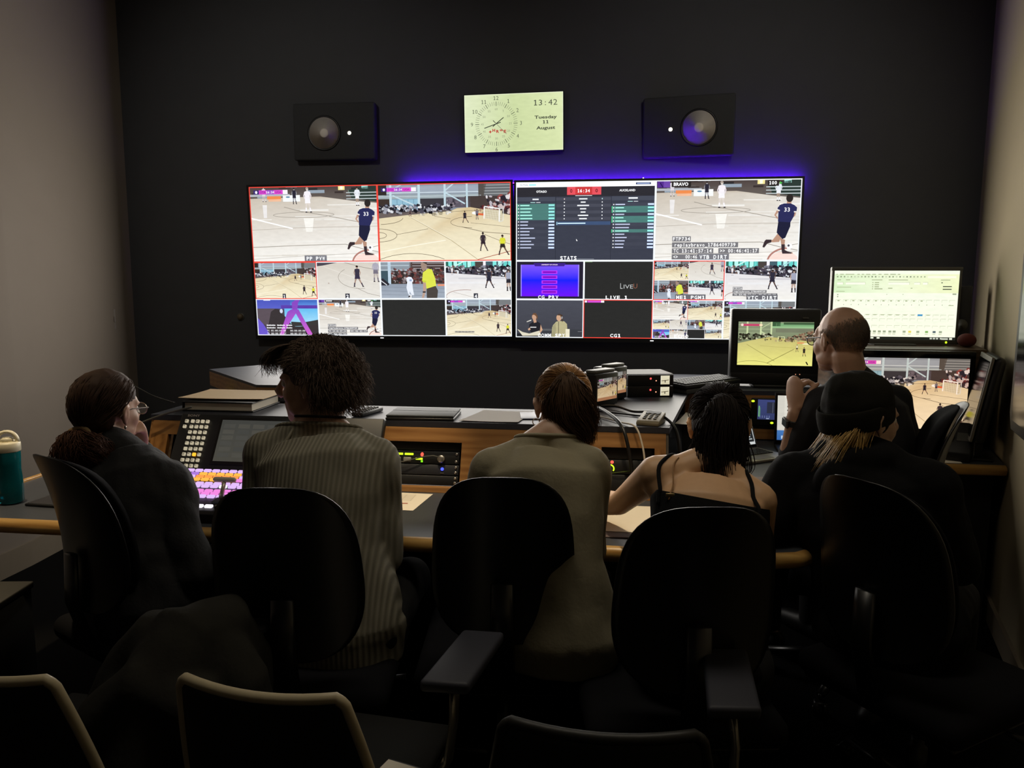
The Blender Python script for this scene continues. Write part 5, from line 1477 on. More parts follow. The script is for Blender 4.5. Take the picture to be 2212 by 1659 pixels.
def white_app(p):
    p.rect(0, 0, 1, 1, 'e9e6da', 0); p.rect(0, 0, .10, 1, 'dedbd0', 1)
    for i in range(9): p.disc(.155, .16 + i * .085, .018, .022, '2b2a28', 2); p.rect(.19, .15 + i * .085, .24, .165 + i * .085, 'c4c1b6', 2)
    p.rect(.10, 0, 1, .05, 'f2f0e6', 1)
    for i in range(3): p.rect(.42, .10 + i * .17, .60, .25 + i * .17, '8f8d86', 2); p.rect(.42, .10 + i * .17, .60, .135 + i * .17, '2f2e2c', 3); p.rect(.44, .15 + i * .17, .58, .165 + i * .17, 'd9d6cc', 3)
    p.rect(0, .78, 1, 1, ['4a7fc4', '3a6ab0'], 3); p.poly([(.12, .78), (.4, .78), (.3, .9)], 'e0a07a', 4); p.rect(.06, .90, .13, .97, 'bcd4f0', 4)
laptop((0.955, 3.70, DESK_Z + 0.0), math.radians(-4), 'black laptop with a white window on screen, behind the raised hand', BLACK, white_app, 1.72, 0.34, 0.245, 0.95)
# papers and a phone on the right bend of the desk
sheet('paper_sheet', [(0.47, 2.86), (0.66, 2.88), (0.67, 3.08), (0.52, 3.09)], DESK_Z + 0.0005, mat('mauve_paper', '8d8078', 0.8), 'greyish paper on the desk bend beside the beanie wearer', 'paper', curl=0.004)
sheet('sticky_note', [(0.585, 2.765), (0.66, 2.775), (0.655, 2.845), (0.58, 2.84)], DESK_Z + 0.001, mat('yellow_note_paper', 'c9c26a', 0.8), 'yellow note on the desk bend beside the grey paper', 'note', curl=0.004)
fn = empty('phone', (0.53, 2.62, DESK_Z), 0.6, 'phone with a lit pinkish screen lying on the desk bend', 'phone')
MB().box((0, 0, 0.004), (0.072, 0.148, 0.008), bevel=0.003).build('case', BLACK, fn)
picture_on(fn, 0.064, 0.138, lambda p: p.rect(0, 0, 1, 1, ['f0b49a', 'e8c4b0'], 0), picture_mat('phone_screen', 0.9), (0, 0, 0.0083), (0, 0, 0))
# sheet sticking up behind the brunette, papers she writes on
sheet('paper_sheet', [(0.285, 3.30), (0.40, 3.30), (0.42, 3.60), (0.36, 3.60)], DESK_Z + 0.165, PAPER, 'white sheet propped behind the brunette at the shelf bend', 'paper', curl=0.006)
bx = empty('storage_box', (0.37, 3.46, DESK_Z), 0.0, 'low dark box on the desk behind the brunette, holding a sheet up', 'box')
MB().box((0, 0, 0.08), (0.10, 0.26, 0.16), bevel=0.004).build('box_body', DARKBODY, bx)
MB().box((0, 0, 0.158), (0.106, 0.266, 0.012), bevel=0.003).build('lid', DARKBODY, bx)
sheet('paper_sheet', [(-0.06, 2.315), (0.16, 2.31), (0.17, 2.60), (-0.05, 2.60)], DESK_Z + 0.0045, mat('white_paper', 'efe6d4', 0.8), 'white sheet in lamp light under the writing arm', 'paper')
nb = empty('notebook', (0.045, 2.43, DESK_Z), 0.02, 'dull mauve notebook under the white sheet on the desk', 'notebook')
MB().box((0, 0, 0.0020), (0.26, 0.33, 0.004), bevel=0.001).build('cover', mat('mauve_card', '6a5a58', 0.7), nb)

# ------------------------------------------------------------------ water bottle and dark slate at the left end
wb = empty('water_bottle', (-2.050, 2.36, DESK_Z), 0.5, 'teal translucent water bottle with white carry-loop lid on the left desk end', 'bottle')
TEAL = mat('teal_clear_plastic', '1f8f96', 0.12, trans=0.55, ior=1.3, noise=0.03)
prof = [(0.0001, 0.006), (0.030, 0.002), (0.0355, 0.010), (0.0365, 0.05), (0.0355, 0.10), (0.033, 0.135), (0.0345, 0.17), (0.0355, 0.205), (0.034, 0.214)]
MB().lathe(prof, n=32).build('bottle_body', TEAL, wb)
MB().lathe([(0.0001, 0.010), (0.031, 0.012), (0.0325, 0.05), (0.0320, 0.10), (0.0300, 0.135), (0.031, 0.16), (0.0001, 0.161)], n=28).build('water', mat('teal_water', '0f6e80', 0.05, trans=0.6, ior=1.33), wb)
LID = mat('white_lid_plastic', 'ded6bc', 0.4)
MB().lathe([(0.0365, 0.208), (0.0375, 0.212), (0.0375, 0.240), (0.034, 0.246), (0.0001, 0.247)], n=32).build('cap', LID, wb)
MB().tube([(0.030 * math.cos(t), 0.0, 0.244 + 0.042 * math.sin(t)) for t in np.linspace(0, PI, 12)], 0.0065, 10, squash=[(1, 1.5)] * 12).build('carry_loop', LID, wb)
MB().lathe([(0.018, 0.246), (0.018, 0.258), (0.012, 0.264), (0.0001, 0.264)], n=24).build('spout', LID, wb)
ds = empty('tablet', (-1.86, 2.40, DESK_Z), -0.06, 'thin black tablet lying flat beside the water bottle', 'tablet')
MB().box((0, 0, 0.005), (0.22, 0.16, 0.009), bevel=0.003).build('case', BLACK, ds)
MB().box((0, 0, 0.0098), (0.205, 0.145, 0.0008)).build('screen', BLACK_GLOSS, ds)
wb.scale = (1.08, 1.08, 0.88)

# the dark display hung on the right wall, only its far edge in the frame
wd_ = empty('wall_display', (1.562, 3.16, 1.42), 0, 'black wall-hung display at the right frame edge, on cream wall', 'screen')
wd_.rotation_euler = (0, 0, math.atan2(RWF[1] - RWN[1], RWF[0] - RWN[0]) + PI)
# local X runs along the wall towards the viewer, +Y points into the wall
MB().prism([(-0.02, -0.41), (0.02, -0.47), (0.80, -0.47), (0.80, 0.47), (0.0, 0.47), (-0.02, 0.45)], -0.012, 0.012, Matrix(((1, 0, 0, 0), (0, 0, 1, 0), (0, 1, 0, 0), (0, 0, 0, 1))), 0.004).build('case', BLACK, wd_)
MB().box((0.40, -0.0125, 0), (0.74, 0.002, 0.86)).build('screen', BLACK_GLOSS, wd_)
MB().box((0.40, 0.03, 0), (0.2, 0.04, 0.2)).build('wall_bracket', BLACK, wd_)
# ------------------------------------------------------------------ office chairs
FAB = mat('black_chair_fabric', '111114', 0.9, noise=0.2, nscale=300, bump=0.25, bscale=900, spec=0.15)
SHELL = mat('black_chair_shell', '0e0e0e', 0.34, noise=0.08, spec=0.8)
ARMPAD = mat('slate_arm_pad', '2c2d36', 0.6, noise=0.1, nscale=120)
STEEL = mat('brushed_steel', '8f8a80', 0.35, metal=0.9)

def back_surface(z0, z1, W, taper, y0, lumbar, wrap, off, grow=0.0, nu=20, nv=26, rake=0.0):
    """grid of a curved chair back; off: offset along +y, grow: rim growth"""
    V = []
    for j in range(nv + 1):
        t = 0.5 - 0.5 * math.cos(PI * j / nv)
        s = 2 * t - 1
        n = 3.0
        # keep the outline round at the top and gently round at the bottom
        ww = (1 - abs(s) ** n) ** (1 / n) if abs(s) < 1 else 0
        w = (W * (1 - taper * t) + grow) * max(ww, 0.0) * 0.5
        zz = z0 - grow + (z1 - z0 + 2 * grow) * t
        for i in range(nu + 1):
            u = 2 * i / nu - 1
            V.append((u * w, y0 + off + lumbar * (1 - (2 * t - 0.7) ** 2) + wrap * (u * w / (W / 2)) ** 2 - rake * t, zz))
    return V

def closed_shell(A, B, nu, nv):
    N = (nu + 1) * (nv + 1)
    F = []
    for j in range(nv):
        for i in range(nu):
            a = j * (nu + 1) + i
            F.append((a, a + 1, a + nu + 2, a + nu + 1))
            F.append((a + N, a + nu + 1 + N, a + nu + 2 + N, a + 1 + N))
    for j in range(nv):
        a, b = j * (nu + 1), (j + 1) * (nu + 1); F.append((a, b, b + N, a + N))
        a, b = j * (nu + 1) + nu, (j + 1) * (nu + 1) + nu; F.append((a, a + N, b + N, b))
    return A + B, F

def back_part(z0, z1, W, taper, thick, y0, lumbar, wrap, puff, grow=0.0, rake=0.0):
    nu, nv = 20, 26
    A = back_surface(z0, z1, W, taper, y0, lumbar, wrap, 0.0, grow, nu, nv, rake)
    B = back_surface(z0, z1, W, taper, y0, lumbar, wrap, thick, grow, nu, nv, rake)
    # the front is puffed out like a cushion and meets the rear at a rounded rim
    out = []
    for k, (a, b) in enumerate(zip(A, B)):
        j, i = divmod(k, nu + 1)
        u, t = 2 * i / nu - 1, -math.cos(PI * j / nv)
        e = (1 - abs(u) ** 6) * (1 - abs(t) ** 8)
        out.append((b[0], a[1] + (b[1] - a[1]) * (0.25 + 0.75 * e) + puff * e, b[2]))
    mb = MB()
    V, F = closed_shell(A, out, nu, nv)
    mb.add(V, F, None, True)
    return mb

def make_task_chair(label):
    o = empty('office_chair', (0, 0, 0), 0, label, 'chair', 'office chairs at the desk')
    back_part(0.58, 1.02, 0.385, 0.14, 0.030, -0.235, 0.030, 0.050, 0.022, 0.0, 0.035).build('backrest', FAB, o)
    back_part(0.575, 1.025, 0.392, 0.14, 0.016, -0.262, 0.030, 0.050, 0.0, 0.008, 0.035).build('back_shell', SHELL, o)
    MB().tube([(0, -0.262, 0.74), (0, -0.268, 0.60), (0, -0.22, 0.43), (0, -0.06, 0.39)], [0.030, 0.032, 0.032, 0.03], 10, squash=[(1, 0.45)] * 4).build('back_bar', SHELL, o)
    MB().box((0, 0.0, 0.445), (0.48, 0.46, 0.075), bevel=0.034, seg=4).build('seat', FAB, o)
    MB().box((0, 0.0, 0.407), (0.44, 0.42, 0.024), bevel=0.01).build('seat_shell', SHELL, o)
    MB().box((0, -0.01, 0.38), (0.20, 0.22, 0.035), bevel=0.008).build('tilt_mechanism', SHELL, o)
    MB().tube([(0.08, 0.02, 0.385), (0.20, 0.04, 0.380), (0.25, 0.05, 0.375)], [0.006, 0.006, 0.011], 8).build('lever', SHELL, o)
    MB().lathe([(0.026, 0.10), (0.026, 0.24), (0.017, 0.245), (0.017, 0.37)], n=16).build('gas_column', SHELL, o)
    MB().lathe([(0.05, 0.075), (0.055, 0.09), (0.045, 0.125), (0.03, 0.13)], n=20).build('hub', SHELL, o)
    leg = MB().tube([(0.03, 0, 0.105), (0.17, 0, 0.092), (0.30, 0, 0.072)], [0.026, 0.022, 0.016], 10, squash=[(0.7, 1)] * 3).mesh('leg', SHELL)
    wl = MB()
    R = Matrix.Rotation(PI / 2, 4, 'X')
    for sy in (-0.014, 0.014):
        wl.lathe([(0.0001, -0.009), (0.024, -0.009), (0.027, -0.003), (0.027, 0.003), (0.024, 0.009), (0.0001, 0.009)], n=18, M=Matrix.Translation((0.012, sy, 0.027)) @ R)
    wl.tube([(0.0, 0, 0.075), (0.0, 0, 0.045)], 0.008, 8)
    wl.box((0.008, 0, 0.046), (0.034, 0.046, 0.016), bevel=0.006)
    cast = wl.mesh('caster', SHELL)
    cap = MB().lathe([(0.0001, 0.0), (0.009, 0.0), (0.008, 0.002), (0.0001, 0.003)], n=12, M=R).mesh('axle_cap', STEEL)
    for k in range(5):
        a = 2 * PI * k / 5 + 0.3
        link('leg', leg, o, None, (0, 0, a))
        c = link('caster', cast, o, (0.30 * math.cos(a), 0.30 * math.sin(a), 0), (0, 0, a + 0.5))
        link('axle_cap', cap, c, (0.012, -0.0235, 0.027))
    return o

def place_chair(o, x, y, rz, label, back_z=0.0):
    o.location = (x, y, 0)
    o.rotation_euler = (0, 0, rz)
    o['label'] = label
    return o
ch0 = make_task_chair('')
CHAIRS = [
    (-1.375, 2.15, -0.48, 'black office chair of the woman with glasses and low curly ponytail'),
    (-0.805, 1.955, 0.12, 'black office chair of the person in the ribbed knit sweater'),
    (-0.285, 2.125, 0.10, 'black office chair of the woman in the plain beige top'),
    (0.172, 1.935, 0.16, 'black office chair of the woman in the black camisole'),
    (0.865, 2.10, -0.95, 'black office chair of the woman in the knit beanie'),
    (0.935, 2.90, 1.28, 'black office chair of the bald man, its back turned edge-on'),
]
for i, (x, y, rz, lb) in enumerate(CHAIRS):
    o = ch0 if i == 0 else copy_tree(ch0)
    place_chair(o, x, y, rz, lb)
    if i == 5:
        for ch in o.children:
            if ch.name.startswith(('back_', 'backrest')): ch.location.z = 0.065
# ------------------------------------------------------------------ pale-rimmed chairs nearest the camera
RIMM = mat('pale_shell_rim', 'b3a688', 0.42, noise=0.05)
BACKP = mat('painted_back_shade', '141512', 0.75, noise=0.1)  # shade on the back of the pale shell, painted as a dark colour
def shell_chair(loc, rz, label, rimm=None):
    rimm = rimm or RIMM
    o = empty('shell_chair', loc, rz, label, 'chair', 'pale-rimmed chairs at the rear')
    # outline of the back seen from behind: slightly dished top edge, flaring down
    def outline(f):
        return [(-0.165 * f, 0.785), (-0.172 * f - .004, 0.775), (-0.205, 0.60), (-0.215, 0.46), (0.215, 0.46), (0.205, 0.60), (0.172 * f + .004, 0.772), (0.165 * f, 0.785)]
    def yof(x, z): return -0.20 - (z - 0.46) * 0.22 + 0.9 * x * x
    xs = np.linspace(-1, 1, 15)
    zs = np.linspace(0, 1, 11)
    def halfw(z): return 0.205 - 0.045 * max(0, (z - 0.46) / 0.325) ** 1.5
    def top(x): return 0.785 - 0.010 * (1 - (x / 0.18) ** 2)
    V = []; F = []
    for off in (0.0, 0.012):
        for t in zs:
            for u in xs:
                z = 0.46 + t * 0.325
                x = u * halfw(z)
                if t == 1: z = top(x)
                V.append((x, yof(x, z) + off, z))
    n, m = len(xs), len(zs); N = n * m
    for j in range(m - 1):
        for i in range(n - 1):
            a = j * n + i
            F += [(a, a + 1, a + n + 1, a + n), (a + N, a + n + N, a + n + 1 + N, a + 1 + N)]
    for i in range(n - 1): F += [((m - 1) * n + i, (m - 1) * n + i + 1, (m - 1) * n + i + 1 + N, (m - 1) * n + i + N), (i, i + N, i + 1 + N, i + 1)]
    for j in range(m - 1): F += [(j * n, (j + 1) * n, (j + 1) * n + N, j * n + N), (j * n + n - 1, j * n + n - 1 + N, (j + 1) * n + n - 1 + N, (j + 1) * n + n - 1)]
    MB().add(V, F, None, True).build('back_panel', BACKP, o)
    rim = []
    for z in np.linspace(0.44, 0.765, 8): rim.append((-halfw(z), z))
    for q in (0.3, 0.7): rim.append((-halfw(0.775) + 0.012 * q, 0.770 + 0.012 * q))
    for x in np.linspace(-0.150, 0.150, 11): rim.append((x, top(x) + 0.001))
    for q in (0.7, 0.3): rim.append((halfw(0.775) - 0.012 * q, 0.770 + 0.012 * q))
    for z in np.linspace(0.765, 0.44, 8): rim.append((halfw(z), z))
    MB().tube([(x, yof(x, z) + 0.006, z) for x, z in rim], 0.010, 10).build('rim', rimm, o)
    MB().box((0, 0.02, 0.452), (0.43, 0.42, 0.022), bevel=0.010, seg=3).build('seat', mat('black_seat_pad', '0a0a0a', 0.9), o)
    MB().box((0, 0.02, 0.438), (0.435, 0.425, 0.012), bevel=0.005).build('seat_shell', SHELL, o)
    for sx in (-1, 1):
        MB().tube([(sx * 0.19, 0.19, 0.435), (sx * 0.22, 0.22, 0.0)], 0.011, 10).build('leg', STEEL, o)
        MB().tube([(sx * 0.19, -0.16, 0.435), (sx * 0.22, -0.24, 0.0)], 0.011, 10).build('leg', STEEL, o)
    # the arm at its right: a curved metal post with a slate-coloured pad
    MB().tube([(0.20, 0.02, 0.445), (0.235, 0.03, 0.45), (0.262, 0.04, 0.50), (0.268, 0.06, 0.58), (0.262, 0.09, 0.652)], [0.018, 0.020, 0.022, 0.022, 0.024], 10, hint=(0, 1, 0), squash=[(1.1, .40)] * 5).build('arm_post', STEEL, o)
    MB().prism([(0.205, 0.02), (0.310, 0.03), (0.325, 0.285), (0.225, 0.275)], 0.655, 0.682, None, 0.009, 3).build('arm_pad', ARMPAD, o)
    MB().ell((0.262, 0.062, 0.615), (0.005, 0.008, 0.005)).build('bolt', CHROME, o)
    return o
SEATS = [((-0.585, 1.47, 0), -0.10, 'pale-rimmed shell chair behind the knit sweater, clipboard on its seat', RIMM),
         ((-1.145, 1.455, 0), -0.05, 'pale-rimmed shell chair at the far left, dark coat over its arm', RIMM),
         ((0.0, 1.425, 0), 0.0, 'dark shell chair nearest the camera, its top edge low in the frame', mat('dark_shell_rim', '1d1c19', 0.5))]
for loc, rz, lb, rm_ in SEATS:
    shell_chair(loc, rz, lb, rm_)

# a dark coat heaped over the left chair's arm
ct = MB()
ct.tube([(-0.03, -0.17, -0.20), (-0.01, -0.10, -0.02), (0.02, -0.02, 0.060), (0.05, 0.06, 0.050), (0.07, 0.11, -0.06), (0.08, 0.12, -0.22)], [0.07, 0.085, 0.085, 0.080, 0.075, 0.06], 16, round_caps=True)
ct.tube([(-0.19, -0.04, -0.22), (-0.13, -0.02, -0.06), (-0.05, 0.0, 0.035), (0.04, 0.0, 0.050), (0.12, 0.0, -0.05), (0.17, 0.0, -0.24)], [0.06, 0.075, 0.080, 0.080, 0.075, 0.06], 16, round_caps=True)
ct.tube([(-0.20, -0.14, -0.22), (-0.11, -0.13, -0.08), (-0.02, -0.12, 0.0), (0.07, -0.12, -0.03), (0.14, -0.12, -0.20)], [0.05, 0.060, 0.068, 0.065, 0.05], 14, round_caps=True)
COAT = dict(mb=ct, loc=(-0.925, 1.525, 0.665))

# the left-hand cabinet and a second coat at the frame's edge
cbn = empty('low_cabinet', (-1.86, 1.93, 0), 0.15, 'low dark cabinet beside the left wall, at the frame edge', 'cabinet')
MB().box((0, 0, 0.285), (0.24, 0.26, 0.55), bevel=0.004).build('body', DARKBODY, cbn)
MB().box((0, 0, 0.572), (0.25, 0.27, 0.02), bevel=0.003).build('top', mat('cabinet_top', '3a3833', 0.6), cbn)
MB().box((0, -0.133, 0.29), (0.22, 0.012, 0.50), bevel=0.003).build('door', DARKBODY, cbn)

# papers and a slim case lying on the shell chair's seat
cb = empty('clipboard', (-0.425, 1.385, 0.463), -0.30, 'clipboard with white sheets on the seat of the pale-rimmed chair', 'clipboard')
MB().box((0, 0, 0.003), (0.15, 0.24, 0.005), bevel=0.002).build('board', BLACK, cb)
MB().box((-0.004, 0.005, 0.0065), (0.135, 0.215, 0.002)).build('sheets', PAPER, cb)
MB().box((0, -0.10, 0.010), (0.05, 0.02, 0.006), bevel=0.002).build('clip', mat('brass_clip', 'b8a070', 0.3, metal=0.8), cb)
# ------------------------------------------------------------------ people
def noise3(p, s, seed=0.0):
    import mathutils.noise as mn
    return mn.noise(Vector((p[0] * s + seed, p[1] * s + seed * 1.7, p[2] * s - seed)))

def fuse(mb, voxel, smooth, name, m, parent=None, crease=0.0, cs=9.0, seed=0.0, origin=None):
    """welds overlapping solids into one continuous skin, evens it out and links it"""
    me = mb.mesh('weld', None)
    ob = bpy.data.objects.new('weld', me)
    COL.objects.link(ob)
    md = ob.modifiers.new('remesh', 'REMESH'); md.mode = 'VOXEL'; md.voxel_size = voxel; md.adaptivity = 0.0
    dg = bpy.context.evaluated_depsgraph_get(); dg.update()
    out = bpy.data.meshes.new_from_object(ob.evaluated_get(dg))
    bpy.data.objects.remove(ob); bpy.data.meshes.remove(me)
    n = len(out.vertices)
    co = np.empty(n * 3); out.vertices.foreach_get('co', co); co = co.reshape(-1, 3)
    ed = np.empty(len(out.edges) * 2, dtype=np.int64); out.edges.foreach_get('vertices', ed); ed = ed.reshape(-1, 2)
    deg = np.bincount(ed.ravel(), minlength=n).astype(float)
    for _ in range(smooth):
        acc = np.zeros_like(co)
        np.add.at(acc, ed[:, 0], co[ed[:, 1]]); np.add.at(acc, ed[:, 1], co[ed[:, 0]])
        co = co * 0.45 + (acc / deg[:, None]) * 0.55
    if crease:
        out.vertices.foreach_set('co', co.ravel()); out.update()
        nr = np.empty(n * 3); out.vertices.foreach_get('normal', nr); nr = nr.reshape(-1, 3)
        d = np.array([noise3(p, cs, seed) + 0.5 * noise3((p[0] * 2.1, p[1] * 2.1, p[2] * 1.2), cs, seed + 3) for p in co])
        co = co + nr * (d * crease)[:, None]
    if origin is not None: co = co - np.array(origin)
    out.vertices.foreach_set('co', co.ravel())
    out.polygons.foreach_set('use_smooth', [True] * len(out.polygons))
    out.materials.clear(); out.materials.append(m)
    out.update()
    return link(name, out, parent)

def V3(*a): return Vector(a)
def head_matrix(c, yaw, pitch=0.0, roll=0.0, s=1.0):
    return Matrix.Translation(c) @ Matrix.Rotation(yaw, 4, 'Z') @ Matrix.Rotation(pitch, 4, 'X') @ Matrix.Rotation(roll, 4, 'Y') @ Matrix.Scale(s, 4)

def add_head(mb, M):
    """skull, jaw and features; local +Y is the face, origin between the ears"""
    E = lambda c, r, rot=None: mb.ell(c, r, M, rot)
    E((0, -0.012, 0.040), (0.075, 0.093, 0.088)); E((0, -0.035, 0.015), (0.070, 0.068, 0.072)); E((0, 0.020, -0.005), (0.067, 0.070, 0.085))
    E((0, 0.038, -0.058), (0.052, 0.055, 0.048)); E((0, 0.068, -0.092), (0.030, 0.026, 0.022)); E((0, 0.050, -0.074), (0.044, 0.045, 0.038)); E((0, 0.066, 0.030), (0.056, 0.026, 0.040))
    for s in (-1, 1):
        E((s * 0.037, 0.054, -0.022), (0.029, 0.031, 0.036)); E((s * 0.028, 0.086, 0.026), (0.022, 0.011, 0.008))
        E((s * 0.043, 0.026, -0.058), (0.022, 0.046, 0.032))
        E((s * 0.011, 0.104, -0.027), (0.009, 0.011, 0.008))
        # ear: rim, lobe and bowl
        mb.tube([(s * 0.072, 0.012, 0.012), (s * 0.083, 0.004, 0.028), (s * 0.090, -0.012, 0.030), (s * 0.091, -0.022, 0.015), (s * 0.086, -0.018, -0.010), (s * 0.078, -0.004, -0.028)], [0.005, 0.006, 0.0065, 0.0065, 0.006, 0.008], 8, M, round_caps=True)
        E((s * 0.080, -0.006, 0.002), (0.009, 0.016, 0.026), (0, 0, s * -0.5))
    mb.tube([(0, 0.094, 0.032), (0, 0.108, 0.006), (0, 0.125, -0.018), (0, 0.115, -0.030)], [0.010, 0.0105, 0.0125, 0.011], 10, M, round_caps=True)
    E((0, 0.094, -0.052), (0.022, 0.009, 0.006)); E((0, 0.092, -0.064), (0.020, 0.009, 0.007))

def add_limb(mb, pts, rads, n=14, M=None, **k):
    mb.tube(pts, rads, n, M, round_caps=True, **k)

def bulge(a, b, ra, rm, rb, t=0.35):
    a, b = Vector(a), Vector(b)
    return [a, a.lerp(b, t), a.lerp(b, 0.7), b], [ra, rm, (rm + rb * 2) / 3, rb]

def add_hand(mb, wrist, fdir, pnorm, side, curl=(0.35, 0.5, 0.35), s=1.0, spread=0.06, thumb=0.7, thumb_curl=0.3):
    """palm with five unequal fingers; fdir: along the palm, pnorm: out of the palm, side=+1 when the thumb lies at fdir x pnorm"""
    f = Vector(fdir).normalized(); p = (Vector(pnorm) - f * f.dot(Vector(pnorm))).normalized(); w = f.cross(p) * side
    W = Vector(wrist)
    rows = []
    mb.tube([W - f * 0.012, W + f * 0.02 * s, W + f * 0.055 * s, W + f * 0.086 * s], [0.026 * s, 0.031 * s, 0.039 * s, 0.037 * s], 14, None, round_caps=True, hint=w, squash=[(1, .85), (1, .55), (1, .40), (1, .34)])
    L = [0.074, 0.082, 0.076, 0.060]
    for i in range(4):
        off = (0.027 - 0.018 * i) * s
        b = W + f * (0.088 - 0.004 * abs(i - 1)) * s + w * off
        d = (f + w * spread * (1.5 - i)).normalized()
        pts = [b - d * 0.018 * s, b]; a = 0
        q = b.copy()
        for k, (fr, c) in enumerate(zip((0.45, 0.31, 0.24), curl)):
            a += c
            q = q + (d * math.cos(a) + p * math.sin(a)) * (L[i] * fr * s)
            pts.append(q.copy())
        r0 = (0.0095 if i < 3 else 0.0082) * s
        mb.tube(pts, [r0, r0 * 1.02, r0 * .95, r0 * .88, r0 * .72], 10, None, round_caps=True)
    b = W + f * 0.022 * s + w * 0.026 * s + p * 0.006 * s
    d1 = (f * math.cos(thumb) + w * math.sin(thumb) * .8 + p * 0.45).normalized()
    c1 = b + d1 * 0.040 * s
    d2 = (d1 + f * 0.4 + p * thumb_curl).normalized()
    c2 = c1 + d2 * 0.030 * s
    d3 = (d2 + p * thumb_curl + f * .2).normalized()
    mb.tube([b - d1 * 0.012 * s, b + d1 * 0.012 * s, c1, c2, c2 + d3 * 0.022 * s], [0.014 * s, 0.0135 * s, 0.0105 * s, 0.0098 * s, 0.0078 * s], 10, None, round_caps=True)

class Pose:
    """joint positions of a seated figure, world coordinates"""
    def __init__(s, hip, yaw, chest, neck, head, hyaw, shl, shr, ell_, elr, wrl, wrr, hpitch=0.0, hroll=0.0, male=False, foot=0.0, knee=None):
        s.fw = Vector((-math.sin(yaw), math.cos(yaw), 0)); s.rt = Vector((math.cos(yaw), math.sin(yaw), 0))
        s.hip = Vector(hip); s.chest = Vector(chest); s.neck = Vector(neck); s.head = Vector(head)
        s.sh = [Vector(shl), Vector(shr)]; s.el = [Vector(ell_), Vector(elr)]; s.wr = [Vector(wrl), Vector(wrr)]
        s.HM = head_matrix(s.head, hyaw, hpitch, hroll, 1.03 if male else 0.98)
        k = 1.08 if male else 0.96
        s.k = k
        s.hj = [s.hip - s.rt * 0.085 * k, s.hip + s.rt * 0.085 * k]
        s.kn = [s.hj[0] + s.fw * 0.40 - s.rt * 0.03 + V3(0, 0, -0.02), s.hj[1] + s.fw * 0.40 + s.rt * 0.03 + V3(0, 0, -0.02)]
        if knee: s.kn = [Vector(q) for q in knee]
        s.an = [V3(q.x, q.y, 0.085) + s.fw * foot for q in s.kn]

def spine(P, g=0.0, up_to=1.0, wide=1.0, lowz=-0.06):
    """ellipse rings along the trunk: points, squash pairs (half-width, half-depth)"""
    k = P.k * wide
    h, c = P.hip, P.chest
    mid = h.lerp(c, 0.45) - P.fw * 0.02
    rib = h.lerp(c, 0.72) - P.fw * 0.012
    up = P.chest + (P.neck - P.chest) * 0.42
    pts = [h + V3(0, 0, lowz), h, h.lerp(c, .2), mid, rib, c - (c - rib) * .12, up]
    sq = [(.150, .105), (.165, .115), (.150, .108), (.128, .095), (.148, .105), (.158, .100), (.105, .066)]
    return pts, [((a * k + g), (b * k + g)) for a, b in sq]

def add_trunk(mb, P, g=0.0, wide=1.0, lowz=-0.06, hem=None):
    pts, sq = spine(P, g, 1.0, wide, lowz)
    mb.tube(pts, [1.0] * len(pts), 24, None, caps=True, hint=P.rt, squash=sq)
    mb.ell(P.hip, ((.165 * P.k * wide + g), (.115 * P.k * wide + g), .07 + g), Matrix.Translation(P.hip) @ Matrix(((P.rt.x, P.fw.x, 0, 0), (P.rt.y, P.fw.y, 0, 0), (0, 0, 1, 0), (0, 0, 0, 1))) @ Matrix.Translation(-P.hip))

def add_shoulders(mb, P, g=0.0):
    k = P.k
    base = P.neck
    for s in (0, 1):
        a = P.sh[s]
        mid = base.lerp(a, 0.55) + V3(0, 0, 0.004)
        mb.tube([base + V3(0, 0, 0.022), mid + V3(0, 0, -.005), a], [(.046 + g) * k, (.047 + g) * k, (.053 + g) * k], 14, None, round_caps=True)
        mb.tube([P.chest.lerp(a, .45) + V3(0, 0, -.05), a.lerp(P.chest, .12) + V3(0, 0, -.02)], [(.072 + g) * k, (.055 + g) * k], 14, None, round_caps=True)

def add_arm(mb, P, s, g=0.0, to=1.0, cuff=None):
    k = P.k
    p, r = bulge(P.sh[s], P.el[s], .052 * k, .047 * k, .037 * k, .3)
    add_limb(mb, p, [q + g for q in r])
    if to > 0:
        e = P.el[s].lerp(P.wr[s], to)
        p, r = bulge(P.el[s], e, .037 * k, .041 * k, (.037 + (.026 - .037) * to) * k, .25)
        add_limb(mb, p, [q + g for q in r])

def add_legs(mb, P, g=0.0, lo=0.0, feet=False):
    k = P.k
    for s in (0, 1):
        p, r = bulge(P.hj[s], P.kn[s], .085 * k, .080 * k, .057 * k, .3)
        add_limb(mb, p, [q + g for q in r], 16)
        a = P.an[s]
        p, r = bulge(P.kn[s], a, .055 * k, .055 * k, .038 * k, .3)
        add_limb(mb, p, [q + g for q in r])
        if feet:
            mb.tube([a + V3(0, 0, -.02) - P.fw * .03, a + P.fw * .06 + V3(0, 0, -.045), a + P.fw * .15 + V3(0, 0, -.058)], [.036, .036, .026], 12, None, round_caps=True)

def cut_above(o, co, no):
    """trim a garment along a plane so that it ends in a clean edge"""
    bm = bmesh.new(); bm.from_mesh(o.data)
    bmesh.ops.bisect_plane(bm, geom=bm.verts[:] + bm.edges[:] + bm.faces[:], plane_co=Vector(co) - Vector(o.parent.location), plane_no=no, clear_outer=True)
    rim = [v.co.copy() for v in bm.verts if v.is_boundary]
    bm.to_mesh(o.data); bm.free(); o.data.update()
    return rim

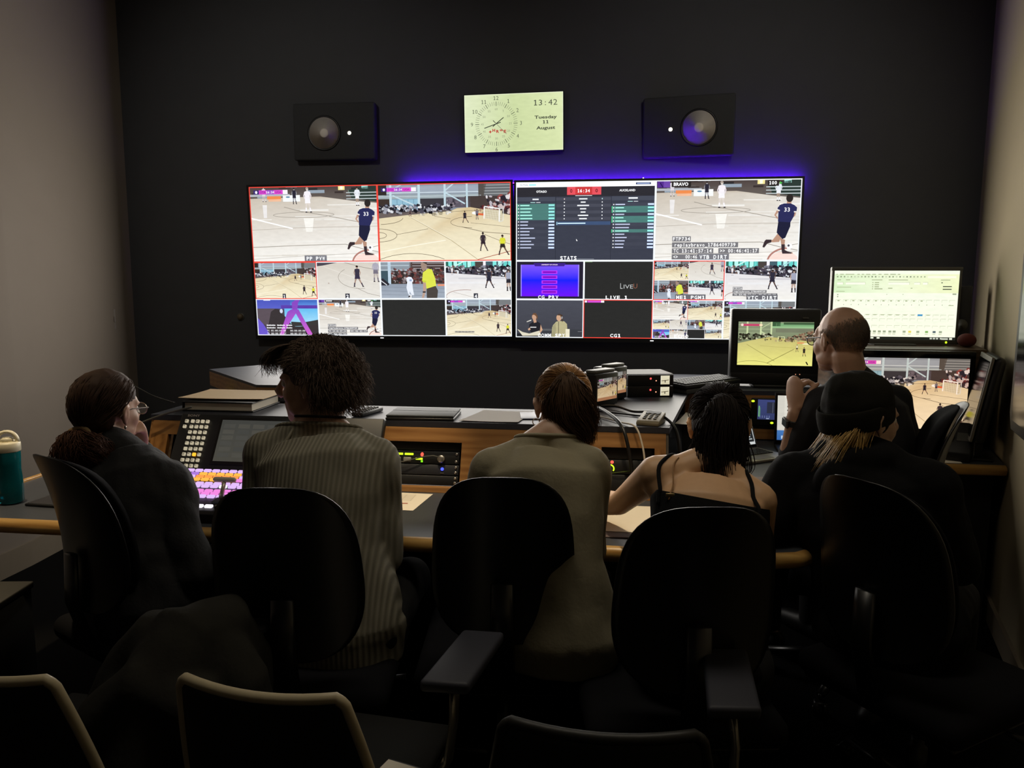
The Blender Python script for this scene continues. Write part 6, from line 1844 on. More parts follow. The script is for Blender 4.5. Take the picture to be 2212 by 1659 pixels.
def neck_band(o, rim, P, m, r=0.006):
    """a rolled edge along a garment's neck opening"""
    c = sum(rim, Vector()) / len(rim)
    near = [q for q in rim if (q - c).length < .2]
    near.sort(key=lambda q: math.atan2((q - c).dot(P.fw), (q - c).dot(P.rt)))
    pts = near[::max(1, len(near) // 40)]
    pts = [(pts[i - 1] + pts[i] + pts[(i + 1) % len(pts)]) / 3 for i in range(len(pts))]
    MB().tube(pts + pts[:2], r, 8).build('neck_band', m, o.parent)

def body(P, root, skin, hands=True, voxel=0.006, hl=None, hr=None):
    mb = MB()
    add_head(mb, P.HM)
    hb = P.HM @ V3(0, -0.030, -0.055)
    mb.tube([P.neck - V3(0, 0, .03), P.neck.lerp(hb, .5), hb], [.060 * P.k, .054 * P.k, .055 * P.k], 16, None, round_caps=True)
    add_trunk(mb, P, -0.004); add_shoulders(mb, P, 0.0)
    for s in (0, 1):
        add_arm(mb, P, s)
        cfg = (hl, hr)[s]
        d = (P.wr[s] - P.el[s]).normalized()
        kw = dict(fdir=d, pnorm=V3(0, 0, -1), side=(1 if s else -1) * -1, curl=(0.35, 0.45, 0.3))
        if cfg: kw.update(cfg)
        add_hand(mb, P.wr[s] + Vector(kw['fdir']).normalized() * 0.012, s=P.k, **kw)
    add_legs(mb, P, -0.006, feet=True)
    return fuse(mb, voxel, 3, 'body', skin, root, origin=root.location)

def shoes(P, root, m):
    for s in (0, 1):
        a = P.an[s]; f = P.fw
        mb = MB()
        mb.tube([a - f * .045 + V3(0, 0, -.035), a + f * .05 + V3(0, 0, -.040), a + f * .13 + V3(0, 0, -.050), a + f * .19 + V3(0, 0, -.056)], [.042, .045, .040, .028], 14, None, round_caps=True)
        mb.tube([a + V3(0, 0, .02), a + V3(0, 0, -.03)], [.046, .044], 14, None, round_caps=True)
        fuse(mb, 0.008, 2, 'shoe', m, root, origin=root.location)

def trousers(P, root, m, crease=0.004, seed=1):
    mb = MB(); add_legs(mb, P, 0.010)
    R4 = Matrix(((P.rt.x, P.fw.x, 0, 0), (P.rt.y, P.fw.y, 0, 0), (0, 0, 1, 0), (0, 0, 0, 1)))
    mb.ell((0, 0, 0), (.175 * P.k, .125 * P.k, .085), Matrix.Translation(P.hip + V3(0, 0, -.005)) @ R4)
    return fuse(mb, 0.009, 2, 'trousers', m, root, crease, 11, seed, origin=root.location)

def top(P, root, name, m, g=0.014, arms=(1.0, 1.0), wide=1.0, lowz=-0.06, crease=0.005, cs=9, seed=2, voxel=0.007, extra=None, neckcut=None):
    mb = MB()
    add_trunk(mb, P, g, wide, lowz); add_shoulders(mb, P, g * .7)
    for s in (0, 1):
        if arms[s] is not None: add_arm(mb, P, s, g, arms[s])
    if extra: extra(mb)
    o = fuse(mb, voxel, 3, name, m, root, crease, cs, seed, origin=root.location)
    if neckcut is not None: neck_band(o, cut_above(o, P.neck + V3(0, 0, neckcut), (P.fw * 0.40 + V3(0, 0, 1))), P, m)
    return o

def hair_strands(root, name, paths, m, width=0.0016):
    """paths: list of point lists -> one mesh of fine three-sided locks"""
    vs = []; fs = []
    O = np.array(root.location)
    for P in paths:
        P = np.array([tuple(p) for p in P]) - O
        n = len(P)
        T = np.gradient(P, axis=0); T /= (np.linalg.norm(T, axis=1, keepdims=True) + 1e-9)
        h = np.array([0.3, 0.5, 0.81]); U = np.cross(T, h); U /= (np.linalg.norm(U, axis=1, keepdims=True) + 1e-9); W = np.cross(T, U)
        k = len(vs)
        for i in range(n):
            w = width * (1 - 0.75 * (i / (n - 1)) ** 2)
            for q in (0, 2.094, 4.189): vs.append(tuple(P[i] + U[i] * math.cos(q) * w + W[i] * math.sin(q) * w))
        for i in range(n - 1):
            for q in range(3):
                a = k + i * 3 + q; b = k + i * 3 + (q + 1) % 3
                fs.append((a, b, b + 3, a + 3))
    me = bpy.data.meshes.new(name); me.from_pydata(vs, [], fs); me.polygons.foreach_set('use_smooth', [True] * len(fs)); me.materials.append(m); me.update()
    o = link(name, me, root)
    o['kind'] = 'stuff'
    return o

def spline(pts, n):
    P = [Vector(p) for p in pts]; out = []
    S = len(P) - 1
    for i in range(n):
        t = i / (n - 1) * S; k = min(int(t), S - 1); t -= k
        p0, p1, p2, p3 = P[max(0, k - 1)], P[k], P[k + 1], P[min(S, k + 2)]
        out.append(0.5 * ((2 * p1) + (p2 - p0) * t + (2 * p0 - 5 * p1 + 4 * p2 - p3) * t * t + (3 * p1 - p0 - 3 * p2 + p3) * t ** 3))
    return out

def lock_bundle(guide, radii, count, wav=0.004, n=10, seed=0, flat=(1, 1), frizz=0.0):
    """strands following a guide curve inside a changing radius"""
    r = random.Random(seed); out = []
    G = spline(guide, n)
    for c in range(count):
        a = r.uniform(0, 2 * PI); q = math.sqrt(r.uniform(0.02, 1)); ph = r.uniform(0, 6); fr = r.uniform(.7, 1.4)
        L = r.uniform(.82, 1.0)
        line = []
        for i in range(n):
            t = i / (n - 1) * L
            x = t * (n - 1); k = min(int(x), n - 2); p = G[k].lerp(G[k + 1], x - k)
            d = (G[min(k + 1, n - 1)] - G[max(k - 1, 0)]).normalized()
            u = d.cross(Vector((0.1, 1, 0.05))).normalized(); w = d.cross(u)
            xr = t * (len(radii) - 1); j = min(int(xr), len(radii) - 2); R = radii[j] + (radii[j + 1] - radii[j]) * (xr - j)
            off = u * (math.cos(a) * q * R * flat[0]) + w * (math.sin(a) * q * R * flat[1])
            off += (u * math.sin(ph + t * 9 * fr) + w * math.cos(ph * 1.3 + t * 8 * fr)) * (wav * (0.3 + t))
            if frizz: off += Vector((r.gauss(0, 1), r.gauss(0, 1), r.gauss(0, 1))) * frizz * t
            line.append(p + off)
        out.append(line)
    return out

def scalp_strands(M, tie, count, front=0.9, seed=0, lift=1.0, n=9, rx=.080, ry=.100, rz=.095, c=(0, -.012, .036), low=-.35, gather=0.012):
    """hair combed back over the skull from the hairline to a tie point (local coordinates)"""
    r = random.Random(seed); out = []
    C = Vector(c); tie = Vector(tie)
    def onto(v):
        d = Vector((v.x / rx, v.y / ry, v.z / rz)); l = d.length
        return Vector((v.x / l, v.y / l, v.z / l))
    for i in range(count):
        # a root on the hairline or on the scalp
        a = r.uniform(-PI, PI)
        el = r.uniform(low, 1.2)
        d = Vector((math.cos(el) * math.sin(a), math.cos(el) * math.cos(a), math.sin(el)))
        if d.y > 0.55 and d.z < front * .75: continue
        if d.y > 0.1 and d.z < -0.05: continue
        p0 = onto(Vector((d.x * rx, d.y * ry, d.z * rz)))
        p1 = onto(tie - C)
        line = []
        if abs(p0.x + c[0]) > .045 and p0.y + c[1] > -.045 and -.10 < p0.z + c[2] < .034: continue
        j = Vector((r.uniform(-1, 1), r.uniform(-1, 1), r.uniform(-1, 1))) * gather
        for k in range(n):
            t = k / (n - 1)
            v = onto(p0.lerp(p1, t)) * (lift * (1 + .012 * r.random()))
            line.append(C + v + j * t)
        if any(abs(q.x) > .050 and -.034 < q.y < .045 and -.07 < q.z < .030 for q in line): continue
        out.append([M @ q for q in line])
    return out

def cap(P, root, name, m, grow=0.008, low=-0.02, facecut=0.055, crease=0.003, seed=5, voxel=0.005, fringe=None):
    """a close cap of hair over the skull, leaving the face and ears free"""
    mb = MB()
    M = P.HM
    mb.ell((0, -0.014, 0.042), (0.075 + grow, 0.092 + grow, 0.088 + grow), M, nu=24, nv=16)
    mb.ell((0, -0.042, 0.010), (0.069 + grow, 0.062 + grow, 0.075 + grow), M, nu=20, nv=14)
    if fringe: fringe(mb, M)
    o = fuse(mb, voxel, 2, name, m, root, crease, 30, seed, origin=root.location)
    # open the face: drop the part ahead of the hairline
    me = o.data; bm = bmesh.new(); bm.from_mesh(me)
    Mi = M.inverted(); off = Vector(root.location)
    dead = []
    for v in bm.verts:
        q = Mi @ (v.co + off)
        if q.y > facecut + max(0, (q.z - 0.05)) * 0.9 or (q.y > -.040 and q.z < .036 + max(0, q.y) * .25 and abs(q.x) > .045) or (q.y > .01 and q.z < .03):
            dead.append(v)
    bmesh.ops.delete(bm, geom=dead, context='VERTS')
    bm.to_mesh(me); bm.free(); me.update()
    return o

def glasses(P, root, m, lens):
    M = Matrix.Translation(-Vector(root.location)) @ P.HM
    fr = MB()
    for s in (-1, 1):
        fr.tube([(s * 0.033 + 0.026 * math.cos(t), 0.112 - abs(0.033 * s + .026 * math.cos(t)) * .12, 0.006 + 0.019 * math.sin(t)) for t in np.linspace(0, 2 * PI, 17)], 0.0018, 6, M)
        fr.tube([(s * 0.060, 0.105, 0.012), (s * 0.074, 0.095, 0.014), (s * 0.084, 0.02, 0.018), (s * 0.086, -0.015, 0.012), (s * 0.084, -0.030, -0.004)], 0.0020, 6, M)
    fr.tube([(-0.008, 0.112, 0.010), (0, 0.115, 0.013), (0.008, 0.112, 0.010)], 0.0018, 6, M)
    g = fr.build('glasses', m, root)
    for s in (-1, 1):
        MB().prism([(0.025 * math.cos(t), 0.018 * math.sin(t)) for t in np.linspace(0, 2 * PI, 17)[:-1]], -0.0006, 0.0006, M @ Matrix.Translation((s * 0.033, 0.108, 0.006)) @ Matrix.Rotation(PI / 2, 4, 'X')).build('lens', lens, g)

def eyes(P, root):
    M = Matrix.Translation(-Vector(root.location)) @ P.HM
    for s in (-1, 1):
        MB().ell((s * 0.031, 0.079, 0.008), (0.0125, 0.0125, 0.0125), M).build('eye', mat('eye_white', 'cfc8bd', 0.2), root)
        MB().ell((s * 0.031, 0.0875, 0.008), (0.0055, 0.0045, 0.0055), M).build('iris', mat('eye_brown', '2a1c12', 0.15), root)

SKIN = mat('skin_fair', 'b4917b', 0.5, noise=0.06, nscale=60, bump=0.04, bscale=600)
SKIN_B = mat('skin_warm', 'bd957c', 0.5, noise=0.06, nscale=60, bump=0.04, bscale=600)
DKHAIR = mat('hair_dark_brown', '38261b', 0.65, spec=.25, noise=0.35, nscale=50)
MOP = mat('hair_mop_brown', '56483e', 0.85, spec=.15, noise=0.3, nscale=50)
LTHAIR = mat('hair_mid_brown', '7d5a34', 0.5, spec=.4, noise=0.35, nscale=60)
TAIL = mat('hair_tail_brown', '4c3624', 0.6, spec=.3, noise=0.35, nscale=50)
BRUN = mat('hair_brunette', '1c1412', 0.7, spec=.2, noise=0.3, nscale=50)
BLOND = mat('hair_blonde', 'b28f52', 0.4, noise=0.3, nscale=60)
JACKET = mat('black_jacket_cloth', '101011', 0.85, noise=0.15, nscale=40, bump=0.3, bscale=120)
BLACKCLOTH = mat('black_cloth', '0f0f10', 0.9, noise=0.15, nscale=50, bump=0.25, bscale=260, spec=0.2)
HOODCLOTH = mat('dark_hoodie_fleece', '101011', 0.95, noise=0.15, nscale=60, bump=0.3, bscale=300, spec=0.15)
BEIGE = mat('beige_jersey', '857d66', 0.85, noise=0.06, nscale=30, bump=0.25, bscale=90)
DENIM = mat('grey_denim', '2b2c27', 0.9, noise=0.15, nscale=80, bump=0.2, bscale=500)
DARKTR = mat('dark_trousers', '0d0d0e', 0.9, noise=0.1)
SHOE = mat('black_shoe', '121212', 0.5)
BEANIE = mat('dark_olive_beanie', '1c1b17', 0.95, noise=0.15, nscale=80, bump=0.3, bscale=350, spec=0.15)

def knit():
    m = bpy.data.materials.new('ribbed_knit')
    m.use_nodes = True; nt = m.node_tree; b = nt.nodes['Principled BSDF']
    b.inputs['Roughness'].default_value = 0.9; b.inputs['Specular IOR Level'].default_value = 0.2
    tc = nt.nodes.new('ShaderNodeTexCoord'); w = nt.nodes.new('ShaderNodeTexWave')
    w.wave_type = 'BANDS'; w.bands_direction = 'X'; w.inputs['Scale'].default_value = 24; w.inputs['Distortion'].default_value = 0.9; w.inputs['Detail'].default_value = 1; w.inputs['Detail Scale'].default_value = 0.4
    mp = nt.nodes.new('ShaderNodeMapping'); mp.inputs['Scale'].default_value = (1, 0.55, 0.06)
    nt.links.new(tc.outputs['Object'], mp.inputs['Vector']); nt.links.new(mp.outputs['Vector'], w.inputs['Vector'])
    n = nt.nodes.new('ShaderNodeTexNoise'); n.inputs['Scale'].default_value = 260
    nt.links.new(tc.outputs['Object'], n.inputs['Vector'])
    ad = nt.nodes.new('ShaderNodeMath'); ad.operation = 'MULTIPLY_ADD'; ad.inputs[1].default_value = 0.35
    nt.links.new(n.outputs['Fac'], ad.inputs[0]); nt.links.new(w.outputs['Fac'], ad.inputs[2])
    bp = nt.nodes.new('ShaderNodeBump'); bp.inputs['Strength'].default_value = 0.5; bp.inputs['Distance'].default_value = 0.005
    nt.links.new(ad.outputs[0], bp.inputs['Height']); nt.links.new(bp.outputs['Normal'], b.inputs['Normal'])
    cr = nt.nodes.new('ShaderNodeValToRGB'); cr.color_ramp.elements[0].color = (*lin('6b6759'), 1); cr.color_ramp.elements[1].color = (*lin('7f7a6c'), 1)
    nt.links.new(w.outputs['Fac'], cr.inputs['Fac']); nt.links.new(cr.outputs['Color'], b.inputs['Base Color'])
    return m
KNIT = knit()
GLASS = mat('spectacle_lens', 'dfe6e6', 0.05, trans=0.9, ior=1.1, noise=0.01)

def person_root(x, y, label):
    return empty('person', (x, y, 0), 0, label, 'person', 'people at the control desk')
def collar_ring(P, root, name, m, r=0.066, h=0.02, tilt=0.0, thick=0.008, dz=0.0):
    c = P.neck - Vector(root.location) + V3(0, 0, dz)
    T = Matrix.Translation(c) @ Matrix.Rotation(tilt, 4, P.rt)
    prof = [(r + .012, -h), (r + .006, 0), (r, h), (r - thick * .5, h + .002), (r - thick, h), (r - thick + .004, -h)]
    return MB().lathe(prof, n=28, M=T).build(name, m, root)

coat = fuse(COAT['mb'], 0.009, 3, 'coat', mat('dark_padded_cloth', '262521', 0.95, noise=0.15, nscale=30, bump=0.4, bscale=60, spec=0.15), None, 0.012, 8, 5)
coat.location = COAT['loc']
tag(coat, 'dark padded coat heaped over the arm of the far left chair', 'coat')

# 1: woman with glasses and a low curly ponytail
r1 = person_root(-1.42, 2.0, 'person in a black jacket with glasses and low curly ponytail, resting chin on hand')
P1 = Pose((-1.345, 2.04, .55), -0.25, (-1.455, 2.115, .915), (-1.515, 2.165, .985), (-1.560, 2.205, 1.096), -0.20,
          (-1.615, 2.15, .925), (-1.305, 2.11, .905), (-1.64, 2.36, .775), (-1.185, 2.02, .665), (-1.570, 2.385, .935), (-1.235, 2.235, .632), hpitch=-.05, hroll=0.04)
body(P1, r1, SKIN, hl=dict(fdir=(0.15, -0.25, 0.55), pnorm=(-0.2, -0.9, 0.1), side=-1, curl=(.7, .6, .4)))
trousers(P1, r1, DENIM); shoes(P1, r1, SHOE)
top(P1, r1, 'jacket', JACKET, 0.020, (0.95, 0.95), 1.06, crease=0.009, cs=13)
collar_ring(P1, r1, 'collar', JACKET, 0.074, 0.018, 0.25)
cap(P1, r1, 'hair', DKHAIR, 0.012)
T1 = Vector((0.010, -0.095, -0.045))
hair_strands(r1, 'hair_locks', scalp_strands(P1.HM, T1, 700, seed=2, rx=.089, ry=.107, rz=.102, low=-.6), DKHAIR)
tie = P1.HM @ V3(0.01, -0.112, -0.052)
hd = [tie, tie + V3(0.000, -0.018, -0.022), tie + V3(0.000, -0.028, -0.062), tie + V3(0.005, -0.022, -0.115)]
tl = lock_bundle(hd, [.016, .046, .062, .050], 620, .009, 12, 4, frizz=.005)
tl += lock_bundle([tie, tie + V3(.035, -.018, -.025), tie + V3(.070, -.022, -.055), tie + V3(.095, -.02, -.09)], [.014, .034, .044, .030], 320, .009, 12, 5, frizz=.005)
hair_strands(r1, 'ponytail', tl, mat('hair_auburn_brown', '3f2416', 0.7, noise=0.35, nscale=50, spec=.25), .0014)
MB().tube([tie + V3(0.032 * math.cos(t) - .0, -0.006 + 0.012 * math.sin(t), 0.014 * math.sin(t)) - Vector(r1.location) for t in np.linspace(0, 2 * PI, 15)], 0.008, 8).build('hair_tie', mat('tan_scrunchie', '6b5638', 0.9, noise=.2, bump=.4, bscale=150), r1)
glasses(P1, r1, mat('thin_metal_frame', '8a8378', 0.3, metal=0.8), GLASS); eyes(P1, r1)
ear = P1.HM @ V3(0.079, -0.004, -0.040) - Vector(r1.location)
MB().ell(ear, (0.004, 0.004, 0.006)).build('earring', SCREW, r1)

# 2: knit sweater, mop of hair, profile to the left
r2 = person_root(-0.82, 2.0, 'person in ribbed grey-brown knit sweater with mop of curly hair, face turned left')
P2 = Pose((-.745, 1.985, .55), 0.05, (-.825, 2.10, 1.005), (-.845, 2.155, 1.078), (-.872, 2.20, 1.198), 1.46,
          (-.995, 2.13, .995), (-.670, 2.13, .985), (-1.005, 2.09, .72), (-.640, 2.10, .715), (-1.02, 2.34, .785), (-.72, 2.34, .785), hpitch=-.04, male=True)
body(P2, r2, SKIN_B); trousers(P2, r2, DARKTR); shoes(P2, r2, SHOE)
top(P2, r2, 'sweater', KNIT, 0.019, (0.98, 0.98), 1.02, -0.10, crease=0.010, cs=8, seed=6, neckcut=-.002)
def raglan(P, root, m):
    for s in (0, 1):
        sg = -1 if s == 0 else 1
        a = P.neck + P.rt * (sg * .060) - P.fw * .055 + V3(0, 0, .006)
        b = P.sh[s].lerp(P.chest, .35) - P.fw * .088 + V3(0, 0, -.02)
        c = P.sh[s].lerp(P.chest, .18) - P.fw * .075 + V3(0, 0, -.115)
        MB().tube([q - Vector(root.location) for q in spline([a, a.lerp(b, .5) - P.fw * .012 + V3(0, 0, .008), b, c], 14)], 0.005, 6).build('seam', m, root)
raglan(P2, r2, KNIT)
def mop(mb, M):
    mb.ell((0, -0.020, 0.050), (0.090, 0.108, 0.084), M, nu=24, nv=16); mb.ell((0, -0.052, 0.000), (0.084, 0.066, 0.080), M); mb.ell((0, 0.028, 0.080), (0.068, 0.056, 0.046), M)
    mb.ell((0, -0.056, -0.040), (0.067, 0.046, 0.045), M); mb.ell((0.066, -0.035, 0.02), (0.028, 0.043, 0.056), M); mb.ell((-0.066, -0.035, 0.02), (0.028, 0.043, 0.056), M)
mbm = MB(); mop(mbm, P2.HM)
fuse(mbm, 0.006, 3, 'hair', MOP, r2, 0.008, 28, 9, origin=r2.location)
mp2 = []
rr = random.Random(12)
for i in range(5200):
    a = rr.uniform(-PI, PI); el = rr.uniform(-.9, 1.5)
    d = Vector((math.cos(el) * math.sin(a), math.cos(el) * math.cos(a), math.sin(el)))
    if d.y > .35 and d.z < .25: continue
    if d.y > 0.0 and d.z < -.15: continue
    base = Vector((d.x * .083, -.022 + d.y * .099, .028 + d.z * .100))
    fall = Vector((d.x * .3, d.y * .4 + (.5 if d.y > .3 else -.15), -.55 - .3 * rr.random()))
    crl = rr.uniform(.005, .013); ph = rr.uniform(0, 6); L = rr.uniform(.025, .050)
    line = []
    for k in range(10):
        t = k / 9
        q = base + d * (.009 + .016 * math.sin(t * 2.2)) + fall * (L * t * t * 1.2) + Vector((math.sin(ph + t * 5), math.cos(ph + t * 4.4), math.sin(ph * 2 + t * 3.6))) * crl * t
        if (q.y > .004 and q.z < .034 + .35 * (q.y - .004)) or q.z < -.088 - .02 * rr.random(): break
        line.append(P2.HM @ q)
    if len(line) > 3: mp2.append(line)
for i in range(520):          # the fringe over the forehead
    x = rr.uniform(-.078, .078); ph = rr.uniform(0, 6); q_ = rr.random()
    b = [Vector((x * .8,   .055 + .02 * q_, .122)), Vector((x * 1.0, .090 + .018 * q_, .107)), Vector((x * 1.08 + .008 * rr.uniform(-1, 1), .108 + .020 * q_, .074)), Vector((x * 1.1 + .016 * rr.uniform(-1, 1), .102 + .036 * rr.random() ** 2, .028 + .045 * rr.random()))]
    mp2.append([P2.HM @ (q + Vector((math.sin(ph + k), math.cos(ph + k), 0)) * .003) for k, q in enumerate(spline(b, 9))])
hair_strands(r2, 'hair_locks', mp2, MOP, .0009)
eyes(P2, r2)
MB().tube([P2.neck - Vector(r2.location) + V3(.072 * math.cos(t), .072 * math.sin(t) + .004, .030 - .014 * math.sin(t)) for t in np.linspace(0, 2 * PI, 25)], 0.004, 8).build('necklace_cord', BLACKCLOTH, r2)

# 3: plain beige top, high ponytail
r3 = person_root(-0.15, 2.0, 'person in plain beige long-sleeved top with high brown ponytail, leaning over the desk')
P3 = Pose((-.115, 1.99, .55), 0.05, (-.172, 2.09, .985), (-.160, 2.165, 1.058), (-.133, 2.285, 1.130), 0.20,
          (-.318, 2.11, .985), (-.048, 2.11, .995), (-.385, 2.16, .735), (-.040, 2.13, .745), (-.30, 2.36, .785), (-.175, 2.32, .785), hpitch=-.34)
body(P3, r3, SKIN); trousers(P3, r3, DARKTR); shoes(P3, r3, SHOE)
top(P3, r3, 'long_sleeved_top', BEIGE, 0.012, (0.97, 0.97), 1.0, -0.08, crease=0.009, cs=8, seed=11, neckcut=.002)

cap(P3, r3, 'hair', LTHAIR, 0.009, crease=.002)
T3 = Vector((0.0, -0.103, 0.064))
hair_strands(r3, 'hair_locks', scalp_strands(P3.HM, T3, 1300, seed=3, rx=.086, ry=.104, rz=.099, low=-.9, gather=.008), LTHAIR, .0013)
tp = P3.HM @ V3(0.0, -0.118, 0.070)
g1 = [tp, tp + V3(0.002, -0.022, -.006), tp + V3(0.006, -0.032, -0.055), tp + V3(0.014, -.034, -.105), tp + V3(0.046, -.040, -.150), tp + V3(.054, -.045, -.192)]
tl = lock_bundle(g1, [.012, .024, .044, .054, .042, .024], 700, .006, 14, 21, frizz=.0015)
tl += lock_bundle([tp, tp + V3(-0.010, -.018, -.012), tp + V3(-0.028, -.028, -0.062), tp + V3(-0.034, -.028, -.105), tp + V3(-.020, -.035, -.140)], [.012, .024, .038, .038, .018], 340, .006, 12, 22, frizz=.0015)
tl += lock_bundle([tp, tp + V3(0.024, -.018, -.020), tp + V3(0.050, -.026, -0.070), tp + V3(0.066, -.030, -.12), tp + V3(.078, -.035, -.155)], [.012, .020, .030, .030, .014], 280, .007, 12, 23, frizz=.002)
hair_strands(r3, 'ponytail', tl, TAIL, .0013)
MB().tube([P3.HM @ V3(.014 * math.cos(t), -.113 + .006 * math.sin(t), .068 + .014 * math.sin(t)) - Vector(r3.location) for t in np.linspace(0, 2 * PI, 13)], .005, 8).build('hair_tie', mat('dark_hair_band', '1c1412', .7), r3)
e3 = P3.HM @ V3(-.086, -.006, -.042) - Vector(r3.location)
MB().tube([e3 + V3(.010 * math.cos(t), 0, .010 * math.sin(t)) for t in np.linspace(0, 2 * PI, 15)], .0015, 6).build('earring', SCREW, r3)
ws = []
for k in range(5): ws.append([P3.HM @ q for q in spline([(-.072, -.01 - k * .004, -.03), (-.078, -.012 - k * .004, -.06), (-.074 + k * .005, -.02, -.085), (-.058 + k * .005, -.035, -.092)], 9)])
hair_strands(r3, 'loose_wisps', ws, LTHAIR, .0012)
eyes(P3, r3)

# 4: black camisole, dark ponytail, arm out over the sheet
r4 = person_root(0.26, 1.95, 'person in a black camisole with long dark ponytail, bare arm stretched over a white sheet')
P4 = Pose((.255, 1.88, .55), 0.12, (.275, 2.055, .930), (.295, 2.145, 1.005), (.325, 2.285, 1.078), -0.10,
          (.135, 2.10, .985), (.405, 2.075, .925), (.040, 2.30, .838), (.442, 2.20, .765), (-.085, 2.49, .790), (.34, 2.40, .785), hpitch=-.35)
body4 = body(P4, r4, mat('skin_tan', 'cba27c', 0.5, noise=0.05, nscale=60, bump=0.03, bscale=600), voxel=0.005)
trousers(P4, r4, DARKTR); shoes(P4, r4, SHOE)

mbc = MB()
add_trunk(mbc, P4, 0.009)
for s_ in (0, 1):
    a_ = P4.sh[s_]
    mbc.tube([P4.chest.lerp(a_, .40) + V3(0, 0, -.06), P4.chest.lerp(a_, .62) + V3(0, 0, -.02)], [.082, .062], 14, None, round_caps=True)
cam_o = fuse(mbc, 0.006, 2, 'camisole', BLACKCLOTH, r4, 0.002, 12, 3, origin=r4.location)
cut_above(cam_o, (.24, 2.0, .950), (.15, .25, 1.0))
from mathutils.bvhtree import BVHTree
_bm = bmesh.new(); _bm.from_mesh(body4.data); _bm.from_mesh(cam_o.data); TREE4 = BVHTree.FromBMesh(_bm)
def strap(pts, name, m, r=.0055, off=.001):
    """a strap laid on the skin"""
    out = []
    for q in spline(pts, 22):
        q = Vector(q) - Vector(r4.location)
        p, n, i, d = TREE4.find_nearest(q)
        out.append(p + n * (r * .35 + off))
    for _ in range(3 if r > .004 else 12): out = [out[0]] + [(out[i - 1] + out[i] + out[i + 1]) / 3 for i in range(1, len(out) - 1)] + [out[-1]]
    MB().tube(out, r, 8).build(name, m, r4)
strap([(.120, 1.975, .935), (.112, 1.985, .975), (.120, 1.995, 1.010), (.145, 2.035, 1.045), (.172, 2.100, 1.056), (.195, 2.175, 1.02)], 'strap', BLACKCLOTH)
strap([(.372, 1.960, .885), (.388, 1.968, .920), (.394, 1.980, .955), (.390, 2.020, .990), (.376, 2.085, 1.010), (.365, 2.16, .98)], 'strap', BLACKCLOTH)
strap([(.150, 1.958, .955), (.158, 1.970, 1.000), (.176, 2.015, 1.040), (.196, 2.085, 1.055)], 'clear_strap', mat('clear_strap_plastic', '8f6a44', 0.3), .0022)
_p, _n, _i, _d = TREE4.find_nearest(Vector((.150, 1.955, .972)) - Vector(r4.location))
MB().box(_p + _n * .003, (.022, .005, .010), bevel=.001).build('strap_clasp', mat('brass_clip', 'b8a070', 0.3, metal=0.8), r4)
_bm.free()
cap(P4, r4, 'hair', BRUN, 0.012, crease=.003)
T4 = Vector((0.0, -0.092, 0.062))
hair_strands(r4, 'hair_locks', scalp_strands(P4.HM, T4, 1000, seed=6, rx=.089, ry=.107, rz=.102, low=-.9, gather=.014), BRUN, .0015)
t4 = P4.HM @ V3(0.0, -0.108, 0.066)
g4 = [t4, t4 + V3(.0, -.040, -.015), t4 + V3(-.012, -.058, -.060), t4 + V3(-.022, -.068, -.115), t4 + V3(-.016, -.084, -.200), t4 + V3(.012, -.100, -.325)]
tl = lock_bundle(g4, [.018, .042, .056, .060, .058, .046], 900, .006, 14, 31, frizz=.001)
tl += lock_bundle([t4, t4 + V3(.03, -.03, -.03), t4 + V3(.035, -.055, -.10), t4 + V3(.030, -.07, -.16), t4 + V3(.012, -.096, -.290), t4 + V3(.046, -.104, -.305)], [.014, .030, .036, .036, .028, .012], 300, .006, 14, 32, frizz=.001)
hair_strands(r4, 'ponytail', tl, BRUN, .0017)
wsp = []
for k in range(26):
    x = -.066 + .006 * (k % 4); j = random.Random(k).uniform(-.012, .012)
    wsp.append([P4.HM @ q for q in spline([(x, .01 + j, .0), (x - .012, -.0 + j, -.05), (x - .016 + j, -.012, -.105), (x + .005 + j * 2, -.03, -.145)], 10)])
for k in range(16):
    j = random.Random(k + 50).uniform(-.01, .01)
    wsp.append([t4 + V3(0, 0, 0) + q for q in spline([(-.05, -.02, -.08), (-.085 + j, -.05, -.125 + j), (-.080 + j, -.075, -.165), (-.045 + j, -.085, -.150 + j)], 10)])
    wsp.append([t4 + q for q in spline([(.05, -.02, -.06), (.070 + j, -.05, -.12), (.078 + j, -.075, -.175 + j), (.066 + j, -.085, -.19)], 10)])
hair_strands(r4, 'loose_wisps', wsp, BRUN, .0013)
MB().tube([P4.HM @ V3(.017 * math.cos(t), -.103 + .006 * math.sin(t), .062 + .017 * math.sin(t)) - Vector(r4.location) for t in np.linspace(0, 2 * PI, 13)], .006, 8).build('hair_tie', BLACKCLOTH, r4)
eyes(P4, r4)

# 5: hoodie and beanie, looking towards the right-hand monitors
r5 = person_root(0.78, 2.15, 'person in a dark hoodie and folded knit beanie with loose blonde hair, leaning left')
P5 = Pose((.80, 2.19, .55), -.55, (.715, 2.255, .925), (.720, 2.285, 1.005), (.735, 2.315, 1.108), -1.15,
          (.555, 2.335, .930), (.875, 2.175, .955), (.470, 2.285, .790), (.985, 2.24, .715), (.60, 2.46, .795), (1.00, 2.46, .70), hpitch=-.05)
body(P5, r5, SKIN); trousers(P5, r5, DARKTR); shoes(P5, r5, SHOE)
def hood(mb):
    n = P5.neck
    b = -P5.fw
    mb.tube([n + P5.rt * -.085 + P5.fw * .03 + V3(0, 0, .0), n + P5.rt * -.075 + b * .04 + V3(0, 0, .012), n + b * .085 + V3(0, 0, .004), n + P5.rt * .075 + b * .04 + V3(0, 0, .012), n + P5.rt * .085 + P5.fw * .03], [.034, .042, .050, .042, .034], 14, None, round_caps=True)
    mb.ell(n + b * .095 + V3(0, 0, -.055), (.10, .055, .075))
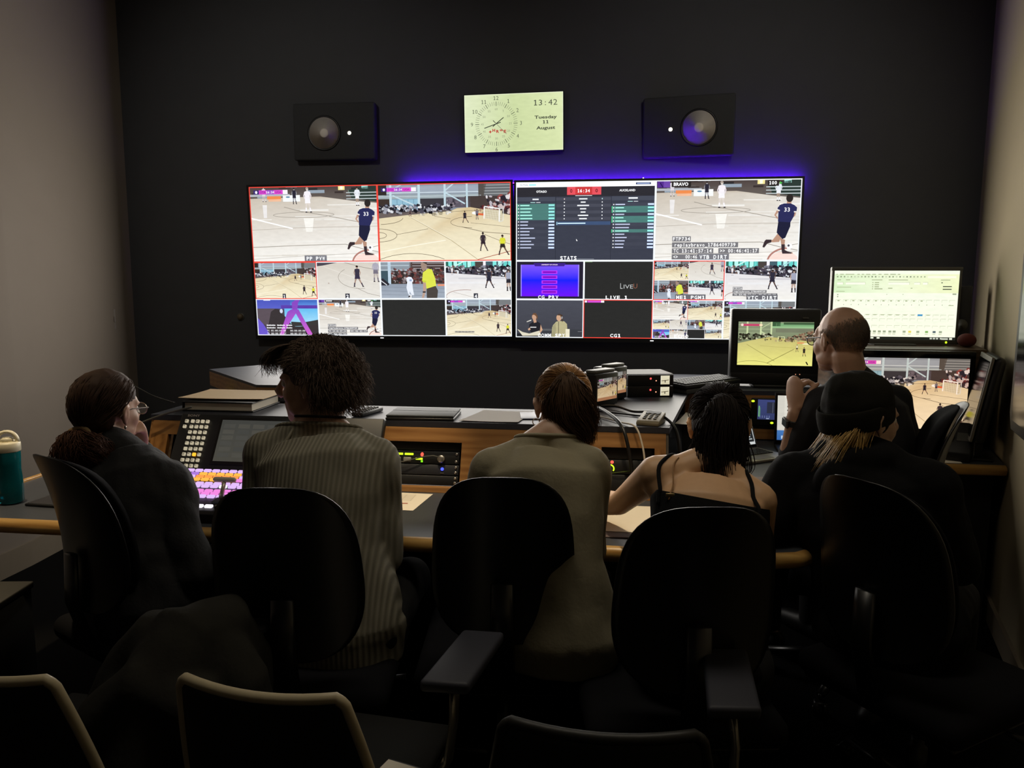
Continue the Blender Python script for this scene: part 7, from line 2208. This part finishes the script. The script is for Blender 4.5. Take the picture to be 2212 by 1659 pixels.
top(P5, r5, 'hoodie', HOODCLOTH, 0.032, (0.97, 0.97), 1.12, -0.08, crease=0.011, cs=10, seed=17, extra=hood)
mbb = MB(); M5 = P5.HM
mbb.ell((0, -0.022, 0.056), (.090, .110, .096), M5, nu=24, nv=16); mbb.ell((0, -.058, .085), (.070, .075, .062), M5); mbb.ell((0, -.030, .010), (.088, .104, .070), M5, nu=24)
bo = fuse(mbb, .006, 3, 'beanie', BEANIE, r5, .006, 16, 4, origin=r5.location)
cut_above(bo, M5 @ V3(0, -.02, -.012), (M5.to_3x3() @ V3(0, -.30, -1)).normalized())
fold = []
for t in np.linspace(0, 2 * PI, 33):
    fold.append(M5 @ V3(.089 * math.sin(t), -.027 + .108 * math.cos(t), .022 + .030 * math.cos(t)) - Vector(r5.location))
MB().tube(fold, .032, 12, hint=M5.to_3x3() @ V3(0, -.25, 1), squash=[(1, .15)] * 33).build('beanie_fold', BEANIE, r5)
bl = []
rb_ = random.Random(9)
for i in range(800):
    x = rb_.uniform(-.07, .075); y = -.075 + .5 * abs(x) * .6
    s0 = M5 @ V3(x, y - .01, .0); drop = rb_.uniform(.10, .17); out_ = rb_.uniform(-.025, .03)
    e = s0 + V3(-.018 - .05 * rb_.random(), -.012 + out_ * .5, -drop)
    mid = s0.lerp(e, .5) + V3(.004, -.012 + out_ * .3, 0)
    bl.append(spline([s0, mid, e], 9))
for i in range(450):
    s0 = M5 @ V3(rb_.uniform(.03, .08), rb_.uniform(-.09, -.02), -.005)
    e = s0 + V3(rb_.uniform(-.09, -.02), rb_.uniform(-.03, .02), -rb_.uniform(.09, .165))
    bl.append(spline([s0, s0.lerp(e, .5) + V3(-.006, -.016, .01), e], 9))
hair_strands(r5, 'hair', bl, BLOND, .0010)
mbh = MB(); mbh.ell((0.01, -.062, -.045), (.062, .040, .062), M5)
fuse(mbh, .006, 2, 'hair_mass', BLOND, r5, .003, 30, 2, origin=r5.location)
eyes(P5, r5)

# 6: bald man with spectacles, pinched raised hand, watch
r6 = person_root(0.95, 2.95, 'bald person with glasses in a dark collared shirt, left hand raised in a pinch')
P6 = Pose((.99, 2.88, .56), .55, (.945, 2.995, 1.045), (.925, 3.035, 1.128), (.872, 3.055, 1.287), .50,
          (.800, 3.00, 1.045), (1.085, 3.09, 1.055), (.722, 3.10, .80), (1.20, 3.22, .80), (.712, 3.02, 1.015), (1.02, 3.36, .80), hpitch=-.06, male=True)
body(P6, r6, SKIN_B, voxel=.0045, hl=dict(fdir=(-.06, .05, 1.0), pnorm=(.80, .55, .1), side=-1, curl=(1.2, .5, .3), thumb=.45, thumb_curl=.8, spread=.03))
trousers(P6, r6, DARKTR); shoes(P6, r6, SHOE)
POLO = mat('dark_polo_cloth', '1b1b1f', 0.85, noise=0.12, nscale=40, bump=0.2, bscale=200)
def sleeves(mb):
    for s in (0, 1):
        e = P6.sh[s].lerp(P6.el[s], .84)
        add_limb(mb, [P6.sh[s], P6.sh[s].lerp(e, .5), e], [.074, .070, .064])
top(P6, r6, 'polo_shirt', POLO, 0.016, (None, None), 1.06, -0.08, crease=0.007, cs=9, seed=23, extra=sleeves)
collar_ring(P6, r6, 'collar', POLO, 0.078, 0.026, 0.28, 0.012, .012)
# watch
w0 = P6.el[0].lerp(P6.wr[0], .84) - Vector(r6.location)
wd = (P6.wr[0] - P6.el[0]).normalized()
WM = Matrix.Translation(w0) @ wd.to_track_quat('Z', 'Y').to_matrix().to_4x4()
wt = MB().lathe([(.0315, -.013), (.0345, -.011), (.0345, .011), (.0315, .013)], n=28, M=WM).build('watch_strap', BLACK, r6)
fd = WM.to_3x3().inverted() @ V3(-.95, -.3, 0); fd.z = 0; fd.normalize()
WF = WM @ Matrix.Translation(fd * .036) @ fd.to_track_quat('Z', 'Y').to_matrix().to_4x4()
MB().box((0, 0, 0), (.040, .036, .011), WF, .004).build('watch_case', mat('watch_case_steel', '6b6b6b', .3, metal=.8), wt)
MB().box((0, 0, .0062), (.032, .029, .001), WF).build('watch_face', mat('watch_glass', '5f6a6e', .1), wt)
# short hair round the sides and back
M6 = P6.HM
stub = []; rs_ = random.Random(4)
while len(stub) < 5200:
    a = rs_.uniform(-PI, PI); el = rs_.uniform(-.95, .75)
    d = Vector((math.cos(el) * math.sin(a), math.cos(el) * math.cos(a), math.sin(el)))
    q = Vector((d.x * .0755, -.014 + d.y * .0930, .036 + d.z * .086))
    if q.z < .01: q.y = max(q.y, -.105 + (.01 - q.z) * .25)
    top_ = .058 - q.y * .40
    if q.y > .030 or (q.y > -.030 and q.z < .022) or q.z < -.070: continue
    if rs_.random() > min(1, (top_ - q.z) / .035): continue
    t = Vector((d.x * .25, -.35, -1)).normalized()
    L = rs_.uniform(.006, .011)
    stub.append([M6 @ q, M6 @ (q + d * .0022 + t * L * .5), M6 @ (q + d * .0026 + t * L)])
hair_strands(r6, 'short_hair', stub, mat('hair_grey_brown', '76675a', .8, noise=.25, nscale=200), .0007)
glasses(P6, r6, mat('dark_frame', '221d18', .4), GLASS); eyes(P6, r6)
